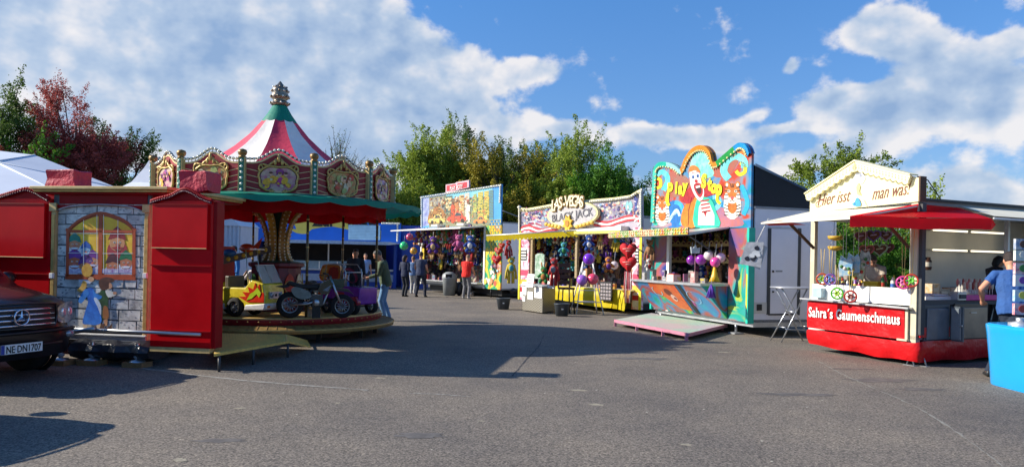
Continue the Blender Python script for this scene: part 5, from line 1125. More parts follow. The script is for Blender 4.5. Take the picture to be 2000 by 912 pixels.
for a, b_ in ((Gv, Dv), (Gv, Ev), (Gv, Cv), (Gv, Bv)): g.tube([a, b_], .035, m_mq2, 5)
g.build('roof', mq)
g = MB(); 
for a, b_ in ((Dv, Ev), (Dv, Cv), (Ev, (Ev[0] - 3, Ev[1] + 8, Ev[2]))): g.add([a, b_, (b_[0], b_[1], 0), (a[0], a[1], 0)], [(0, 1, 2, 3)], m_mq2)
g.build('wall', mq)
pg = thing('pagoda_tent', 'small white pointed tent between the marquee and the carousel', 'tent', (P(297, 500, 23).x, 23, 0))
zt_, zb_ = P(300, 303, 23).z, P(300, 372, 23).z
g = MB(); g.lathe([(.04, zt_), (.3, zt_ - .45), (.65, zb_ + .2), (.98, zb_)], (0, 0, 0), mat('#e4e6ea', .6, var=.06), 4, smooth=False, a0=45, a1=405); g.build('roof', pg)
g = MB(); 
for s in (-1, 1):
    for q_ in (-1, 1): g.tube([(s * .66, q_ * .66, 0), (s * .66, q_ * .66, zb_)], .03, ALU, 6)
g.build('frame', pg)
wt_ = thing('white_tent', 'white curtained tent wall between the red wagon and the grass bank, seen under the carousel', 'tent', (P(440, 500, 27).x, 27, 0))
g = MB(); pts = []; 
for i in range(41): x = -.55 + 1.05 * i / 40; pts.append((x, .05 * math.sin(i * 1.1)))
zz = P(440, 441, 27).z; g.add([(x, y, 0) for x, y in pts] + [(x, y, zz) for x, y in pts], [(i, i + 1, 42 + i - 1 + 0 if False else 41 + i + 1, 41 + i) for i in range(40)], mat('#cfd6de', .7, var=.1), True); g.box(-.55, .5, .1, 2, 0, zz, mat('#cfd6de', .7, var=.1)); g.build('wall', wt_)
g = MB(); g.prism([(-.6, zz), (.55, zz), (.3, zz + .22), (-.6, zz + .3)], -.08, 2.05, m_mq); g.build('roof', wt_)
wb = thing('white_building', 'low white building far behind the blue stall, left of it', 'building', (P(455, 500, 50).x, 50, 0))
g = MB(); zz1, zz0 = P(455, 424, 50).z, P(455, 450, 50).z; g.box(-3.4, 1.6, 0, 4, 0, zz1, mat('#e6e6e4', .7)); g.build('wall', wb); g = MB(); g.box(-3.5, 1.7, -.1, 4.1, zz1, zz1 + .12, GREY); g.build('roof', wb)
# ================================================ FOOD STALL
FO = Fr((5.58, 13.84), (6.50, 11.86)); FW = FO.len
fs = thing('food_stall', 'cream and red corner snack stall with scalloped gable, open counter and red banner', 'food stall', FO.o, FO.rz)
c = lambda x, y, w=0.: FO.p(x, y, w)
LEN = 6.4; FRED = mat('#c90a14', .34, var=.15, sc_=2.2, bump=.7); FTR = cloth(mat('#f81424', .5, var=.1, sc_=3, bump=.3), .6); STONE = mat('#c8bda2', .5, var=.15); IVW = mat('#dcd6c8', .6, var=.12, sc_=1.2)
def xy(*p): return p
g = MB(); g.box(0, FW, 0, LEN, .42, .48, GREY); g.box(0.02, FW - .02, .02, LEN, 2.60, 2.66, GREY); g.box(-.03, FW + .04, -.02, LEN, 2.66, 2.70, BLACK); g.build('roof_and_floor', fs)
# rear wall (at x=0 side of the frame, running in y) with big opening first
g = MB(); g.box(.0, .05, .05, 2.75, .48, .95, IVW); g.box(.0, .05, .05, 2.75, 2.42, 2.6, IVW); g.box(.0, .05, 2.75, LEN, .48, 2.6, IVW); g.box(0, FW, LEN - .05, LEN, .48, 2.6, IVW); g.build('rear_wall', fs)
for (x, y, z0, z1, s) in ((.05, 0, .45, 2.62, .05), (FW - .06, 0, .1, 2.62, .06), (FW - .05, 2.35, .95, 2.6, .035), (FW - .05, 4.1, .45, 2.6, .05), (.03, 2.75, .9, 2.5, .04)):
    g = MB(); g.box(x - s, x + s, y, y + s * 1.6, z0, z1, STONE if y < 1 else ALU); 
    if s == .06: g.box(x + s + .003, x + s + .06, y + .03, y + .12, z0 + .4, z1, DGREY)
    g.build('post', fs, .004)
for x in (.1, FW - .14):
    g = MB(); g.bar((x, -.75, 2.42), (x, -.02, 1.9), .03, .05, DKWOOD); g.build('awning_arm', fs)
# white counter panel, ledge, banner, skirt
zcn = .965
g = MB(); g.box(.08, FW - .1, -.01, .04, zcn, 1.24, mat('#f0ede4', .4, var=.04)); g.box(.04, FW - .08, .04, .75, zcn + .0, zcn + .02, WHITE); g.build('counter_panel', fs)
g = MB(); g.add([(-.12, -.12, zcn + .005), (FW - .06, -.12, zcn - .03), (FW - .06, 0.02, zcn - .03), (-.12, .02, zcn + .005), (-.12, -.12, zcn - .02), (FW - .06, -.12, zcn - .055), (FW - .06, 0.02, zcn - .055), (-.12, .02, zcn - .02)], [(0, 1, 2, 3), (7, 6, 5, 4), (0, 4, 5, 1), (1, 5, 6, 2), (3, 2, 6, 7), (0, 3, 7, 4)], ALU); g.build('ledge', fs)
g = MB(); n_ = 16; bz0, bz1 = c(1590, 640)[1], c(1590, 588)[1]; tz0, tz1 = c(1771, 663)[1], c(1772, 600)[1]; xb1 = FW - .17
vs = []
for i in range(n_ + 1):
    t_ = i / n_; x = lerp(.0, xb1, t_); 
    for k in range(5): vs.append((x, -.045 - .006 * math.sin(t_ * 11 + k), lerp(lerp(bz0, tz0, t_), lerp(bz1, tz1, t_), k / 4)))
g.add(vs, [(i * 5 + j, (i + 1) * 5 + j, (i + 1) * 5 + j + 1, i * 5 + j + 1) for i in range(n_) for j in range(4)], FRED, True)
bn = g.build('banner', fs)
g = MB(); x_, z_ = c(1593, 620); x2, z2 = c(1765, 635); rt = math.atan2(z2 - z_, x2 - x_) 
text(g, 'Sahra´s Gaumenschmaus', .05, lerp(bz0, bz1, .42), .25, -.062, mat('#f2f0ea', .5, var=.03), bold=.005, rot=rt * .6, sx=.86, sp=1.08); 
xs_ = [v[0] for v in g.v]; k_ = (xb1 - .12) / (max(xs_) - min(xs_)); x00 = min(xs_); g.v = [(.05 + (v[0] - x00) * k_, v[1], v[2]) for v in g.v]; g.build('lettering', bn)
g = MB(); g.box(xb1 + .005, xb1 + .05, -.04, -.01, tz0, tz1, STONE); g.box(xb1 - .12, xb1 + .06, -.07, -.01, tz0 - .02, tz0 + .01, STONE); g.build('banner_trim', fs)
g = MB(); path = [(-.02, -.03)] + [(lerp(-.02, FW + .0, i / 18), -.05) for i in range(1, 18)] + [(FW + .05, -.03), (FW + .08, .06)] + [(FW + .08, .06 + 3.2 * i / 20) for i in range(1, 21)]
vs = []; m_ = len(path); rs_ = random.Random(9)
for i, (x, y) in enumerate(path):
    zt__ = lerp(c(1590, 643)[1], c(1775, 668)[1], min(1, i / 18)) if i < 19 else c(1790, 668)[1] + .02
    zb__ = .10 + (.012 * math.sin(i * .9) + .02) - .05 * min(1, i / 12)
    ox, oy = (0, -1) if i < 19 else (1, 0)
    for k in range(6):
        t_ = k / 5; bul = .012 * math.sin(t_ * 2.6) - .05 * t_ * t_ + (.010 * math.sin(i * 1.3 + k * 1.1) + rs_.uniform(-.018, .018)) * t_
        vs.append((x + ox * bul, y + oy * bul, lerp(zt__, zb__, t_)))
g.add(vs, [(i * 6 + j, i * 6 + j + 1, (i + 1) * 6 + j + 1, (i + 1) * 6 + j) for i in range(m_ - 1) for j in range(5)], FRED, True)
sk_ = g.build('skirt', fs); ss = sk_.modifiers.new('sub', 'SUBSURF'); ss.levels = ss.render_levels = 1
g = MB(); g.box(.1, FW, .3, LEN, .12, .42, BLACK); g.build('chassis', fs)
g = MB(); g.box(FW + .0, FW + .04, .05, 3.6, .46, .62, FRED); g.build('red_sill', fs)
# gable
g = MB(); gb = [c(1591, 415), c(1591, 388), c(1678, 326), c(1784, 352), c(1790, 394)]
m_gb = mat('#e9dfae', .5, var=.06, sc_=2)
gx = lambda p: (p[0], p[1])
apx = c(1678, 316); gl, gr = c(1580, 380), c(1787, 343)
zbL, zbR = c(1591, 415)[1], c(1790, 394)[1]; zbm = (zbL + zbR) / 2
g.prism([(.0, zbL), (.0, gl[1] - .06), (apx[0], apx[1] - .05), (FW + .02, gr[1] - .05), (FW + .02, zbR)], -.03, .05, m_gb)
gbo = g.build('gable', fs)
g = MB(); 
def sc_strip(a, b_, n, wdt):
    pts = [a, b_]; d = Vector(b_) - Vector(a); nn = Vector((d.y, -d.x)).normalized(); 
    if nn.y > 0: nn = -nn
    low = []
    for i in range(n * 6 + 1):
        t_ = i / (n * 6); p = Vector(a).lerp(Vector(b_), t_) + nn * (wdt + .035 * abs(math.sin(math.pi * i / 6))); low.append((p.x, p.y))
    return [a, b_] + low[::-1]
g.prism(sc_strip(gl, apx, 9, .13), -.11, -.06, m_gb); g.prism(sc_strip(apx, gr, 10, .13), -.11, -.06, m_gb)
for a, b_, n_ in ((gl, apx, 16), (apx, gr, 18)):
    for i in range(n_):
        p = Vector(a).lerp(Vector(b_), (i + .5) / n_); g.prism([(p.x - .012, p.y - .11), (p.x + .012, p.y - .11), (p.x, p.y - .075)], -.113, -.11, A('#9fa07c')); g.ball((p.x, -.112, p.y - .055), (.008, .004, .008), A('#c8a04a'), 6, 4)
g.build('scalloped_edge', gbo)
g = MB(); g.prism([(gl[0], gl[1]), (apx[0], apx[1]), (gr[0], gr[1]), (gr[0], gr[1] + .02), (apx[0], apx[1] + .025), (gl[0], gl[1] + .02)], -.13, .08, m_gb); g.box(FW + .02, FW + .05, -.03, .12, zbR, gr[1] - .02, DKWOOD); g.build('gable_top', gbo)
g = MB(); mt = mat('#7c3f34', .5)
for s_, px0, px1, py, sz in (('Hier isst', 1598, 1664, 403, .30), ('man was!', 1705, 1782, 391, .30)):
    (xa, za), (xb, zb_) = c(px0, py), c(px1, py - (px1 - px0) * .1); h = MB(); text(h, s_, 0, 0, sz, -.036, mt, shear=.45, bold=-.002, sp=1.0)
    w_ = max(v[0] for v in h.v); k_ = (xb - xa) / w_; g.add([(xa + v[0] * k_, v[1], za + v[2] * 1.05 + v[0] * k_ * .07) for v in h.v], h.f, mt)
xa, za = c(1597, 404); g.art(stroke([(xa + x, za + z) for x, z in smooth2([(.12, .02), (.02, -.01), (-.01, .06), (.08, .11), (.2, .1)], 4)], .012), -.036, mt)
g.build('lettering', gbo)
g = MB(); cc = lambda x, y, a, b_, m, l: g.art([c(p[0], p[1]) for p in circ(x, y, a, b_, 14)], -.04 - l * .003, m)   # plain flower and cook figure
for a in range(6): t_ = a * math.pi / 3; cc(1682 + 6 * math.cos(t_), 348 + 6 * math.sin(t_), 5.5, 5.5, A('#e6e8f0', var=.05), 0 + a * .1)
cc(1684, 343, 2.5, 3.5, A('#8f93a8'), 2); g.art([c(*p) for p in [(1680, 358), (1684, 364), (1682, 374), (1686, 382), (1678, 380), (1676, 366)]], -.045, A('#c9c489'))
g.art([c(*p) for p in smooth2([(1673, 403), (1674, 392), (1678, 386), (1683, 392), (1685, 402)], 3, True)], -.05, A('#3f9fd8')); g.art([c(*p) for p in [(1668, 398), (1674, 394), (1675, 401), (1669, 402)]], -.05, A('#3f9fd8')); g.art(stroke([c(1690, 390), c(1696, 402)], .012), -.05, A('#e9c9a0'))
g.build('emblem', gbo)
# awnings
zi = 2.58; g = MB(); AW = mat('#e3dcc4', .6, var=.1, sc_=2); 
i3 = FO.M.inverted(); OL = i3 @ P(1486, 437, 13.15); OR = i3 @ P(1660, 424, 11.32); OR2 = i3 @ P(1937, 420, 11.38); IR2 = Vector((FW + .02, .9, zi - .02))
OL.z = OR.z = 2.33
g.add([(-.05, -.02, zi), (FW, -.02, zi), tuple(OR), tuple(OL), (-.05, -.02, zi - .03), (FW, -.02, zi - .03), (OR.x, OR.y, OR.z - .03), (OL.x, OL.y, OL.z - .03)], [(0, 1, 2, 3), (7, 6, 5, 4), (2, 6, 7, 3), (0, 3, 7, 4), (1, 5, 6, 2)], AW); g.build('awning', fs)
g = MB(); g.add([tuple(OL + Vector((0, -.01, 0))), (OL.x + .5, OL.y - .01, OL.z + .01), (OL.x + .75, OL.y + .3, OL.z - .06), (OL.x + .1, OL.y + .1, OL.z - .06)], [(0, 1, 2, 3)], FRED); g.build('awning_tip', fs)
g = MB(); nx_ = 12
def row(t_, dz): p = OR.lerp(Vector((OR2.x, OR2.y, OR.z)), t_); return (p.x, p.y - .0, p.z + .02 + dz + .01 * math.sin(t_ * 9))
vs = [row(i / nx_, 0) for i in range(nx_ + 1)] + [row(i / nx_, -.17) for i in range(nx_ + 1)]; g.add(vs, [(i, i + 1, nx_ + 2 + i, nx_ + 1 + i) for i in range(nx_)], FTR, True)
g.add([row(0, 0), row(1, 0), (FW + .02, 1.0, zi), (FW, -.02, zi + .02)], [(0, 1, 2, 3)], FTR)
g.add([row(1, 0), row(1, -.17), (OR2.x - .12, OR2.y + .3, OR.z - .05)], [(0, 1, 2)], FTR)
g.build('red_awning', fs)
g = MB(); g.add([(FW + .02, 1.0, zi + .03), (OR2.x, OR2.y + .05, 2.40), (OR2.x + .1, 4.6, 2.38), (FW + .02, 4.6, zi + .03)], [(0, 1, 2, 3)], AW); g.tube([(OR2.x, OR2.y + .05, 2.36), (OR2.x + .1, 4.6, 2.34)], .02, ALU, 6); g.tube([(FW + .05, 1.0, 2.5), (FW + .05, 4.6, 2.5)], .03, ALU, 6); g.build('side_awning', fs)
# shelves with emissive front strips on the rear wall
for y0, z in ((3.15, 2.33), (4.35, 2.33), (3.15, 1.93), (4.35, 1.93)):
    g = MB(); g.box(.06, .2, y0 - .1, y0 + 1.15, z + .0, z + .02, IVW); g.box(.2, .23, y0, y0 + 1.05, z - .005, z + .03, mat('#fff1d2', .4, emit=1.2)); g.build('shelf_strip', fs)
g = MB(); g.box(FW - .5, FW, .1, 3.6, 1.0, 1.04, ALU); g.box(FW - .02, FW + .03, .1, 3.6, .98, 1.06, DGREY); g.build('side_counter', fs)
g = MB(); g.box(.05, .5, 2.8, LEN - .1, .95, 1.0, mat('#6e1820', .5)); g.build('rear_shelf', fs)
# fridges under the side counter
fr1 = thing('fridge', 'grey fridge with its glass door swung open below the food stall side counter', 'fridge', FO.W(FW + .03, .16, .62), FO.rz)
g = MB(); g.box(0, .03, 0, 1.3, 0, .35 + 0, DGREY); g.box(-.5, .02, 0, .62, -.02, .38, DGREY); g.v = []; g.f = []; g.m = []; g.s = []
g.box(-.45, .0, 0, .62, -.25, .36, mat('#4f565c', .35, .3)); g.box(0, .02, .04, .58, -.2, .30, mat('#6d7780', .15, .2)); g.build('body', fr1, .006)
g = MB(); g.box(.02, .24, .60, .63, -.23, .34, mat('#66727c', .2, .5)); g.box(.05, .21, .58, .6, -.2, .31, mat('#8a949c', .15, .4)); g.box(.19, .25, .56, .58, .02, .05, STEEL); g.build('door', fr1, .004)
fr2 = thing('fridge', 'closed stainless fridge with bronze sheen right of the open one, under the pink lollipop stand', 'fridge', FO.W(FW + .03, .88, .62), FO.rz)
g = MB(); g.box(-.45, .02, 0, .85, -.25, .38, mat('#5b5650', .35, .6)); g.build('body', fr2, .006); g = MB(); g.box(.02, .045, .05, .8, -.2, .31, mat('#a09484', .32, .75, c2='#6f6c6a', sc_=1.5)); g.build('door', fr2, .005)
g = MB(); g.box(.05, .06, .35, .5, .22, .235, STEEL); g.build('handle', fr2)
for x_, y_ in ((FW + .02, .15), (FW - .1, .02)):
    g = MB(); p = (x_, y_); g.tube([(p[0] - .07, p[1], 0), (p[0], p[1], .18), (p[0] + .07, p[1], 0)], .012, STEEL, 6); g.box(p[0] - .1, p[0] + .1, p[1] - .05, p[1] + .05, 0, .012, STEEL); g.build('jack', fs)
g = MB(); g.tube([(-.35, .4, .35), (.1, .5, .4)], .05, DIRTW, 6); g.tube([(-.3, .4, .35), (-.22, .42, .75)], .02, STEEL, 6); g.build('drawbar', fs)
g = MB(); g.tube([FO.M.inverted() @ p for p in (P(1792, 345, 12.3), P(1812, 352, 12.8), P(1830, 378, 13.2), P(1840, 394, 13.4))], .01, BLACK, 5); g.build('cable', fs)

# ---- small goods on the food stall
def obj1(name, lab, cat, mb, loc, rz=0., grp=None, bevel=0):
    o = mb.build(name, None, bevel); o.location = loc; o.rotation_euler = (0, 0, rz); return tag(o, lab, cat, grp)
def wheel_toy(px, py, Y, cols, lab, zs=None):
    p = P(px, py, Y); t = thing('spoked_toy', lab, 'toy', p, -.5, 'round spoked toys on ribbons at the food stall'); r_ = .095
    g = MB(); g.torus((0, 0, 0), r_, .016, A(cols[0], rough=.3), 'y', 20, 6); g.torus((0, 0, 0), r_ * .35, .014, A(cols[1], rough=.3), 'y', 12, 6); g.build('ring', t)
    g = MB(); 
    for k in range(6): a = k * math.pi / 3; g.tube([(0, 0, 0), (r_ * math.cos(a), 0, r_ * math.sin(a))], .012, A(cols[1 + k % (len(cols) - 1)], rough=.3), 5)
    g.build('spokes', t); g = MB(); top_ = (zs or .75)
    for dx in (-.012, .012): g.tube([(dx, 0, r_), (dx * 2.5, 0, top_)], .007, A('#e0c070'), 4)
    g.build('ribbon', t)
wheel_toy(1606, 545, 13.5, ['#c8482a', '#5fae3c', '#e6c22a'], 'orange and green spoked toy on the left post of the food stall', .55)
wheel_toy(1622, 546, 13.4, ['#7a4fb0', '#3f7fd0', '#d05a8a'], 'violet spoked toy beside the left post of the food stall', .6)
wheel_toy(1635, 573, 12.95, ['#5fc43a', '#b8e04a', '#3f9c2c'], 'bright green spoked toy hanging before the white counter panel', .5)
wheel_toy(1661, 579, 12.65, ['#b8342e', '#7a1c1c', '#d8a8a0'], 'dark red spoked toy hanging before the white counter panel', .45)
wheel_toy(1764, 552, 11.95, ['#e03f9a', '#f07fc0', '#c82a7a'], 'pink spoked toy on yellow ribbons left of the corner post', .75)
wheel_toy(1780, 548, 11.7, ['#c8402e', '#7fd83a', '#3fae3c'], 'green spoked toy with red rim at the corner post', .8)
for i, (px, py, cc_, s_) in enumerate(((1652, 520, '#3f9fd8', 1), (1667, 515, '#4fb0e0', 1), (1676, 530, '#9fae4a', .9), (1690, 505, '#5b6068', .8), (1646, 532, '#a8643a', .8))):
    p = P(px, py, 12.75 + .05 * i); g = MB(); rr_ = random.Random(i)
    w_, h_ = .10 * s_, .17 * s_; pts = [(-w_, -h_), (w_, -h_ * .9), (w_ * 1.1, h_ * .4), (w_ * .7, h_), (w_ * .1, h_ * .7), (-w_ * .8, h_ * 1.1), (-w_ * 1.1, h_ * .2)]
    g.prism(pts, -.03, .03, A(cc_, rough=.2, c2='#d0d8d0', sc_=16)); g.tube([(0, 0, h_ * .7), (0, 0, h_ + .7)], .004, WHITE, 4)
    for k in range(4): g.ball((rr_.uniform(-w_, w_) * .7, -.03, rr_.uniform(-h_, 0)), .03, A(rr_.choice(['#c8402e', '#e0c84a', '#e8e0d0', '#3f7f3c'])), 7, 5)
    obj1('sweet_bag', ['light blue sweet bag hanging left in the bunch over the counter', 'sky blue sweet bag with pointed ears right of the light blue one', 'olive green sweet bag hanging lowest on the right of the bunch', 'dark grey plastic bag hanging furthest right in the bunch', 'brownish sweet bag hanging lowest on the left of the bunch'][i], 'bag', g, p, -.6, 'bags hanging over the food stall counter')
def heart(px, py, Y, s, c1, c2, lab, cat='gingerbread heart', grp='gingerbread hearts above the vendor', tail=0.):
    p = P(px, py, Y); t = thing('hanging_heart', lab, cat, p, -.5, grp); pts = []
    for i in range(24):
        a = 2 * math.pi * i / 24; pts.append((s * 1.0 * math.sin(a) ** 3, s * (.81 * math.cos(a) - .31 * math.cos(2 * a) - .125 * math.cos(3 * a) - .06 * math.cos(4 * a))))
    if tail:
        g = MB(); vs = []; k = 24
        for y, q_ in ((-.13, .0), (-.12, .45), (-.08, .8), (0, 1.0), (.08, .8), (.12, .45), (.13, 0.01)): vs += [(x * q_, y * s / .3, z * q_) for x, z in pts]
        g.add(vs, [(i * k + j, i * k + (j + 1) % k, (i + 1) * k + (j + 1) % k, (i + 1) * k + j) for i in range(6) for j in range(k)], A(c1, rough=.75, bump=.6, sc_=14), True); g.build('plush_body', t)
        g = MB(); 
        for k in range(2): g.tube([(-s * .5 + .1 * k, -s * .38, .1 * s - k * s * .25), (0, -s * .43, .14 * s - k * s * .25), (s * .45, -s * .38, .12 * s - k * s * .25)], .012, A(c2), 4)
        g.build('stitched_line', t)
    else:
        g = MB(); g.prism(pts, -.02, .02, A('#6a3d22')); g.build('heart_body', t); g = MB(); g.tube([(x * .9, -.025, z * .9) for x, z in pts + pts[:1]], .014, A(c1, rough=.4), 6); g.tube([(-s * .4, -.028, 0), (s * .4, -.028, .02)], .012, A(c2), 5); g.build('icing', t)
    g = MB(); g.tube([(-.03, 0, s * .6), (0, 0, s + .25), (.03, 0, s * .6)], .006, WHITE, 4)
    if tail:
        for k in range(5): g.tube([(-.08 + .04 * k, -.02, -s * .9), (-.10 + .05 * k, -.03, -s - tail * .5), (-.07 + .035 * k, -.02, -s - tail)], .014, A(['#e06a7a', '#e8c8c8', '#c23040'][k % 3]), 4)
    g.build('ribbon', t)
for i, a in enumerate(((1693, 489, .13, '#c05a5a', '#e0b0a0'), (1718, 487, .14, '#a8c8a0', '#e0e0c0'), (1735, 484, .10, '#7a3f4a', '#e0d0d0'), (1682, 462, .11, '#8a4a6a', '#c0a0c0'), (1706, 460, .13, '#7a5fb0', '#c8b8e0'), (1730, 460, .11, '#a890b0', '#d8d0d8'))):
    heart(a[0], a[1], 13.3, a[2], a[3], a[4], ['rose edged gingerbread heart, lower left of the hanging bunch', 'pale green edged gingerbread heart in the middle of the lower row', 'small dark gingerbread heart at the right of the lower row', 'plum coloured gingerbread heart, upper left of the bunch', 'violet gingerbread heart in the middle of the upper row', 'greyish lilac gingerbread heart, upper right of the bunch'][i])
for i, (px, py) in enumerate(((1632, 467), (1632, 487))):
    g = MB(); g.lathe([(.02, -.03), (.13, 0), (.15, .06), (.13, .05), (.02, -.01)], (0, 0, 0), A('#c8a02a'), 14); g.tube([(-.13, 0, .05), (0, 0, .25), (.13, 0, .05)], .006, STEEL, 4)
    obj1('hanging_bowl', ['upper yellow wicker bowl hanging at the left of the food stall opening', 'lower yellow wicker bowl hanging at the left of the food stall opening'][i], 'bowl', g, P(px, py, 14.4))
# things standing on the counter: bins, napkin box, bottles, jars
g = MB(); g.slab([(-.14, -.1), (.14, -.1), (.16, .1), (-.16, .1)], 0, .1, A('#e0b418')); g.slab([(-.17, -.12), (.17, -.12), (.18, .12), (-.18, .12)], .1, .125, A('#e8c42a')); obj1('tub', 'yellow plastic tub with flared rim on the food stall counter', 'tub', g, FO.W(1.15, .3, 1.20), FO.rz)
g = MB(); g.box(-.1, .1, -.1, .1, 0, .2, WHITE); g.box(-.1, .1, -.104, -.1, .1, .2, A('#d8dcea')); g.box(-.05, .05, -.108, -.104, .03, .12, A('#c8ccd8')); obj1('paper_box', 'white paper box behind the counter panel beside the left post', 'box', g, FO.W(.28, .2, 1.17), FO.rz)
g = MB(); g.box(-.1, .1, -.12, .1, 0, .17, A('#bcd8e4', rough=.1)); obj1('display_case', 'pale blue clear box at the left end of the white counter', 'box', g, FO.W(.28, -.0, 1.0), FO.rz)
g = MB(); g.lathe([(.06, 0), (.06, .2), (.05, .24), (.055, .26), (.0, .27)], (0, 0, 0), STEEL, 12); obj1('steel_jar', 'brushed steel jar standing beside the white paper box', 'jar', g, FO.W(.42, .35, 1.22), FO.rz)
rr_ = random.Random(4); cn = {'#c8402e': 'red', '#e0c84a': 'yellow', '#7a3f9c': 'purple', '#3f7f3c': 'green', '#e8e4da': 'white', '#5b3a28': 'brown', '#d8608a': 'pink', '#3f6fc0': 'blue'}
ks = list(cn)
for i in range(14):
    x = .55 + i * .10 if i < 5 else 1.32 + (i - 5) * .075; cc_ = ks[(i * 3 + 1) % 8]; g = MB(); h_ = rr_.uniform(.1, .26); r_ = rr_.uniform(.028, .045)
    g.lathe([(r_, 0), (r_, h_ * .7), (r_ * .45, h_ * .85), (r_ * .45, h_), (0, h_)], (0, 0, 0), A(cc_, rough=.3), 10); g.lathe([(r_ * 1.02, h_ * .2), (r_ * 1.02, h_ * .5)], (0, 0, 0), A(ks[(i * 5 + 2) % 8]), 10)
    obj1('bottle', f'{cn[cc_]} bottle with {cn[ks[(i * 5 + 2) % 8]]} label, {ordn(i)} from the left along the food stall counter', 'bottle', g, FO.W(x, rr_.uniform(.12, .4), 1.2 - .0), FO.rz, 'bottles on the food stall counter')
ls = thing('lollipop_stand', 'bright pink stand holding rows of wrapped lollipops on the side counter', 'display stand', FO.W(FW - .05, 1.55, 1.05), FO.rz + math.pi / 2)
g = MB(); g.box(-.42, .42, -.12, .16, 0, .09, A('#e82a9c', rough=.3)); g.build('tray', ls, .01)
for r_ in range(2):
    for i in range(11):
        g = MB(); x = -.37 + i * .074; g.tube([(x, -.05 + r_ * .12, .09), (x, -.05 + r_ * .12, .18 + .05 * r_)], .005, WHITE, 4); g.ball((x, -.05 + r_ * .12, .24 + .05 * r_), (.028, .02, .07), A(['#e8c8a8', '#d87a6a', '#e8e0c8', '#b04a3a'][(i + r_) % 4], sc_=30), 7, 6); g.build('lollipop', ls)
for i, (x, y, z, w_, h_, cc_, lb) in enumerate(((.3, 3.0, 1.0, .12, .2, '#c8963a', 'ochre box at the left end of the rear shelf'), (.3, 3.25, 1.0, .16, .12, '#3a2c28', 'dark brown box second from the left on the rear shelf'), (.3, 3.6, 1.0, .14, .14, '#d8702a', 'orange box in the middle of the rear shelf'), (.3, 3.85, 1.0, .14, .15, '#2f7fc8', 'blue box next to the orange one on the rear shelf'), (.3, 4.1, 1.0, .16, .16, '#3f8fd8', 'lighter blue carton on the rear shelf'), (.35, 4.2, 1.0, .2, .12, '#c8302a', 'red carton on the rear shelf beside the blue one'), (.3, 5.15, 1.0, .2, .2, '#1f5f9c', 'deep blue box on the rear shelf beside the dark haired woman'))):
    g = MB(); g.box(-.1, .1, -w_, w_, 0, h_ * 1.3, A(cc_, c2='#d8d0c0', sc_=12, rough=.35)); g.box(.1, .104, -w_ * .6, w_ * .6, h_ * .5, h_ * .9, A('#e6e0d0')); obj1('carton', lb, 'carton', g, FO.W(x, y, z), FO.rz, 'cartons on the rear shelf', .006)
g = MB(); g.box(0, .012, -.14, .14, -.07, .07, A('#5b2c22')); g.box(.012, .015, -.1, .1, -.04, .04, A('#8a5040')); o = obj1('small_sign', 'small tilted brown sign on the rear wall of the food stall', 'sign', g, FO.W(.055, 2.98, 2.2), FO.rz); o.rotation_euler = (R(14), 0, FO.rz)
g = MB(); g.lathe([(.07, -.12), (.085, -.08), (.085, .06), (.06, .1), (.06, .14), (0, .14)], (0, 0, 0), A('#4a2a1e'), 14); g.lathe([(.087, -.05), (.087, .04)], (0, 0, 0), A('#ddd4c4'), 14); obj1('chocolate_jar', 'dark brown jar picture cut out mounted on the rear wall', 'jar', g, FO.W(.16, 3.05, 1.65), FO.rz)
g = MB(); g.lathe([(.0, .3), (.08, .26), (.16, .1), (.19, 0)], (0, 0, 0), A('#b9b6ae', rough=.3), 18); obj1('cake_dome', 'grey translucent dome on the side counter behind the lollipops', 'dome', g, FO.W(.9, 3.1, 1.04))
g = MB(); g.box(-.3, .3, -.2, .2, 0, .06, WHITE); g.box(-.25, .1, -.1, .16, .06, .1, A('#d8c8c8')); g.box(-.05, .28, -.15, .12, .07, .09, A('#e6e6ea')); obj1('paper_stack', 'messy white paper sheets on the side counter near the corner post', 'paper', g, FO.W(FW - .3, .7, 1.05), FO.rz + 1.5)
g = MB(); g.box(-.1, .1, -.08, .08, 0, .14, STEEL); g.box(-.07, .07, -.1, -.08, .03, .1, DGREY); obj1('card_reader', 'small metal dispenser left of the pink lollipop stand', 'dispenser', g, FO.W(FW - .02, 1.05, 1.05), FO.rz + 1.5, None, .008)

# ================================================ BISTRO TABLE
T_ = P(1545, 560, 15.3); bt = thing('bistro_table', 'high folding bistro table with round silver top on crossed metal legs', 'table', (T_.x, 15.3, 0)); tz = T_.z
g = MB(); g.lathe([(0, tz - .0), (.40, tz), (.42, tz - .012), (.40, tz - .03), (0, tz - .03)], (0, 0, 0), mat('#c9cbd0', .3, .5), 32); g.build('tabletop', bt)
for y0, y1, ang in ((-.2, .2, 0),):
    for (xa, xb, yy) in ((-.33, .30, -.2), (-.33, .30, .2)): g = MB(); g.tube([(xb * .95, yy * .7, tz - .03), (xa, yy, .0)], .016, STEEL, 8); g.build('leg', bt)
    for (xa, xb, yy) in ((.40, -.28, -.16), (.40, -.28, .16)): g = MB(); g.tube([(xb, yy * .7, tz - .03), (xa, yy, .0)], .016, STEEL, 8); g.build('leg', bt)
for x, z, w_ in ((-.22, .3, .19), (.27, .32, .16), (-.03, .62, .17)):
    g = MB(); g.tube([(x, -w_, z), (x, w_, z)], .012, STEEL, 6); g.build('crossbar', bt)
for (y_, x0_, x1_, z) in ((-.2, -.24, .32, .27),): g = MB(); g.tube([(x0_, y_, z), (x1_, y_ + .02, z - .02)], .011, STEEL, 6); g.build('crossbar', bt)
bt.rotation_euler = (0, 0, R(12))
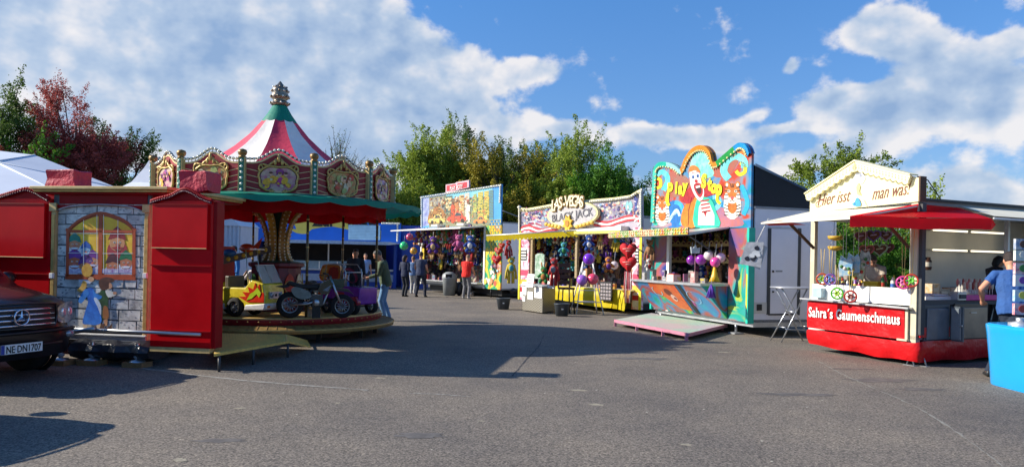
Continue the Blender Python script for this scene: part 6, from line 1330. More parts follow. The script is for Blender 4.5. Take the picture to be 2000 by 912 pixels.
# ================================================ BLUE ROUNDED COUNTER
bc = thing('blue_counter', 'glossy cyan counter with flared rounded corner at the right picture edge', 'counter', (7.36, 9.78, 0))
m_cy = mat('#1596d8', .22, var=.06, sc_=2, coat=.6); g = MB(); vs = []; k = 40; zt_ = .83
def sup(rx, ry, n_=5):
    o = []
    for i in range(k):
        a = 2 * math.pi * i / k; ca_, sa_ = math.cos(a), math.sin(a); o.append((rx * math.copysign(abs(ca_) ** (2 / n_), ca_), ry * math.copysign(abs(sa_) ** (2 / n_), sa_)))
    return o
for z, s_ in ((0.0, .93), (.02, .94), (.2, .95), (.45, .975), (.7, 1.0), (.8, 1.015), (zt_, 1.01)): vs += [(x, y, z) for x, y in sup(.80 * s_, .64 * s_)]
g.add(vs, [(i * k + j, i * k + (j + 1) % k, (i + 1) * k + (j + 1) % k, (i + 1) * k + j) for i in range(6) for j in range(k)] + [tuple(range(6 * k, 7 * k))], m_cy, True); g.build('body', bc)
g = MB(); vs = sup(.79, .63); g.slab(vs, zt_ + .001, zt_ + .012, m_cy); g.build('top', bc)
rk = thing('candy_rack', 'upright rack of colourful candy cards standing on the cyan counter', 'display rack', P(1992, 655, 9.9))
g = MB(); g.lathe([(.14, 0), (.14, .03), (.05, .05), (.05, .1)], (0, 0, 0), ALU, 18); g.build('base', rk); rk.location.z = zt_ + .012
for i, (z, cc_) in enumerate(((.14, '#d8607a'), (.32, '#5fb8dc'), (.52, '#e6dfe0'), (.68, '#c83a6a'), (.86, '#b8d0c8'), (1.0, '#1f6fa8'))):
    g = MB(); g.box(-.11, .11, -.05, .0, z, z + .15, A(cc_, c2='#e8e0d8', sc_=18, rough=.3)); g.prism(circ(0, z + .08, .06, .05, 10), -.056, -.05, A(ks[i])); g.build('card', rk)

# ================================================ CAR
CARP = mat('#131014', .3, var=.2, sc_=1, coat=.35); CARD = mat('#0f1012', .5, var=.2); CHR = mat('#c4ccd8', .12, .95, var=.05); LENS = mat('#9aa0a8', .08, .4, var=.35, sc_=30)
def car(loc, rz, label, plate):
    cr = thing('parked_car', label, 'car', loc, rz, 'black off-road cars parked at the left edge')
    prof = [(-.02, .28), (.0, .36), (.03, .50), (.035, .60), (-.02, .63), (-.03, .68), (-.02, .90), (-.10, .97), (-.3, 1.03), (-.65, 1.09), (-1.1, 1.15), (-1.2, 1.17), (-1.75, 1.62), (-1.95, 1.73), (-2.4, 1.80), (-3.3, 1.80), (-4.1, 1.74), (-4.25, 1.66), (-4.5, 1.15), (-4.58, 1.0), (-4.60, .6), (-4.55, .35), (-4.4, .3), (-2.3, .27), (-.3, .25)]
    ny = 15; vs = []; n = len(prof)
    for j in range(ny):
        v = -1 + 2 * j / (ny - 1); av = abs(v)
        for (x, z) in prof:
            fr_ = max(0, 1 - abs(x) / 1.1); bk = max(0, 1 - abs(x + 4.6) / 1.0); xx = x - fr_ * .22 * av ** 3.2 + bk * .2 * av ** 3.2
            half = .92 if z < 1.1 else .92 - (z - 1.1) * .30; zz = z - (.06 * av ** 4 if z > .9 else 0) + (.05 * av ** 6 if z < .4 else 0)
            hh = half - (.07 * fr_ if av > .9 else 0); vs.append((xx, v * hh, zz))
    g = MB(); m1 = CARP
    fs_ = [(j * n + i, j * n + (i + 1) % n, (j + 1) * n + (i + 1) % n, (j + 1) * n + i) for j in range(ny - 1) for i in range(n)]
    g.add(vs, fs_ + [tuple(range(n))[::-1], tuple((ny - 1) * n + i for i in range(n))], m1, True)
    bd = g.build('body', cr); bd.data.polygons.foreach_set('use_smooth', [True] * len(bd.data.polygons)); sm = bd.modifiers.new('edge', 'EDGE_SPLIT'); sm.split_angle = R(38)
    sx_ = lambda y, x: x - .22 * (abs(y) / .92) ** 3.2 * max(0, 1 - abs(x) / 1.1)
    g = MB()     # grille
    gr_ = [(sx_(y, .0) + .012, y, z) for z in (.66, .92) for y in [-.5 + .1 * i for i in range(11)]]
    g.add(gr_, [(i, i + 1, 11 + i + 1, 11 + i) for i in range(10)], CARD)
    for k_ in range(4):
        z = .69 + .062 * k_; g.tube([(sx_(y, 0) + .03 - (k_ * .008), y, z) for y in [-.47 + .094 * i for i in range(11)]], .017, CHR, 6)
    g.tube([(sx_(y, 0) + .015, y, z) for y, z in [(-.5, .66), (-.53, .80), (-.5, .93), (-.25, .945), (0, .95), (.25, .945), (.5, .93), (.53, .80), (.5, .66), (0, .65), (-.5, .66)]], .016, CARP, 6); gg = g.build('grille', cr)
    g = MB(); g.torus((.06, 0, .79), .092, .011, CHR, 'x', 28, 8)
    for k_ in range(3):
        a = R(90 + 120 * k_); g.add([(.062, .02 * math.cos(a + R(60)), .79 + .02 * math.sin(a + R(60))), (.062, .092 * math.cos(a), .79 + .092 * math.sin(a)), (.062, .02 * math.cos(a - R(60)), .79 + .02 * math.sin(a - R(60))), (.078, 0, .79)], [(0, 1, 3), (1, 2, 3)], CHR)
    g.lathe([(.1, 0), (.1, .012)], (0, 0, 0), CARD, 20, M=Matrix.Translation((.045, 0, .79)) @ Matrix.Rotation(R(90), 4, 'Y')); g.build('star_emblem', gg)
    for s in (-1, 1):
        g = MB(); pts = []
        for y, z in smooth2([(.56, .70), (.55, .88), (.68, .93), (.82, .94), (.89, .90), (.9, .76), (.78, .68)], 3, True): pts.append((sx_(y, .0) - .01 + .03 * (1 - ((y - .7) / .25) ** 2), s * y, z))
        ctr = Vector((sum(p[0] for p in pts) / len(pts) + .005, s * .73, .81)); m_ = len(pts); g.add(pts + [tuple(ctr)], [(i, (i + 1) % m_, m_) for i in range(m_)], LENS, True)
        for yy in (.66, .8): g.ball((sx_(yy, 0) + .0, s * yy, .81), (.012, .05, .055), mat('#d4d8e0', .05, .6), 10, 8)
        g.build('headlight', cr)
        g = MB(); g.ball((sx_(.75, .03) + .01, s * .75, .53), (.03, .07, .045), LENS, 12, 8); g.build('fog_light', cr)
        for x in (-.88, -3.75):
            wh = MB(); M_ = Matrix.Translation((x, s * .80, .365)) @ Matrix.Rotation(R(90), 4, 'X'); wh.lathe([(.2, -.12), (.33, -.13), (.365, -.09), (.368, 0), (.365, .09), (.33, .13), (.2, .12)], (0, 0, 0), RUB, 28, M=M_); w_ = wh.build('wheel', cr)
            r_ = MB(); r_.lathe([(0, .1), (.06, .11), (.2, .08), (.23, .1)], (0, 0, 0), ALU, 5 * 4, M=M_ if s < 0 else Matrix.Translation((x, s * .80, .365)) @ Matrix.Rotation(R(-90), 4, 'X')); r_.build('rim', w_)
            h = MB(); h.torus((x, s * .90, .4), .43, .035, CARD, 'y', 24, 6); h.build('wheel_arch', cr)
        g = MB(); g.ball((-1.55, s * 1.02, 1.2), (.08, .12, .09), CARP, 10, 8); g.build('mirror', cr)
        g = MB(); gl_ = mat('#10161c', .05, var=.1)
        g.add([(-1.75, s * .83, 1.2), (-2.05, s * .74, 1.62), (-3.95, s * .74, 1.64), (-4.2, s * .83, 1.2)], [(0, 1, 2, 3)], gl_); g.build('side_window', cr)
    g = MB(); g.tube([(sx_(y, .03) + .012, y, .60) for y in [-.85 + .17 * i for i in range(11)]], .022, CARD, 6); g.tube([(sx_(y, .03) + .0, y, .44) for y in [-.6 + .12 * i for i in range(11)]], .02, CARD, 6); g.build('bumper_trim', cr)
    g = MB(); vsw = []
    for j in range(9): y = -1 + j / 4; vsw += [(-1.24 - .06 * y * y, y * .78, 1.22), (-1.74 - .05 * y * y, y * .68, 1.62)]
    g.add([(x + .005, y, z + .01) for x, y, z in vsw], [(2 * j, 2 * j + 1, 2 * j + 3, 2 * j + 2) for j in range(8)], mat('#141a20', .05, var=.1), True); g.build('windscreen', cr)
    g = MB(); g.box(.062, .072, -.27, .27, .365, .49, BLACK); g.box(.072, .076, -.26, .26, .372, .483, mat('#e8e8e4', .35, var=.03)); g.box(.076, .078, -.258, -.215, .374, .481, mat('#1a3f9c', .4)); pl = g.build('number_plate', cr)
    if plate:
        h = MB(); text(h, 'NE DN1707', 0, 0, .115, 0, mat('#101012', .5), bold=.002, sx=.82); w_ = max(v[0] for v in h.v); g = MB()
        k_ = .44 / w_; g.add([(.079 - v[1] * .2, -.2 + v[0] * k_, .385 + v[2]) for v in h.v], h.f, mat('#101012', .5)); 
        g.build('plate_lettering', pl)
        g = MB(); g.ball((.079, -.085, .425), (.002, .012, .013), mat('#9fb0c8', .5), 8, 6); g.build('seal', pl)
    return cr
c0 = P(42, 622, 8.80)
car((c0.x - .04, 8.80, 0), R(-19), 'black off-road car with silver grille parked in front of the red wagon', True)
car((c0.x + .52, 6.0, 0), R(-10), 'second black off-road car parked just left of the picture, seen by its shadow', False)
# ================================================ FURNITURE AT THE STALLS
dsk = thing('cashier_desk', 'silver checker plate desk with paper sheets taped on, left of the dark bucket', 'desk', G(1059, 613), 0)
a_, b_, d_ = G(1059, 613), G(1020, 607), G(1084, 609); u1, u2 = (b_ - a_), (d_ - a_); u1.z = u2.z = 0; dz_ = 1.6 - (560 - 507) / FOC * 21.6
def checker(name, c1, c2, sc_):
    m, t, b = nodes_mat(name); tcn = t.nodes.new('ShaderNodeTexCoord'); ck = tn(t, 'ShaderNodeTexChecker', Scale=sc_); ck.inputs['Color1'].default_value = (*lin(c1), 1); ck.inputs['Color2'].default_value = (*lin(c2), 1)
    t.links.new(tcn.outputs['Object'], ck.inputs[0]); t.links.new(ck.outputs[0], b.inputs['Base Color']); b.inputs['Metallic'].default_value = .4; b.inputs['Roughness'].default_value = .35; return m
m_ck = checker('checker_plate', '#a8a294', '#7d7768', 26); pts = [(0, 0), (u2.x, u2.y), (u2.x + u1.x, u2.y + u1.y), (u1.x, u1.y)]
g = MB(); g.slab(pts, .03, dz_ - .03, m_ck); g.build('body', dsk, .01); g = MB(); q_ = [(x * 1.12 - .03, y * 1.12 - .04) for x, y in pts]; g.slab(q_, dz_ - .03, dz_, ALU); g.build('top', dsk, .005)
g = MB(); e1 = Vector((u1.x, u1.y, 0)); nn = Vector((e1.y, -e1.x, 0)).normalized(); nn = nn if nn.y < 0 or nn.x < 0 else -nn
nn = Vector((-abs(nn.x), -abs(nn.y), 0))
for (s0, s1, z0_, z1_) in ((.02, .38, .45, .80), (.45, .72, .38, .62), (.78, 1.0, .50, .90), (.84, .98, .3, .46)):
    g = MB(); pp = [e1 * s0 + nn * .012, e1 * s1 + nn * .012]; g.add([(pp[0].x, pp[0].y, z0_), (pp[1].x, pp[1].y, z0_), (pp[1].x, pp[1].y, z1_), (pp[0].x, pp[0].y, z1_), (pp[0].x - .003, pp[0].y - .003, z0_), (pp[1].x - .003, pp[1].y - .003, z0_), (pp[1].x - .003, pp[1].y - .003, z1_), (pp[0].x - .003, pp[0].y - .003, z1_)], [(3, 2, 1, 0), (4, 5, 6, 7)], WHITE); g.build('paper_sheet', dsk)
def bucket(px, py, Y, lab, s=1.):
    p = G(px, py); g = MB(); g.lathe([(0, .01), (.17 * s, .01), (.22 * s, .33 * s), (.235 * s, .34 * s), (.235 * s, .36 * s), (.215 * s, .36 * s), (.165 * s, .04), (0, .04)], (0, 0, 0), mat('#3d444a', .45, var=.15), 24); t = thing('bucket', lab, 'bucket', p, 0, 'dark grey buckets before the stalls'); g.build('tub', t)
    g = MB(); g.box(-.02, .03, -.212 * s, -.2 * s, .19, .22, WHITE); g.build('sticker', t)
bucket(983, 604, 0, 'dark grey bucket between the skyline stall and the checker plate desk'); bucket(1097, 617, 0, 'dark grey bucket right of the checker plate desk', 1.0)
bn_ = thing('waste_bin', 'light grey waste bin with domed lid before the skyline stall', 'bin', G(877, 577)); g = MB(); g.lathe([(0, 0), (.24, 0), (.29, .7), (.3, .72)], (0, 0, 0), mat('#7f8486', .5), 20); g.build('drum', bn_); g = MB(); g.lathe([(.31, .72), (.31, .76), (.27, .9), (.15, .98), (0, 1.0)], (0, 0, 0), mat('#8d9294', .5), 20); g.box(-.13, .13, -.3, -.2, .76, .9, BLACK); g.build('lid', bn_)
g = MB(); 
for i in range(3): g.ball((.0 + .18 * i - .2, .05 * i, .28 + .05 * (i % 2)), (.16, .16, .3), m_can, 10, 8)
obj1('rubbish_bags', 'black rubbish bags leaning beside the grey waste bin', 'bag', g, G(889, 577))
stl = thing('bar_stool', 'dark wooden high chair between the checker plate desk and yellow counter cloth', 'chair', (1.62, 21.9, 0), .3); g = MB(); g.box(-.2, .2, -.2, .2, .72, .78, DKWOOD); g.build('seat', stl, .01); g = MB()
for k_ in range(4): g.box(-.2, .2, .17, .2, .86 + .17 * k_, .98 + .17 * k_, mat('#2e1f18', .5)); 
g.box(-.2, -.16, .165, .205, .78, 1.5, DKWOOD); g.box(.16, .2, .165, .205, .78, 1.5, DKWOOD); g.build('backrest', stl)
for s in (-1, 1):
    for q_ in (-1, 1): g = MB(); g.tube([(s * .16, q_ * .16, .72), (s * .2, q_ * .2, 0)], .02, BLACK, 6); g.build('leg', stl)
lad = thing('balloon_ladder', 'white folding steel ladder holding balloons before the yellow counter', 'ladder', (G(1146, 612).x, G(1146, 612).y, 0), .2)
for s, (y0, y1) in ((-1, (-.32, 0)), (1, (.32, 0))):
    for x in (-.42, .42): g = MB(); g.tube([(x, y0, 0), (x * .35, y1, 1.55)], .018, WHITE, 6); g.build('leg', lad)
    for z in ((.35, .7, 1.05) if s < 0 else (.35, .95)): f_ = 1 - z / 1.55 * .65; g = MB(); g.tube([(-.42 * f_, y0 * (1 - z / 1.55), z), (.42 * f_, y0 * (1 - z / 1.55), z)], .014, WHITE, 6); g.build('rung', lad)
pbd = thing('price_board', 'black grid price board hanging over the yellow counter cloth', 'sign', (*P(1184, 568, 22.9)[:2], P(1184, 568, 22.9).z), FL.rz); g = MB(); g.box(-.26, .26, -.02, .02, -.30, .28, BLACK); g.build('board', pbd)
for i in range(4):
    for j in range(5): g = MB(); g.box(-.22 + i * .115, -.13 + i * .115, -.026, -.02, -.26 + j * .105, -.19 + j * .105, A('#77788a', c2='#c8b8b0', sc_=30)); g.build('card', pbd)
pbd.location = P(1184, 568, 22.6)
# ================================================ PEOPLE
def remesh(mb, name, parent, vox, it=2):
    o = mb.build('tmp_shape'); r = o.modifiers.new('r', 'REMESH'); r.mode = 'VOXEL'; r.voxel_size = vox; r.use_smooth_shade = True
    s = o.modifiers.new('s', 'SMOOTH'); s.factor = .5; s.iterations = it
    bpy.context.view_layer.update()
    me = bpy.data.meshes.new_from_object(o.evaluated_get(bpy.context.evaluated_depsgraph_get())); me.name = name
    me.materials.clear(); me.materials.append(mb.mats[0]); me.polygons.foreach_set('material_index', [0] * len(me.polygons))
    n = bpy.data.objects.new(name, me); col.objects.link(n); n.parent = parent; bpy.data.objects.remove(o); return n
def loft(mb, rings, m, k=14):
    vs = []
    for c_, ax, ay in rings:
        for i in range(k): a = 2 * math.pi * i / k; vs.append(Vector(c_) + ax * math.cos(a) + ay * math.sin(a))
    n = len(rings); mb.add(vs, [(i * k + j, i * k + (j + 1) % k, (i + 1) * k + (j + 1) % k, (i + 1) * k + j) for i in range(n - 1) for j in range(k)] + [tuple(range(k))[::-1], tuple((n - 1) * k + i for i in range(k))], m, True)
def ik(a, b, l1, l2, hint):
    a, b = Vector(a), Vector(b); d = b - a; L = min(d.length, (l1 + l2) * .995); u = d.normalized(); b = a + u * L
    x = (l1 * l1 - l2 * l2 + L * L) / (2 * L); hgt = math.sqrt(max(0, l1 * l1 - x * x)); hv = Vector(hint); hv = (hv - u * hv.dot(u)).normalized(); return a + u * x + hv * hgt, b
def person(label, loc, rz, h=1.75, shirt='#445566', pants='#2a3140', shoes='#1c1c1e', skin='#c98f70', hair='#2c2018', lean=0., turn=0., nod=0., hands=None, feet=None, sleeve='short', hairlen=0, girth=1., vox=.017, coat=None, elbow=((-.3, .6, -.6), (.3, .6, -.6)), hip=0., group=None):
    s = h / 1.75; root = thing('person', label, 'person', loc, rz, group); S = lambda *v: Vector(v) * s
    SK, SH, PT, HR = mat(skin, .55, var=.08, sc_=20), mat(shirt, .85, var=.22, sc_=3.5, bump=1.), mat(pants, .85, var=.28, sc_=4, bump=.8), mat(hair, .6, var=.35, sc_=40, bump=.5)
    pel = S(hip, 0, .93); Rl = Matrix.Rotation(lean, 3, 'X'); sp = lambda x, y, z: pel + Rl @ (S(x, y, z))   # lean>0 bends forward (-Y)
    g_ = girth
    def torso(mb, m, e=0., z0=-.1, z1=.56):
        rings = []
        for z, rx, ry, dy in ((-.1, .155, .11, 0), (0, .17, .12, .0), (.1, .155, .11, 0), (.2, .15, .105, 0), (.32, .17, .115, -.005), (.42, .185, .115, .0), (.49, .165, .095, .01), (.54, .10, .07, .01), (.57, .06, .06, .005)):
            if z < z0 - 1e-6 or z > z1 + 1e-6: continue
            a = (rx * (g_ if z < .4 else 1) + e) * s; b = (ry * (g_ if z < .4 else 1) + e) * s; rings.append((sp(0, dy, z), Vector((a, 0, 0)), Rl @ Vector((0, b, 0))))
        loft(mb, rings, m)
    shd = [sp(-.185, .0, .485), sp(.185, .0, .485)]; hpj = [pel + S(-.09, 0, -.02), pel + S(.09, 0, -.02)]
    hands = hands or ((-.26, -.05, .86), (.26, -.05, .86)); feet = feet or ((-.11, .02, .0), (.12, -.05, .0))
    arms = []; legs = []
    for i in (0, 1):
        e_, w_ = ik(shd[i], S(*hands[i]), .29 * s, .26 * s, elbow[i]); arms.append((shd[i], e_, w_))
        f_ = S(*feet[i]); k_, a_ = ik(hpj[i], f_ + S(0, .03, .08), .43 * s, .43 * s, (0, -1, 0.05)); legs.append((hpj[i], k_, f_ + S(0, .03, .08), f_))
    nk = sp(0, .0, .56); Rh = Matrix.Rotation(turn, 3, 'Z') @ Matrix.Rotation(lean * .75 + nod, 3, 'X'); hd = nk + Rh @ S(0, -.015, .135); H = lambda x, y, z: hd + Rh @ S(x, y, z)
    b = MB(); torso(b, SK)
    b.tube([sp(0, .005, .5), nk, hd], [.062 * s, .056 * s, .06 * s], SK, 10)
    loft(b, [(H(0, .0, z), Rh @ S(rx, 0, 0), Rh @ S(0, ry, 0)) for z, rx, ry in ((-.115, .03, .03), (-.10, .05, .06), (-.05, .067, .085), (0, .075, .097), (.05, .077, .1), (.09, .066, .086), (.118, .035, .05))], SK, 16)
    b.tube([H(0, -.085, .02), H(0, -.115, -.02), H(0, -.095, -.032)], [.012 * s, .017 * s, .012 * s], SK, 6)
    b.tube([H(-.03, -.08, -.062), H(.03, -.08, -.062)], .012 * s, SK, 5)
    for q_ in (-1, 1): b.ball(H(q_ * .078, .01, -.005), (.012 * s, .02 * s, .03 * s), SK, 8, 6)
    for i in (0, 1):
        p0, p1, p2 = arms[i]; b.tube([p0, p0.lerp(p1, .5), p1, p1.lerp(p2, .35), p2], [.058 * s, .05 * s, .042 * s, .043 * s, .028 * s], SK, 10)
        d = (p2 - p1).normalized(); sd = d.cross(Vector((0, 0, 1))); sd = sd.normalized() if sd.length > .1 else Vector((1, 0, 0)); 
        b.tube([p2 - d * .02 * s, p2 + d * .04 * s, p2 + d * .085 * s], [.026 * s, .036 * s, .034 * s], SK, 8); dn = d.cross(sd).normalized()
        for f_ in range(4):
            o_ = p2 + d * .075 * s + sd * (.027 - f_ * .018) * s; L = (.068, .08, .074, .058)[f_] * s; b.tube([o_, o_ + d * L * .5 - dn * .004, o_ + d * L * .85 - dn * .022 * s], [.0095 * s, .009 * s, .008 * s], SK, 6)
        b.tube([p2 + d * .02 * s + sd * .02 * s, p2 + d * .06 * s + sd * .055 * s, p2 + d * .095 * s + sd * .052 * s], [.012 * s, .011 * s, .009 * s], SK, 6)
        p0, p1, p2, f_ = legs[i]; b.tube([p0, p0.lerp(p1, .4), p1, p1.lerp(p2, .3), p2], [.085 * s * g_, .075 * s, .056 * s, .055 * s, .036 * s], SK, 10)
        b.tube([p2, f_ + S(0, .0, .045), f_ + S(0, -.12, .03)], [.037 * s, .04 * s, .028 * s], SK, 8)
    remesh(b, 'body', root, vox * .8)
    t = MB(); e = .016
    if coat: torso(t, SH, .03, -.14); 
    else: torso(t, SH, e, -.1)
    for i in (0, 1):
        p0, p1, p2 = arms[i]; pts = [p0 + (sp(0, 0, .45) - p0) * .25, p0, p0.lerp(p1, .55)]; rr = [.07 * s, .072 * s, .066 * s]
        if sleeve != 'short': pts += [p1, p1.lerp(p2, .5), p1.lerp(p2, .93)]; rr = [.07 * s, .072 * s, .066 * s, .057 * s, .052 * s, .044 * s]
        t.tube(pts, rr, SH, 10)
    if coat: pass
    remesh(t, 'jacket' if coat else 'shirt', root, vox)
    t = MB(); torso(t, PT, .012, -.1, .1)
    for i in (0, 1):
        p0, p1, p2, f_ = legs[i]; t.tube([p0 + S(0, 0, .05), p0.lerp(p1, .3), p0.lerp(p1, .7), p1, p1.lerp(p2, .5), p2 + S(0, 0, -.02)], [.1 * s * g_, .094 * s * g_, .078 * s, .07 * s, .062 * s, .056 * s], PT, 10)
    remesh(t, 'trousers', root, vox)
    SHM = mat(shoes, .5, var=.15)
    for i in (0, 1):
        f_ = legs[i][3]; t = MB(); loft(t, [(f_ + S(0, y, z), S(rx, 0, 0), S(0, 0, rz_)) for y, z, rx, rz_ in ((.075, .05, .02, .03), (.05, .055, .036, .05), (0, .05, .042, .05), (-.07, .038, .047, .036), (-.13, .03, .042, .028), (-.165, .022, .02, .015))], SHM, 12); t.build('shoe', root)
    t = MB(); loft(t, [(H(0, yy, z), Rh @ S(rx, 0, 0), Rh @ S(0, ry, 0)) for z, rx, ry, yy in ((-.03, .07, .06, .04), (.01, .081, .085, .022), (.05, .086, .1, .012), (.09, .078, .094, .008), (.125, .045, .06, .005), (.135, .01, .015, 0))], HR, 16)
    if hairlen: t.tube([H(0, .06, .08), H(0, .10, -.02), H(0, .10, -.1 - hairlen * .4), H(0, .08, -.12 - hairlen)], [.07 * s, .085 * s, .075 * s, .03 * s], HR, 10)
    remesh(t, 'hair', root, vox * .7, 1)
    t = MB()
    for q_ in (-1, 1): t.ball(H(q_ * .03, -.088, .012), (.012 * s, .006 * s, .007 * s), mat('#2a1c16', .3), 8, 6); t.tube([H(q_ * .018, -.093, .032), H(q_ * .045, -.087, .032)], .004 * s, HR, 4)
    t.build('eyes', root)
    return root, H, sp
gpt = lambda px, py: (G(px, py).x, G(px, py).y, 0)
# rz: 0 faces the camera side (-Y); pi faces away
person('person in olive jacket and faded jeans leaning over the carousel rim', gpt(752, 626), R(-78), 1.78, '#4c5a44', '#5f86ac', '#6a5340', hair='#55504a', lean=.22, nod=.35, sleeve='long', coat=True, hands=((-.22, .1, .92), (.1, -.42, 1.05)), feet=((-.1, .08, 0), (.1, -.04, 0)))
person('person in dark blue short sleeved shirt, right of the one in the navy jacket', gpt(821, 580), R(165), 1.80, '#2c3650', '#1b2030', hair='#3a2c24', girth=1.12, hands=((-.2, -.2, 1.0), (.2, -.2, 1.0)), feet=((-.2, 0, 0), (.18, .0, 0)))
person('person with dark bobbed hair and navy jacket, leftmost of the group at the skyline stall', gpt(790, 579), R(150), 1.66, '#232a44', '#1c2028', hair='#2a1a16', sleeve='long', hairlen=.04, hands=((-.12, -.22, 1.05), (.16, -.2, 1.02)), feet=((-.07, 0, 0), (.08, 0, 0)))
person('person in pale trousers mostly hidden behind the two people in dark blue', gpt(806, 573), R(170), 1.62, '#5b78a0', '#b4b2aa', '#e8e8e8', hair='#8a6a4a', feet=((-.08, 0, 0), (.08, 0, 0)))
person('person in bright red polo shirt and grey trousers at the skyline stall counter', gpt(910, 583), R(158), 1.74, '#e02418', '#6f6e70', '#b9b4ae', hair='#8a6a50', lean=.12, nod=.3, girth=1.1, hands=((-.2, -.3, 1.0), (.24, -.38, 1.0)), feet=((-.14, .05, 0), (.13, -.04, 0)))
person('person in a charcoal sweater standing behind the purple jeep on the carousel', (-3.40, 16.1, .47), R(12), 1.28, '#2e3038', '#26282e', hair='#2c1c14', sleeve='long', nod=.3, hands=((-.24, -.28, .95), (.26, -.28, .95)), hairlen=0)
person('person in a light blue shirt at the far blue stall', (P(714, 500, 33).x, 33, 0), R(20), 1.70, '#8fb0dc', '#3a3f4a', hair='#4a3426')
person('person in a plum coloured top at the far blue stall', (P(692, 500, 34).x, 34, 0), R(10), 1.76, '#4a2f4a', '#2a2c34', hair='#2c1c18', sleeve='long')
person('person with dark hair and blue jacket beyond the carousel, left of the gilded column', (P(457, 500, 22).x, 22, 0), R(-40), 1.82, '#2a6fae', '#23262c', hair='#1c1a1c', sleeve='long')
person('person in blue T-shirt and jeans, back turned, leaning at the food stall side counter', (7.50, 11.05, 0), R(158), 1.88, '#2a5490', '#1d2738', '#1f2022', hair='#2c2220', lean=.26, nod=.2, girth=1.12, vox=.012, hands=((-.25, -.35, 1.05), (.32, -.25, 1.02)), feet=((.34, .30, .0), (-.18, -.12, 0)), elbow=((-.6, .5, -.3), (.6, .5, -.3)))
person('person with black tied hair bending over the food stall side counter', FO.W(FW - .55, 2.75, .44), R(110), 1.42, '#26222a', '#22242a', hair='#14100f', skin='#b87a52', lean=.35, nod=.3, sleeve='long', hands=((-.2, -.35, .82), (.2, -.38, .8)), hairlen=.08, vox=.013)
person('person in off-white shirt bending down behind the food stall counter, under the hearts', (6.86, 14.0, .42), R(-30), 1.50, '#b8ab9c', '#2c2c30', hair='#4a3a30', skin='#b98468', lean=.6, nod=.3, girth=1.25, hands=((-.25, -.35, .8), (.25, -.38, .78)), vox=.014)

# ================================================ RIDES ON THE CAROUSEL
def on(px, py, Y=None, z=.47):
    p = G(px, py, z); return (p.x, p.y, z)
def kwheel(root, x, y, r_, w, rimc=None, sp_=0):
    g = MB(); M_ = Matrix.Translation((x, y, r_)) @ Matrix.Rotation(R(90), 4, 'X'); g.lathe([(r_ * .62, -w), (r_ * .9, -w), (r_, -w * .5), (r_, w * .5), (r_ * .9, w), (r_ * .62, w)], (0, 0, 0), RUB, 22, M=M_); wh = g.build('wheel', root)
    g = MB(); g.torus((x, y, r_), r_ * .6, r_ * .07, rimc or STEEL, 'y', 20, 6); g.lathe([(r_ * .22, -w * 1.1), (r_ * .22, w * 1.1)], (0, 0, 0), STEEL, 10, M=M_)
    for k in range(sp_ or 6): a = k * 2 * math.pi / (sp_ or 6); g.tube([(x, y, r_), (x + r_ * .6 * math.cos(a), y, r_ + r_ * .6 * math.sin(a))], r_ * (.05 if sp_ else .1), rimc or STEEL, 5)
    g.build('rim', wh)
# fire engine car, x forward
e = on(470, 618); fc = thing('fire_car_ride', 'yellow toy car with red flames and silver grille on the carousel', 'carousel ride', (e[0], e[1] + .22, .47), R(-22))
cy_, cr_, cw_ = A('#e8d23a', rough=.25, coat=.5), A('#d8321c', rough=.25, coat=.5), A('#e0dfe2', rough=.25, coat=.4); W_ = .27
def side(pts, y0, y1, m, name, sub=None, bev=.02): g = MB(); g.prism(pts, y0, y1, m); return g.build(name, sub or fc, bev)
side([(-.75, .16), (-.22, .16), (-.2, .24), (-.08, .33), (.08, .33), (.2, .24), (.22, .14), (.62, .16), (.66, .22), (.66, .4), (.62, .60), (.44, .64), (.36, .66), (.22, .52), (-.3, .52), (-.42, .60), (-.75, .58)], -W_, W_, cy_, 'body')
side([(-.76, .12), (-.24, .12), (-.22, .23), (-.76, .23)], -W_ - .01, W_ + .01, cw_, 'lower_panel'); side([(.22, .12), (.66, .14), (.69, .2), (.68, .26), (.24, .22)], -W_ - .015, W_ + .015, cw_, 'bumper')
fl_ = [(.66, .28), (.30, .27), (.10, .36), (.26, .37), (.18, .45), (.34, .44), (.3, .54), (.42, .5), (.46, .62), (.5, .52), (.56, .60), (.58, .46), (.66, .44)]
side(fl_, -W_ - .012, -W_ - .003, cr_, 'flame_stripe', bev=0); side(fl_, W_ + .003, W_ + .012, cr_, 'flame_stripe', bev=0)
side([(-.75, .5), (-.72, .3), (-.6, .42), (-.58, .28), (-.46, .4), (-.42, .3), (-.36, .46), (-.3, .5), (-.42, .58)], -W_ - .012, -W_ - .003, cr_, 'flame_stripe', bev=0)
side([(.28, .3), (.4, .34), (.5, .42), (.56, .36), (.6, .44), (.52, .54), (.44, .46), (.36, .42)], -W_ - .02, -W_ - .013, A('#b8d22a', rough=.3), 'flame_stripe', bev=0)
g = MB(); g.box(.665, .69, -.17, .17, .34, .46, A('#c8ccd4', metal=.6, rough=.2)); 
for y in (-.12, .12): g.ball((.695, y, .40), (.02, .045, .045), LENS, 10, 8)
g.ball((.695, 0, .40), (.01, .025, .025), BLACK, 8, 6); g.build('grille', fc)
g = MB(); g.box(.66, .70, -.22, -.16, .18, .22, A('#e87a1c')); g.build('indicator', fc)
g = MB(); g.add([(.60, -.24, .62), (.60, .24, .62), (.42, .22, .92), (.42, -.22, .92)], [(0, 1, 2, 3)], mat('#cfd4cc', .08, alpha=.6)); ws_ = g.build('windscreen', fc)
g = MB(); g.tube([(.60, -.25, .62), (.42, -.23, .93), (.42, .23, .93), (.60, .25, .62), (.60, -.25, .62)], .014, STEEL, 6); g.tube([(.51, 0, .77), (.42, 0, .92), (.6, 0, .62)], .008, STEEL, 5); g.build('windscreen_frame', fc)
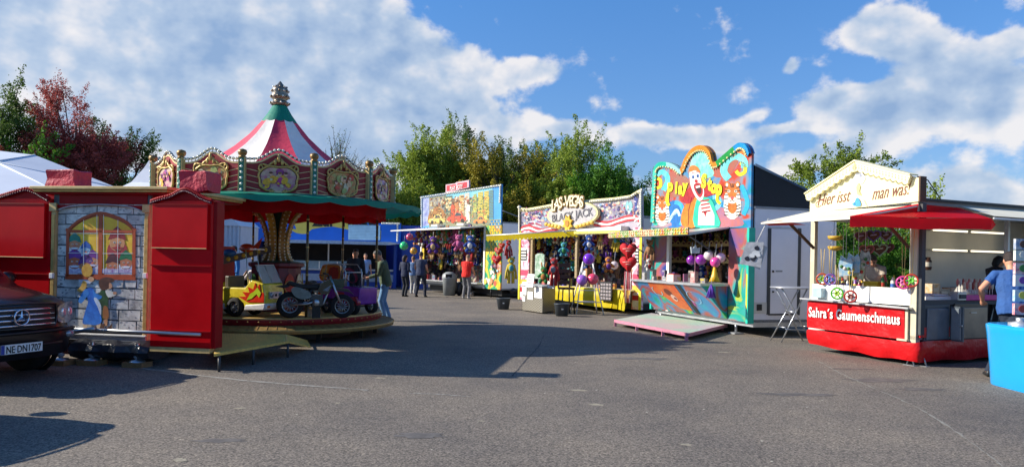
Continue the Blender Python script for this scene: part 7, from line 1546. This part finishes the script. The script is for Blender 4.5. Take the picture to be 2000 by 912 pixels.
g = MB(); g.box(-.2, .1, -.2, .2, .36, .46, A('#a8905a')); g.box(-.3, -.2, -.2, .2, .4, .72, A('#57503f')); g.build('seat', fc, .02)
for y in (-.15, .15): g = MB(); g.tube([(.2, y, .5), (.12, y, 1.2)], .01, STEEL, 5); g.build('post', fc)
g = MB(); g.box(.0, .25, -.2, .2, 1.2, 1.215, STEEL); g.build('roof_plate', fc)
for x in (0, ): 
    for y in (-W_ + .02, W_ - .02): kwheel(fc, x, y, .17, .05)
for y in (-W_ + .04, W_ - .04): kwheel(fc, -.58, y, .14, .045)
# motorcycle, x forward to the right of the picture
m0 = on(566, 621); m1 = on(668, 621); L0 = Vector(m0) - Vector(m1); wb = L0.length; an = math.atan2(m1[1] - m0[1], m1[0] - m0[0])
mc = thing('motorcycle_ride', 'black and silver off-road motorcycle ride fixed at the front rim of the carousel', 'carousel ride', m0, an); r_ = .21
kwheel(mc, 0, 0, .235, .055, mat('#a8adb2', .3, .8), 12); kwheel(mc, wb, 0, .215, .05, mat('#a8adb2', .3, .8), 12)
g = MB(); g.tube([(wb, -.07, .215), (wb - .13, -.07, .5), (wb - .22, -.06, .74)], .02, STEEL, 8); g.tube([(wb, .07, .215), (wb - .13, .07, .5), (wb - .22, .06, .74)], .02, STEEL, 8); g.build('fork', mc)
g = MB(); g.prism([(wb * .52, .50), (wb * .58, .62), (wb * .74, .70), (wb * .82, .62), (wb * .74, .44), (wb * .6, .42)], -.09, .09, A('#1c1f22', rough=.2, coat=.6)); g.prism([(wb * .62, .5), (wb * .78, .6), (wb * .72, .48)], -.1, -.092, A('#8a9298')); g.build('tank', mc, .03)
g = MB(); g.prism([(-.08, .60), (-.02, .66), (.2, .60), (wb * .55, .60), (wb * .54, .52), (.2, .52)], -.06, .06, BLACK); g.build('seat', mc, .02)
g = MB(); g.prism(smooth2([(.02, .50), (.1, .56), (.32, .48), (.36, .38), (.24, .34), (.1, .38)], 3, True), -.11, -.07, A('#7c8a86', rough=.25)); g.build('side_panel', mc)
g = MB(); g.tube([(0, -.07, .235), (.3, -.07, .26), (.42, -.06, .3)], .022, STEEL, 6); g.tube([(0, .07, .235), (.4, .06, .3)], .022, STEEL, 6); g.tube([(wb * .34, 0, .32), (wb * .4, 0, .5), (wb * .7, 0, .56)], .025, DGREY, 6); g.tube([(wb * .72, 0, .5), (wb * .64, 0, .26), (wb * .45, 0, .2)], .022, STEEL, 6); g.build('frame', mc)
g = MB(); g.box(wb * .42, wb * .62, -.08, .08, .22, .42, mat('#4a4d50', .35, .7)); g.ball((wb * .5, -.09, .28), (.06, .02, .06), STEEL, 10, 8); g.build('engine', mc, .02)
g = MB(); g.tube([(wb - .24, 0, .72), (wb - .26, -.12, .78), (wb - .34, -.25, .80)], .014, BLACK, 6); g.tube([(wb - .24, 0, .72), (wb - .26, .12, .78), (wb - .34, .25, .80)], .014, BLACK, 6); g.build('handlebar', mc)
g = MB(); g.prism([(wb - .12, .5), (wb + .12, .47), (wb + .2, .42), (wb + .1, .52), (wb - .1, .55)], -.05, .05, A('#23262a', rough=.3)); g.prism([(-.25, .56), (-.1, .53), (.0, .56), (-.05, .6)], -.05, .05, BLACK); g.build('mudguard', mc)
g = MB(); g.box(wb * .42, wb * .58, -.05, .05, 0, .22, BLACK); g.build('mount', mc)
reg(mc)
dup(mc, on(600, 598)[:2] + (.47,), an + .7, 'second dark motorcycle ride, standing further back between column and jeep', None, .85); dup(mc, (on(452, 600)[0] - .1, on(452, 600)[1] + 1.3, .47), an + 2.6, 'dark motorcycle ride far back behind the yellow toy car', None, .85)
qd = thing('quad_ride', 'orange quad bike ride behind the front motorcycle', 'carousel ride', on(640, 606)[:2] + (.47,), -.5); qd.location.y += .35
side([(-.3, .3), (-.25, .42), (-.05, .36), (.1, .36), (.22, .46), (.34, .36), (.3, .26), (-.28, .24)], -.12, .12, A('#e8701c', rough=.3, coat=.4), 'body', qd)
for x in (-.24, .26):
    for y in (-.2, .2): kwheel(qd, x, y, .12, .06)
g = MB(); g.tube([(.12, 0, .4), (.1, 0, .56), (.06, -.2, .58)], .014, BLACK, 6); g.tube([(.1, 0, .56), (.06, .2, .58)], .014, BLACK, 6); g.build('handlebar', qd)
# purple jeep
e = on(700, 612); jp = thing('jeep_ride', 'metallic purple and red toy jeep with chrome rail at the carousel\'s right side', 'carousel ride', (e[0] - .2, e[1] + .05, .47), R(-32)); pu = A('#7a2a9c', rough=.22, coat=.6); rd = A('#a8283c', rough=.25, coat=.5)
side([(-.5, .15), (-.3, .15), (-.26, .28), (-.1, .28), (-.06, .15), (.3, .15), (.5, .2), (.52, .52), (.1, .54), (.05, .48), (-.3, .48), (-.36, .58), (-.52, .56)], -.25, .25, pu, 'body', jp, .02)
side([(.18, .15), (.5, .17), (.52, .24), (.46, .36), (.3, .34), (.2, .24)], -.30, -.2, rd, 'fender', jp); side([(-.52, .12), (.2, .12), (.2, .16), (-.52, .16)], -.28, .28, DGREY, 'sill', jp); side([(-.1, .2), (.12, .2), (.12, .42), (-.1, .42)], -.262, -.25, rd, 'door', jp, .01)
side([(.3, .34), (.5, .36), (.5, .48), (.3, .46)], -.2, .2, rd, 'grille', jp)
for x in (-.34, .36):
    for y in (-.25, .25): kwheel(jp, x, y, .15, .05)
g = MB()
for y in (-.22, .22): g.tube([(.1, y, .5), (.12, y, .8), (.0, y, .95), (-.4, y, .95), (-.48, y, .6)], .013, STEEL, 6)
g.tube([(.12, -.22, .8), (.12, .22, .8)], .012, STEEL, 5); g.tube([(-.4, -.22, .95), (-.4, .22, .95)], .012, STEEL, 5); g.build('rail', jp)
g = MB(); g.lathe([(.14, 0), (.17, .02), (.17, .05)], (0, 0, 0), A('#8a2038'), 16, M=Matrix.Translation((.0, 0, .72)) @ Matrix.Rotation(R(60), 4, 'Y')); g.box(-.35, -.25, -.2, .2, .4, .66, A('#1f4a38')); g.build('seat', jp, .02)
# tub seat, spaceship arm, small figures behind
def tub(px, py, s, c1, c2, lab):
    e = on(px, py); t = thing('tub_ride', lab, 'carousel ride', (e[0], e[1] + .3, .47)); g = MB(); g.lathe([(.1 * s, 0), (.12 * s, .1), (.3 * s, .2), (.36 * s, .42), (.33 * s, .44), (.28 * s, .24), (0, .2)], (0, 0, 0), A(c1, rough=.25, coat=.5), 22); g.build('tub', t); g = MB(); g.torus((0, 0, .44), .345 * s, .03, A(c2, rough=.3), 'z', 22, 6); g.build('rim', t)
    g = MB(); g.tube([(0, 0, .2), (0, 0, .5)], .02, STEEL, 6); g.torus((0, 0, .5), .12, .015, A(c2), 'z', 14, 5); g.build('hand_wheel', t)
tub(505, 600, .9, '#b03a8a', '#e0a0b0', 'pink tub ride between the toy fire car and the column'); tub(556, 600, 1.1, '#8a2a6a', '#c83a50', 'plum coloured tub ride with red rim behind the motorcycle'); 
e = on(630, 598); sb_ = thing('space_seat_ride', 'orange and red high-backed seat ride behind the motorcycle seat', 'carousel ride', (e[0], e[1] + .6, .47)); g = MB(); g.prism(smooth2([(-.22, .55), (-.2, .85), (-.1, .92), (.2, .9), (.24, .8), (.22, .56)], 3, True), 0, .2, A('#e8862a', rough=.3, coat=.4)); g.build('shell', sb_, .02); g = MB(); g.prism(smooth2([(-.02, .6), (.0, .84), (.18, .84), (.18, .6)], 2, True), -.012, 0, A('#b8301c')); g.prism([(-.2, .6), (-.06, .6), (-.06, .84), (-.18, .82)], -.012, 0, A('#f0b85a')); g.build('panel', sb_); g = MB(); g.box(-.15, .15, 0, .25, 0, .56, A('#7a2030')); g.build('base', sb_, .02)
# inclined beam with round lamps and two riders' seats
b0, b1 = P(424, 512, 14.3), P(528, 486, 14.9); bmr = thing('swing_arm_ride', 'brown inclined beam ride with a row of round lamps left of the gilded column', 'carousel ride', (b0.x, b0.y, .47)); o_ = bmr.location; g = MB(); g.bar(b0 - o_, b1 - o_, .1, .13, A('#4f3220')); g.build('beam', bmr)
for k_ in range(7):
    p = b0.lerp(b1, .08 + .14 * k_) - o_; g = MB(); g.lathe([(0, .03), (.03, .025), (.045, 0), (.045, -.01)], (0, 0, 0), A('#e0b23a', rough=.3), 12, M=Matrix.Translation(p + Vector((0, -.055, 0))) @ Matrix.Rotation(R(90), 4, 'X')); g.build('lamp', bmr)
g = MB(); p = b0.lerp(b1, .8) - o_; g.tube([p, (p.x, p.y, 0)], .03, DGREY, 6); g.build('stand', bmr)
g = MB(); p = b0.lerp(b1, .55) - o_; g.ball(p + Vector((0, .0, .13)), (.15, .1, .09), A('#c8401c', rough=.3, coat=.4), 12, 8); g.prism([(p.x + .1, p.z + .14), (p.x + .3, p.z + .34), (p.x + .22, p.z + .12)], p.y - .02, p.y + .02, A('#c8401c')); g.build('rocket_body', bmr); g = MB(); p = b0.lerp(b1, .22) - o_; g.ball(p + Vector((0, 0, .12)), (.14, .1, .08), A('#1f5fae', rough=.3), 12, 8); g.build('rocket_body', bmr)
e = on(452, 585); pf = thing('seesaw_horse', 'small white toy horse ride with red saddle between the fire car seats and the beam', 'carousel ride', (e[0], e[1] + .5, .47)); wh_ = A('#e6d6cc', rough=.4)
g = MB(); g.ball((0, 0, .42), (.2, .1, .11), wh_, 14, 10); g.tube([(.14, 0, .46), (.24, 0, .62), (.27, 0, .68)], [.07, .05, .045], wh_, 8); g.ball((.32, 0, .68), (.09, .045, .045), wh_, 10, 8)
for x in (-.13, .13):
    for y in (-.05, .05): g.tube([(x, y, .38), (x * 1.4, y, .15), (x * 1.3, y, .02)], [.04, .026, .022], wh_, 7)
g.build('body', pf); g = MB(); g.ball((0, 0, .50), (.12, .1, .05), A('#c82030', rough=.3), 12, 8); g.build('saddle', pf); g = MB(); g.tube([(.2, 0, .7), (.12, 0, .58), (.08, 0, .5)], .03, A('#8a5a3a'), 6); g.tube([(-.2, 0, .45), (-.28, 0, .3)], .03, A('#8a5a3a'), 6); g.build('mane', pf)
e = on(560, 585); bk_ = thing('bicycle_ride', 'dark blue small scooter ride half hidden between column and motorcycle', 'carousel ride', (e[0] + .25, e[1] + .9, .47), .2); kwheel(bk_, 0, 0, .14, .03); kwheel(bk_, .55, 0, .14, .03)
g = MB(); g.tube([(0, 0, .14), (.15, 0, .3), (.42, 0, .3), (.5, 0, .6)], .03, A('#24408a'), 7); g.build('frame', bk_); g = MB(); g.ball((.12, 0, .42), (.14, .07, .05), BLACK, 10, 8); g.build('seat', bk_); g = MB(); g.tube([(.48, -.16, .64), (.5, 0, .6), (.48, .16, .64)], .012, STEEL, 5); g.build('handlebar', bk_)

# ================================================ PLUSH TOYS AND GOODS IN THE STALLS
PAL = [('#5a2f86', 'purple'), ('#a82a2a', 'red'), ('#b8763a', 'orange'), ('#2a4f98', 'blue'), ('#c0a070', 'sand coloured'), ('#d0cac2', 'white'), ('#b85a86', 'pink'), ('#4a3226', 'brown'), ('#37803f', 'green'), ('#7a7c84', 'grey'), ('#c8b03a', 'yellow'), ('#242428', 'black'), ('#4a98a4', 'turquoise'), ('#98704e', 'tan')]
def plush_proto(k, kind):
    c1 = PAL[k][0]; c2 = PAL[(k * 5 + 4) % len(PAL)][0]; t = thing('plush_toy', 'x', 'plush toy', (0, 0, 0)); m1, m2 = mat(c1, .9, var=.3, sc_=18, bump=.5), mat(c2, .9, var=.3, sc_=18)
    g = MB(); g.ball((0, 0, 0), (.11, .09, .14), m1, 10, 7); g.ball((0, -.075, -.01), (.07, .03, .09), m2, 8, 6)
    if kind == 'long': g.tube([(-.07, 0, .08), (-.13, -.02, -.12), (-.14, -.03, -.3)], [.035, .03, .04], m1, 6); g.tube([(.07, 0, .08), (.13, -.02, -.12), (.14, -.03, -.3)], [.035, .03, .04], m1, 6); g.tube([(-.05, 0, -.1), (-.06, -.02, -.42)], [.04, .045], m1, 6); g.tube([(.05, 0, -.1), (.06, -.02, -.42)], [.04, .045], m1, 6)
    else: g.tube([(-.08, 0, .07), (-.16, -.06, -.02)], [.04, .045], m1, 7); g.tube([(.08, 0, .07), (.16, -.06, -.02)], [.04, .045], m1, 7); g.tube([(-.06, 0, -.1), (-.09, -.1, -.15)], [.05, .055], m1, 7); g.tube([(.06, 0, -.1), (.09, -.1, -.15)], [.05, .055], m1, 7)
    g.build('body', t); g = MB(); g.ball((0, -.01, .2), (.1, .09, .09), m1, 10, 8); g.ball((0, -.09, .175), (.045, .035, .035), m2, 8, 6); g.ball((0, -.125, .185), .014, BLACK, 6, 4)
    for s in (-1, 1):
        g.ball((s * .04, -.09, .22), .014, BLACK, 6, 4)
        if kind == 'ears': g.tube([(s * .05, 0, .26), (s * .08, 0, .42)], [.03, .02], m2, 6)
        else: g.ball((s * .08, 0, .275), (.035, .02, .035), m2, 8, 6)
    g.build('head', t); g = MB(); g.tube([(0, 0, .28), (0, 0, .42)], .004, WHITE, 3); g.build('cord', t); return t
protos = [plush_proto(k, ['bear', 'long', 'ears'][k % 3]) for k in range(len(PAL))]
for t in protos: reg(t)
used = set()
def put(k, loc, rz, sc__, label, group):
    k %= len(protos)
    if k not in used: used.add(k); o = protos[k]; o.location = loc; o.rotation_euler = (0, 0, rz); o['label'] = label; o['group'] = group; o.scale = (sc__,) * 3
    else: o = dup(protos[k], loc, rz, label, group, sc__)
    return o
rq = random.Random(21)
seqs = {}
def hang_row(fr, x0_, x1_, y, z, n, nm, rowname, s0=.85, s1=1.2, jz=.08, grp=None, skip=()):
    for i in range(n):
        k = rq.randrange(len(PAL))
        if i in skip: continue
        x = lerp(x0_, x1_, (i + .5) / n) + rq.uniform(-.03, .03)
        put(k, fr.W(x, y + rq.uniform(-.05, .05), z + rq.uniform(-jz, jz)), fr.rz + rq.uniform(-.5, .5), rq.uniform(s0, s1), f'{PAL[k][1]} plush toy, {ordn(i)} from left, {rowname}, {nm}', grp)
hang_row(FS, .25, 4.9, -.35, 2.42, 22, 'skyline stall', 'front row', .85, 1.35, grp='plush toys hanging in the skyline stall')
hang_row(FS, .3, 4.8, .25, 1.95, 20, 'skyline stall', 'middle row', .8, 1.2, grp='plush toys hanging in the skyline stall')
hang_row(FS, .3, 4.8, .9, 2.4, 20, 'skyline stall', 'rear top row', .8, 1.3, grp='plush toys hanging in the skyline stall')
hang_row(FS, .2, 4.8, .7, 1.45, 20, 'skyline stall', 'lower row over the counter', .7, 1.0, grp='plush toys hanging in the skyline stall')
hang_row(FL, .3, 5.5, .2, 2.32, 26, 'yellow stall', 'front row', .6, .95, grp='plush toys hanging in the yellow stall')
hang_row(FL, .3, 5.5, .85, 1.85, 24, 'yellow stall', 'middle row', .65, 1.0, grp='plush toys hanging in the yellow stall')
hang_row(FL, .3, 5.5, 1.2, 2.45, 24, 'yellow stall', 'rear top row', .7, 1.1, grp='plush toys hanging in the yellow stall')
hang_row(FL, .4, 5.5, 1.1, 1.4, 24, 'yellow stall', 'lower rear row', .75, 1.1, grp='plush toys hanging in the yellow stall')
zcc = FC.p(1400, 553)[1]
def side_rows(fr, nm, specs, grp):
    for rowname, x_, y0, y1, z, n, s0, s1 in specs:
        for i in range(n):
            k = rq.randrange(len(PAL)); put(k, fr.W(x_, lerp(y0, y1, (i + .5) / n), z + rq.uniform(-.03, .03)), fr.rz + 1.2 + rq.uniform(-.3, .3), rq.uniform(s0, s1), f'{PAL[k][1]} plush toy, {ordn(i)} from the front, {rowname} on left inner wall, {nm}', grp)
side_rows(FC, 'clown stall', (('upper shelf', .2, .2, 1.2, zcc + 1.06, 7, .42, .6), ('lower shelf', .2, .2, 1.2, zcc + .64, 7, .42, .6)), 'plush toys on the clown stall shelves')
side_rows(FL, 'yellow stall', (('upper row', .3, .2, 1.4, 2.2, 6, .7, 1.0), ('lower row', .3, .2, 1.4, 1.6, 6, .7, 1.0)), 'plush toys hanging in the yellow stall')
side_rows(FS, 'skyline stall', (('upper row', .3, .2, 1.2, 2.3, 5, .8, 1.1), ('lower row', .3, .2, 1.2, 1.6, 5, .8, 1.1)), 'plush toys hanging in the skyline stall')
hang_row(FC, .35, 3.1, 1.15, zcc + 1.08, 12, 'clown stall', 'upper shelf', .45, .65, .01, grp='plush toys on the clown stall shelves')
hang_row(FC, .35, 3.1, 1.15, zcc + .65, 12, 'clown stall', 'lower shelf', .45, .65, .01, grp='plush toys on the clown stall shelves')
hang_row(FC, .35, 3.1, .9, zcc + .2, 10, 'clown stall', 'low row behind the counter', .6, .8, .03, grp='plush toys on the clown stall shelves')
# goods standing on the counters
def toybox(fr, x, y, z, w, h_, c1, c2, lab, grp):
    g = MB(); g.box(-w / 2, w / 2, -.05, .05, 0, h_, A(c1, c2=c2, sc_=22, rough=.35)); g.box(-w * .3, w * .3, -.055, -.05, h_ * .5, h_ * .85, A(c2)); obj1('toy_box', lab, 'toy box', g, fr.W(x, y, z), fr.rz + rq.uniform(-.4, .4), grp, .004)
for fr, nm, x0_, x1_, y, z, n in ((FS, 'skyline stall', .3, 4.7, -.15, FS.p(880, 548)[1], 20), (FL, 'yellow stall', 1.0, 5.4, -.25, FL.p(1180, 562)[1], 20), (FC, 'clown stall', .3, 3.0, -.4, zcc, 15)):
    for i in range(n):
        a, b_ = PAL[rq.randrange(14)], PAL[rq.randrange(14)]; toybox(fr, lerp(x0_, x1_, (i + .5) / n), y + rq.uniform(-.1, .15), z, rq.uniform(.08, .2), rq.uniform(.06, .28), a[0], b_[0], f'{a[1]} toy packet with {b_[1]} panel, {ordn(i)} from left on the {nm} counter', f'small toys on the counter of the {nm}')
# balloons and special hanging things
def balloon(px, py, Y, r_, c_, lab, cord=.5, grp='balloons and balls hanging at the stalls'):
    t = thing('balloon', lab, 'balloon', P(px, py, Y), 0, grp); g = MB(); g.ball((0, 0, 0), r_, mat(c_, .15, var=.2, sc_=6, coat=.7), 20, 14); g.build('ball', t); g = MB(); g.tube([(0, 0, r_), (.02, 0, r_ + cord)], .005, WHITE, 4); g.build('cord', t)
balloon(1350, 508, 17.3, .11, '#8a2aa0', 'shiny purple ball, left of the pair at the clown stall', .3); balloon(1369, 507, 17.0, .125, '#9a2fa8', 'larger shiny purple ball, right of the pair at the clown stall', .3)
balloon(1384, 499, 16.9, .11, '#e8dcd8', 'white ball with pink print in the bunch at the clown stall', .2); balloon(1408, 503, 16.7, .11, '#e8b8cc', 'pale pink ball on the right of the bunch at the clown stall', .2); balloon(1397, 512, 16.5, .115, '#e8489c', 'hot pink ball lowest in the bunch at the clown stall', .3)
balloon(1150, 506, 21.6, .17, '#7a30c8', 'deep violet ball on top of the white ladder', -.1); balloon(1137, 547, 21.3, .16, '#a86ad0', 'lilac ball lower left on the white ladder', .3); balloon(1158, 545, 21.3, .165, '#e0486a', 'coral red ball lower right on the white ladder', .3)
balloon(789, 480, 31.5, .18, '#3fd07a', 'bright green ball hanging left of the skyline stall', .25); balloon(800, 463, 32, .16, '#c84a6a', 'crimson patterned ball above the green one at the skyline stall', .1); balloon(808, 490, 32, .16, '#d8a03a', 'golden ball hanging below the crimson one at the skyline stall', .3)
balloon(1200, 518, 22.9, .13, '#d8ccd0', 'pale silver ball left of the lower red heart at the yellow stall', .3)
HG = 'red plush hearts hanging at the yellow stall'
heart(1227, 488, 21.9, .27, '#d0101c', '#f0c0b0', 'upper red plush heart on the right pole of the yellow stall', 'plush heart', HG, .1); heart(1227, 514, 21.9, .27, '#d8141f', '#f0c0b0', 'lower red plush heart with ribbon tails on the right pole of the yellow stall', 'plush heart', HG, .9)
heart(970, 507, 25.2, .2, '#c8141c', '#e0a090', 'lowest red plush heart left of the yellow stall under the yellow awning', 'plush heart', HG, .1); heart(974, 490, 25.3, .17, '#d03a1c', '#e0a090', 'orange red plush heart above the lowest one left of the yellow stall', 'plush heart', HG, .1); heart(980, 480, 25.4, .13, '#b8241c', '#e0a090', 'small dark red plush heart at the top left of the yellow stall', 'plush heart', HG, .1)
put(10, P(998, 523, 25.0), .2, 1.25, 'yellow plush toy hanging alone under the yellow awning right of the red hearts', 'single plush toys hung outside the stalls')
put(1, P(993, 484, 25.0), .5, .9, 'small red plush toy hanging above the yellow one under the yellow awning', 'single plush toys hung outside the stalls')
put(13, P(1269, 488, 19.0), -.5, .9, 'tan plush toy hanging at the left edge of the clown stall', 'single plush toys hung outside the stalls'); put(5, P(1267, 520, 19.0), .3, .7, 'white plush toy hanging beneath the tan one at the clown stall', 'single plush toys hung outside the stalls')
put(1, P(1082, 526, 21.8), -.4, 1.15, 'big red and white plush figure sitting over the checker plate desk', 'plush figures above the desk'); put(8, P(1062, 540, 21.7), -.3, 1.0, 'green plush frog figure on the checker plate desk', 'plush figures above the desk')
put(3, P(1150, 478, 22.5), 0, 1.0, 'blue and white plush toy hanging above the violet ball', 'single plush toys hung outside the stalls'); put(2, P(1188, 520, 22.3), 0, 1.0, 'orange plush toy hanging above the black price board', 'single plush toys hung outside the stalls'); put(12, P(1101, 490, 22.3), 0, .9, 'turquoise plush toy hanging at the centre post of the yellow stall', 'single plush toys hung outside the stalls')
put(0, P(846, 482, 31.0), 0, 1.5, 'large purple plush toy hanging at the left of the skyline stall front', 'big plush toys at the skyline stall'); put(3, P(918, 480, 29.4), 0, 1.4, 'large blue plush toy hanging right of centre in the skyline stall', 'big plush toys at the skyline stall'); put(6, P(896, 478, 29.9), 0, 1.4, 'large pink plush toy hanging in the middle of the skyline stall', 'big plush toys at the skyline stall')
# green clothes and cardboard in the yellow stall
g = MB(); g.prism([(-.22, .0), (-.22, -.75), (.22, -.75), (.22, 0), (.1, .05), (-.1, .05)], -.02, .02, A('#1f7a3c', c2='#e0e6da', sc_=5)); obj1('flag_shirt', 'green and white football shirt hanging left in the yellow stall', 'shirt', g, P(1055, 498, 23.4), FL.rz)
g = MB(); g.box(-.15, .15, -.12, .12, 0, .35, A('#b98a58')); g.box(-.08, .08, -.123, -.12, .1, .28, WHITE); obj1('cardboard_box', 'brown cardboard box with white price cards beside the centre post of the yellow stall', 'box', g, FL.W(3.2, .3, FL.p(1180, 562)[1] + .25), FL.rz)
# traffic cone shaped toy, tassel, string bag at the clown stall
g = MB(); g.lathe([(0, .0), (.03, -.02), (.07, -.22), (.12, -.34), (.0, -.34)], (0, 0, 0), A('#e8b41c', rough=.4), 16); g.tube([(0, 0, 0), (0, 0, .3)], .004, WHITE, 4); obj1('yellow_horn', 'yellow cone shaped horn hanging below the hot pink ball', 'toy', g, P(1396, 520, 16.5))
g = MB(); 
for i in range(24): a = i * 2.4; r_ = .02 + .05 * (i / 24); g.tube([(0, 0, .1), (r_ * .7 * math.cos(a), r_ * .7 * math.sin(a), 0), (r_ * 1.7 * math.cos(a), r_ * 1.7 * math.sin(a), -.2)], [.012, .014, .01], A('#5a2fa8', rough=.5), 4)
g.tube([(0, 0, .08), (0, 0, .3)], .004, WHITE, 4); obj1('tassel', 'purple tinsel tassel hanging over the painted counter of the clown stall', 'tassel', g, P(1389, 564, 16.1))
g = MB(); g.prism([(-.09, -.08), (.09, -.08), (.11, .06), (.03, .04), (0, .12), (-.05, .04), (-.11, .07)], -.04, .04, A('#9cc0c8', c2='#e0e6ea', rough=.2)); g.tube([(0, 0, .1), (0, 0, .4)], .004, WHITE, 4); g.tube([(0, 0, -.08), (.0, 0, -.75)], .006, A('#e0a0b0'), 4); obj1('net_bag', 'silvery blue toy bag hanging above the purple balls of the clown stall', 'bag', g, P(1358, 488, 17.0))
g = MB(); g.box(-.16, .16, -.1, .1, 0, .17, A('#e0a8a0', c2='#f0dcd4', sc_=20)); g.box(-.13, .13, -.08, .08, .17, .19, A('#c8402e')); obj1('pink_crate', 'pink wire basket on the clown stall counter under the purple balls', 'basket', g, FC.W(1.9, -.5, zcc), FC.rz)
g = MB(); rr_ = random.Random(2)
g.prism([(-.17, .19), (.12, .25), (.17, -.2), (-.2, -.22)], -.015, .0, A('#d6d8dc', rough=.2, c2='#9a9ea6', sc_=9)); g.prism([(.02, .22), (.2, .18), (.16, -.24), (.0, -.2)], .01, .02, A('#c8ccd2', rough=.2))
for i in range(9): x, z = rr_.uniform(-.1, .08), rr_.uniform(-.12, .12); g.prism(smooth2([(x - .05, z), (x, z + .05), (x + .05, z - .01), (x, z - .04)], 2, True), -.018 - i * .001, -.0165 - i * .001, A('#2c2c38' if i % 2 else '#e6e8ea'))
g.tube([(0, 0, .2), (.05, 0, .45), (.1, 0, .68)], .008, WHITE, 4); o = obj1('foil_bags', 'silver and black printed foil bags hanging from the left awning tip of the food stall', 'bag', g, P(1472, 497, 13.2)); o.rotation_euler = (0, R(12), -.3)
# papers standing on the desk
for px, py, lb in ((1036, 548, 'white price card standing at the left end of the checker plate desk'), (1077, 550, 'white price card standing at the right end of the checker plate desk')):
    g = MB(); g.box(-.13, .13, -.01, .01, -.2, .2, WHITE); 
    for k_ in range(3): g.box(-.08, .08, -.013, -.01, -.1 + k_ * .09, -.07 + k_ * .09, A('#c86a7a'))
    o = obj1('price_card', lb, 'sign', g, P(px, py, 21.9), -.7); o.rotation_euler = (R(-12), 0, -.7)
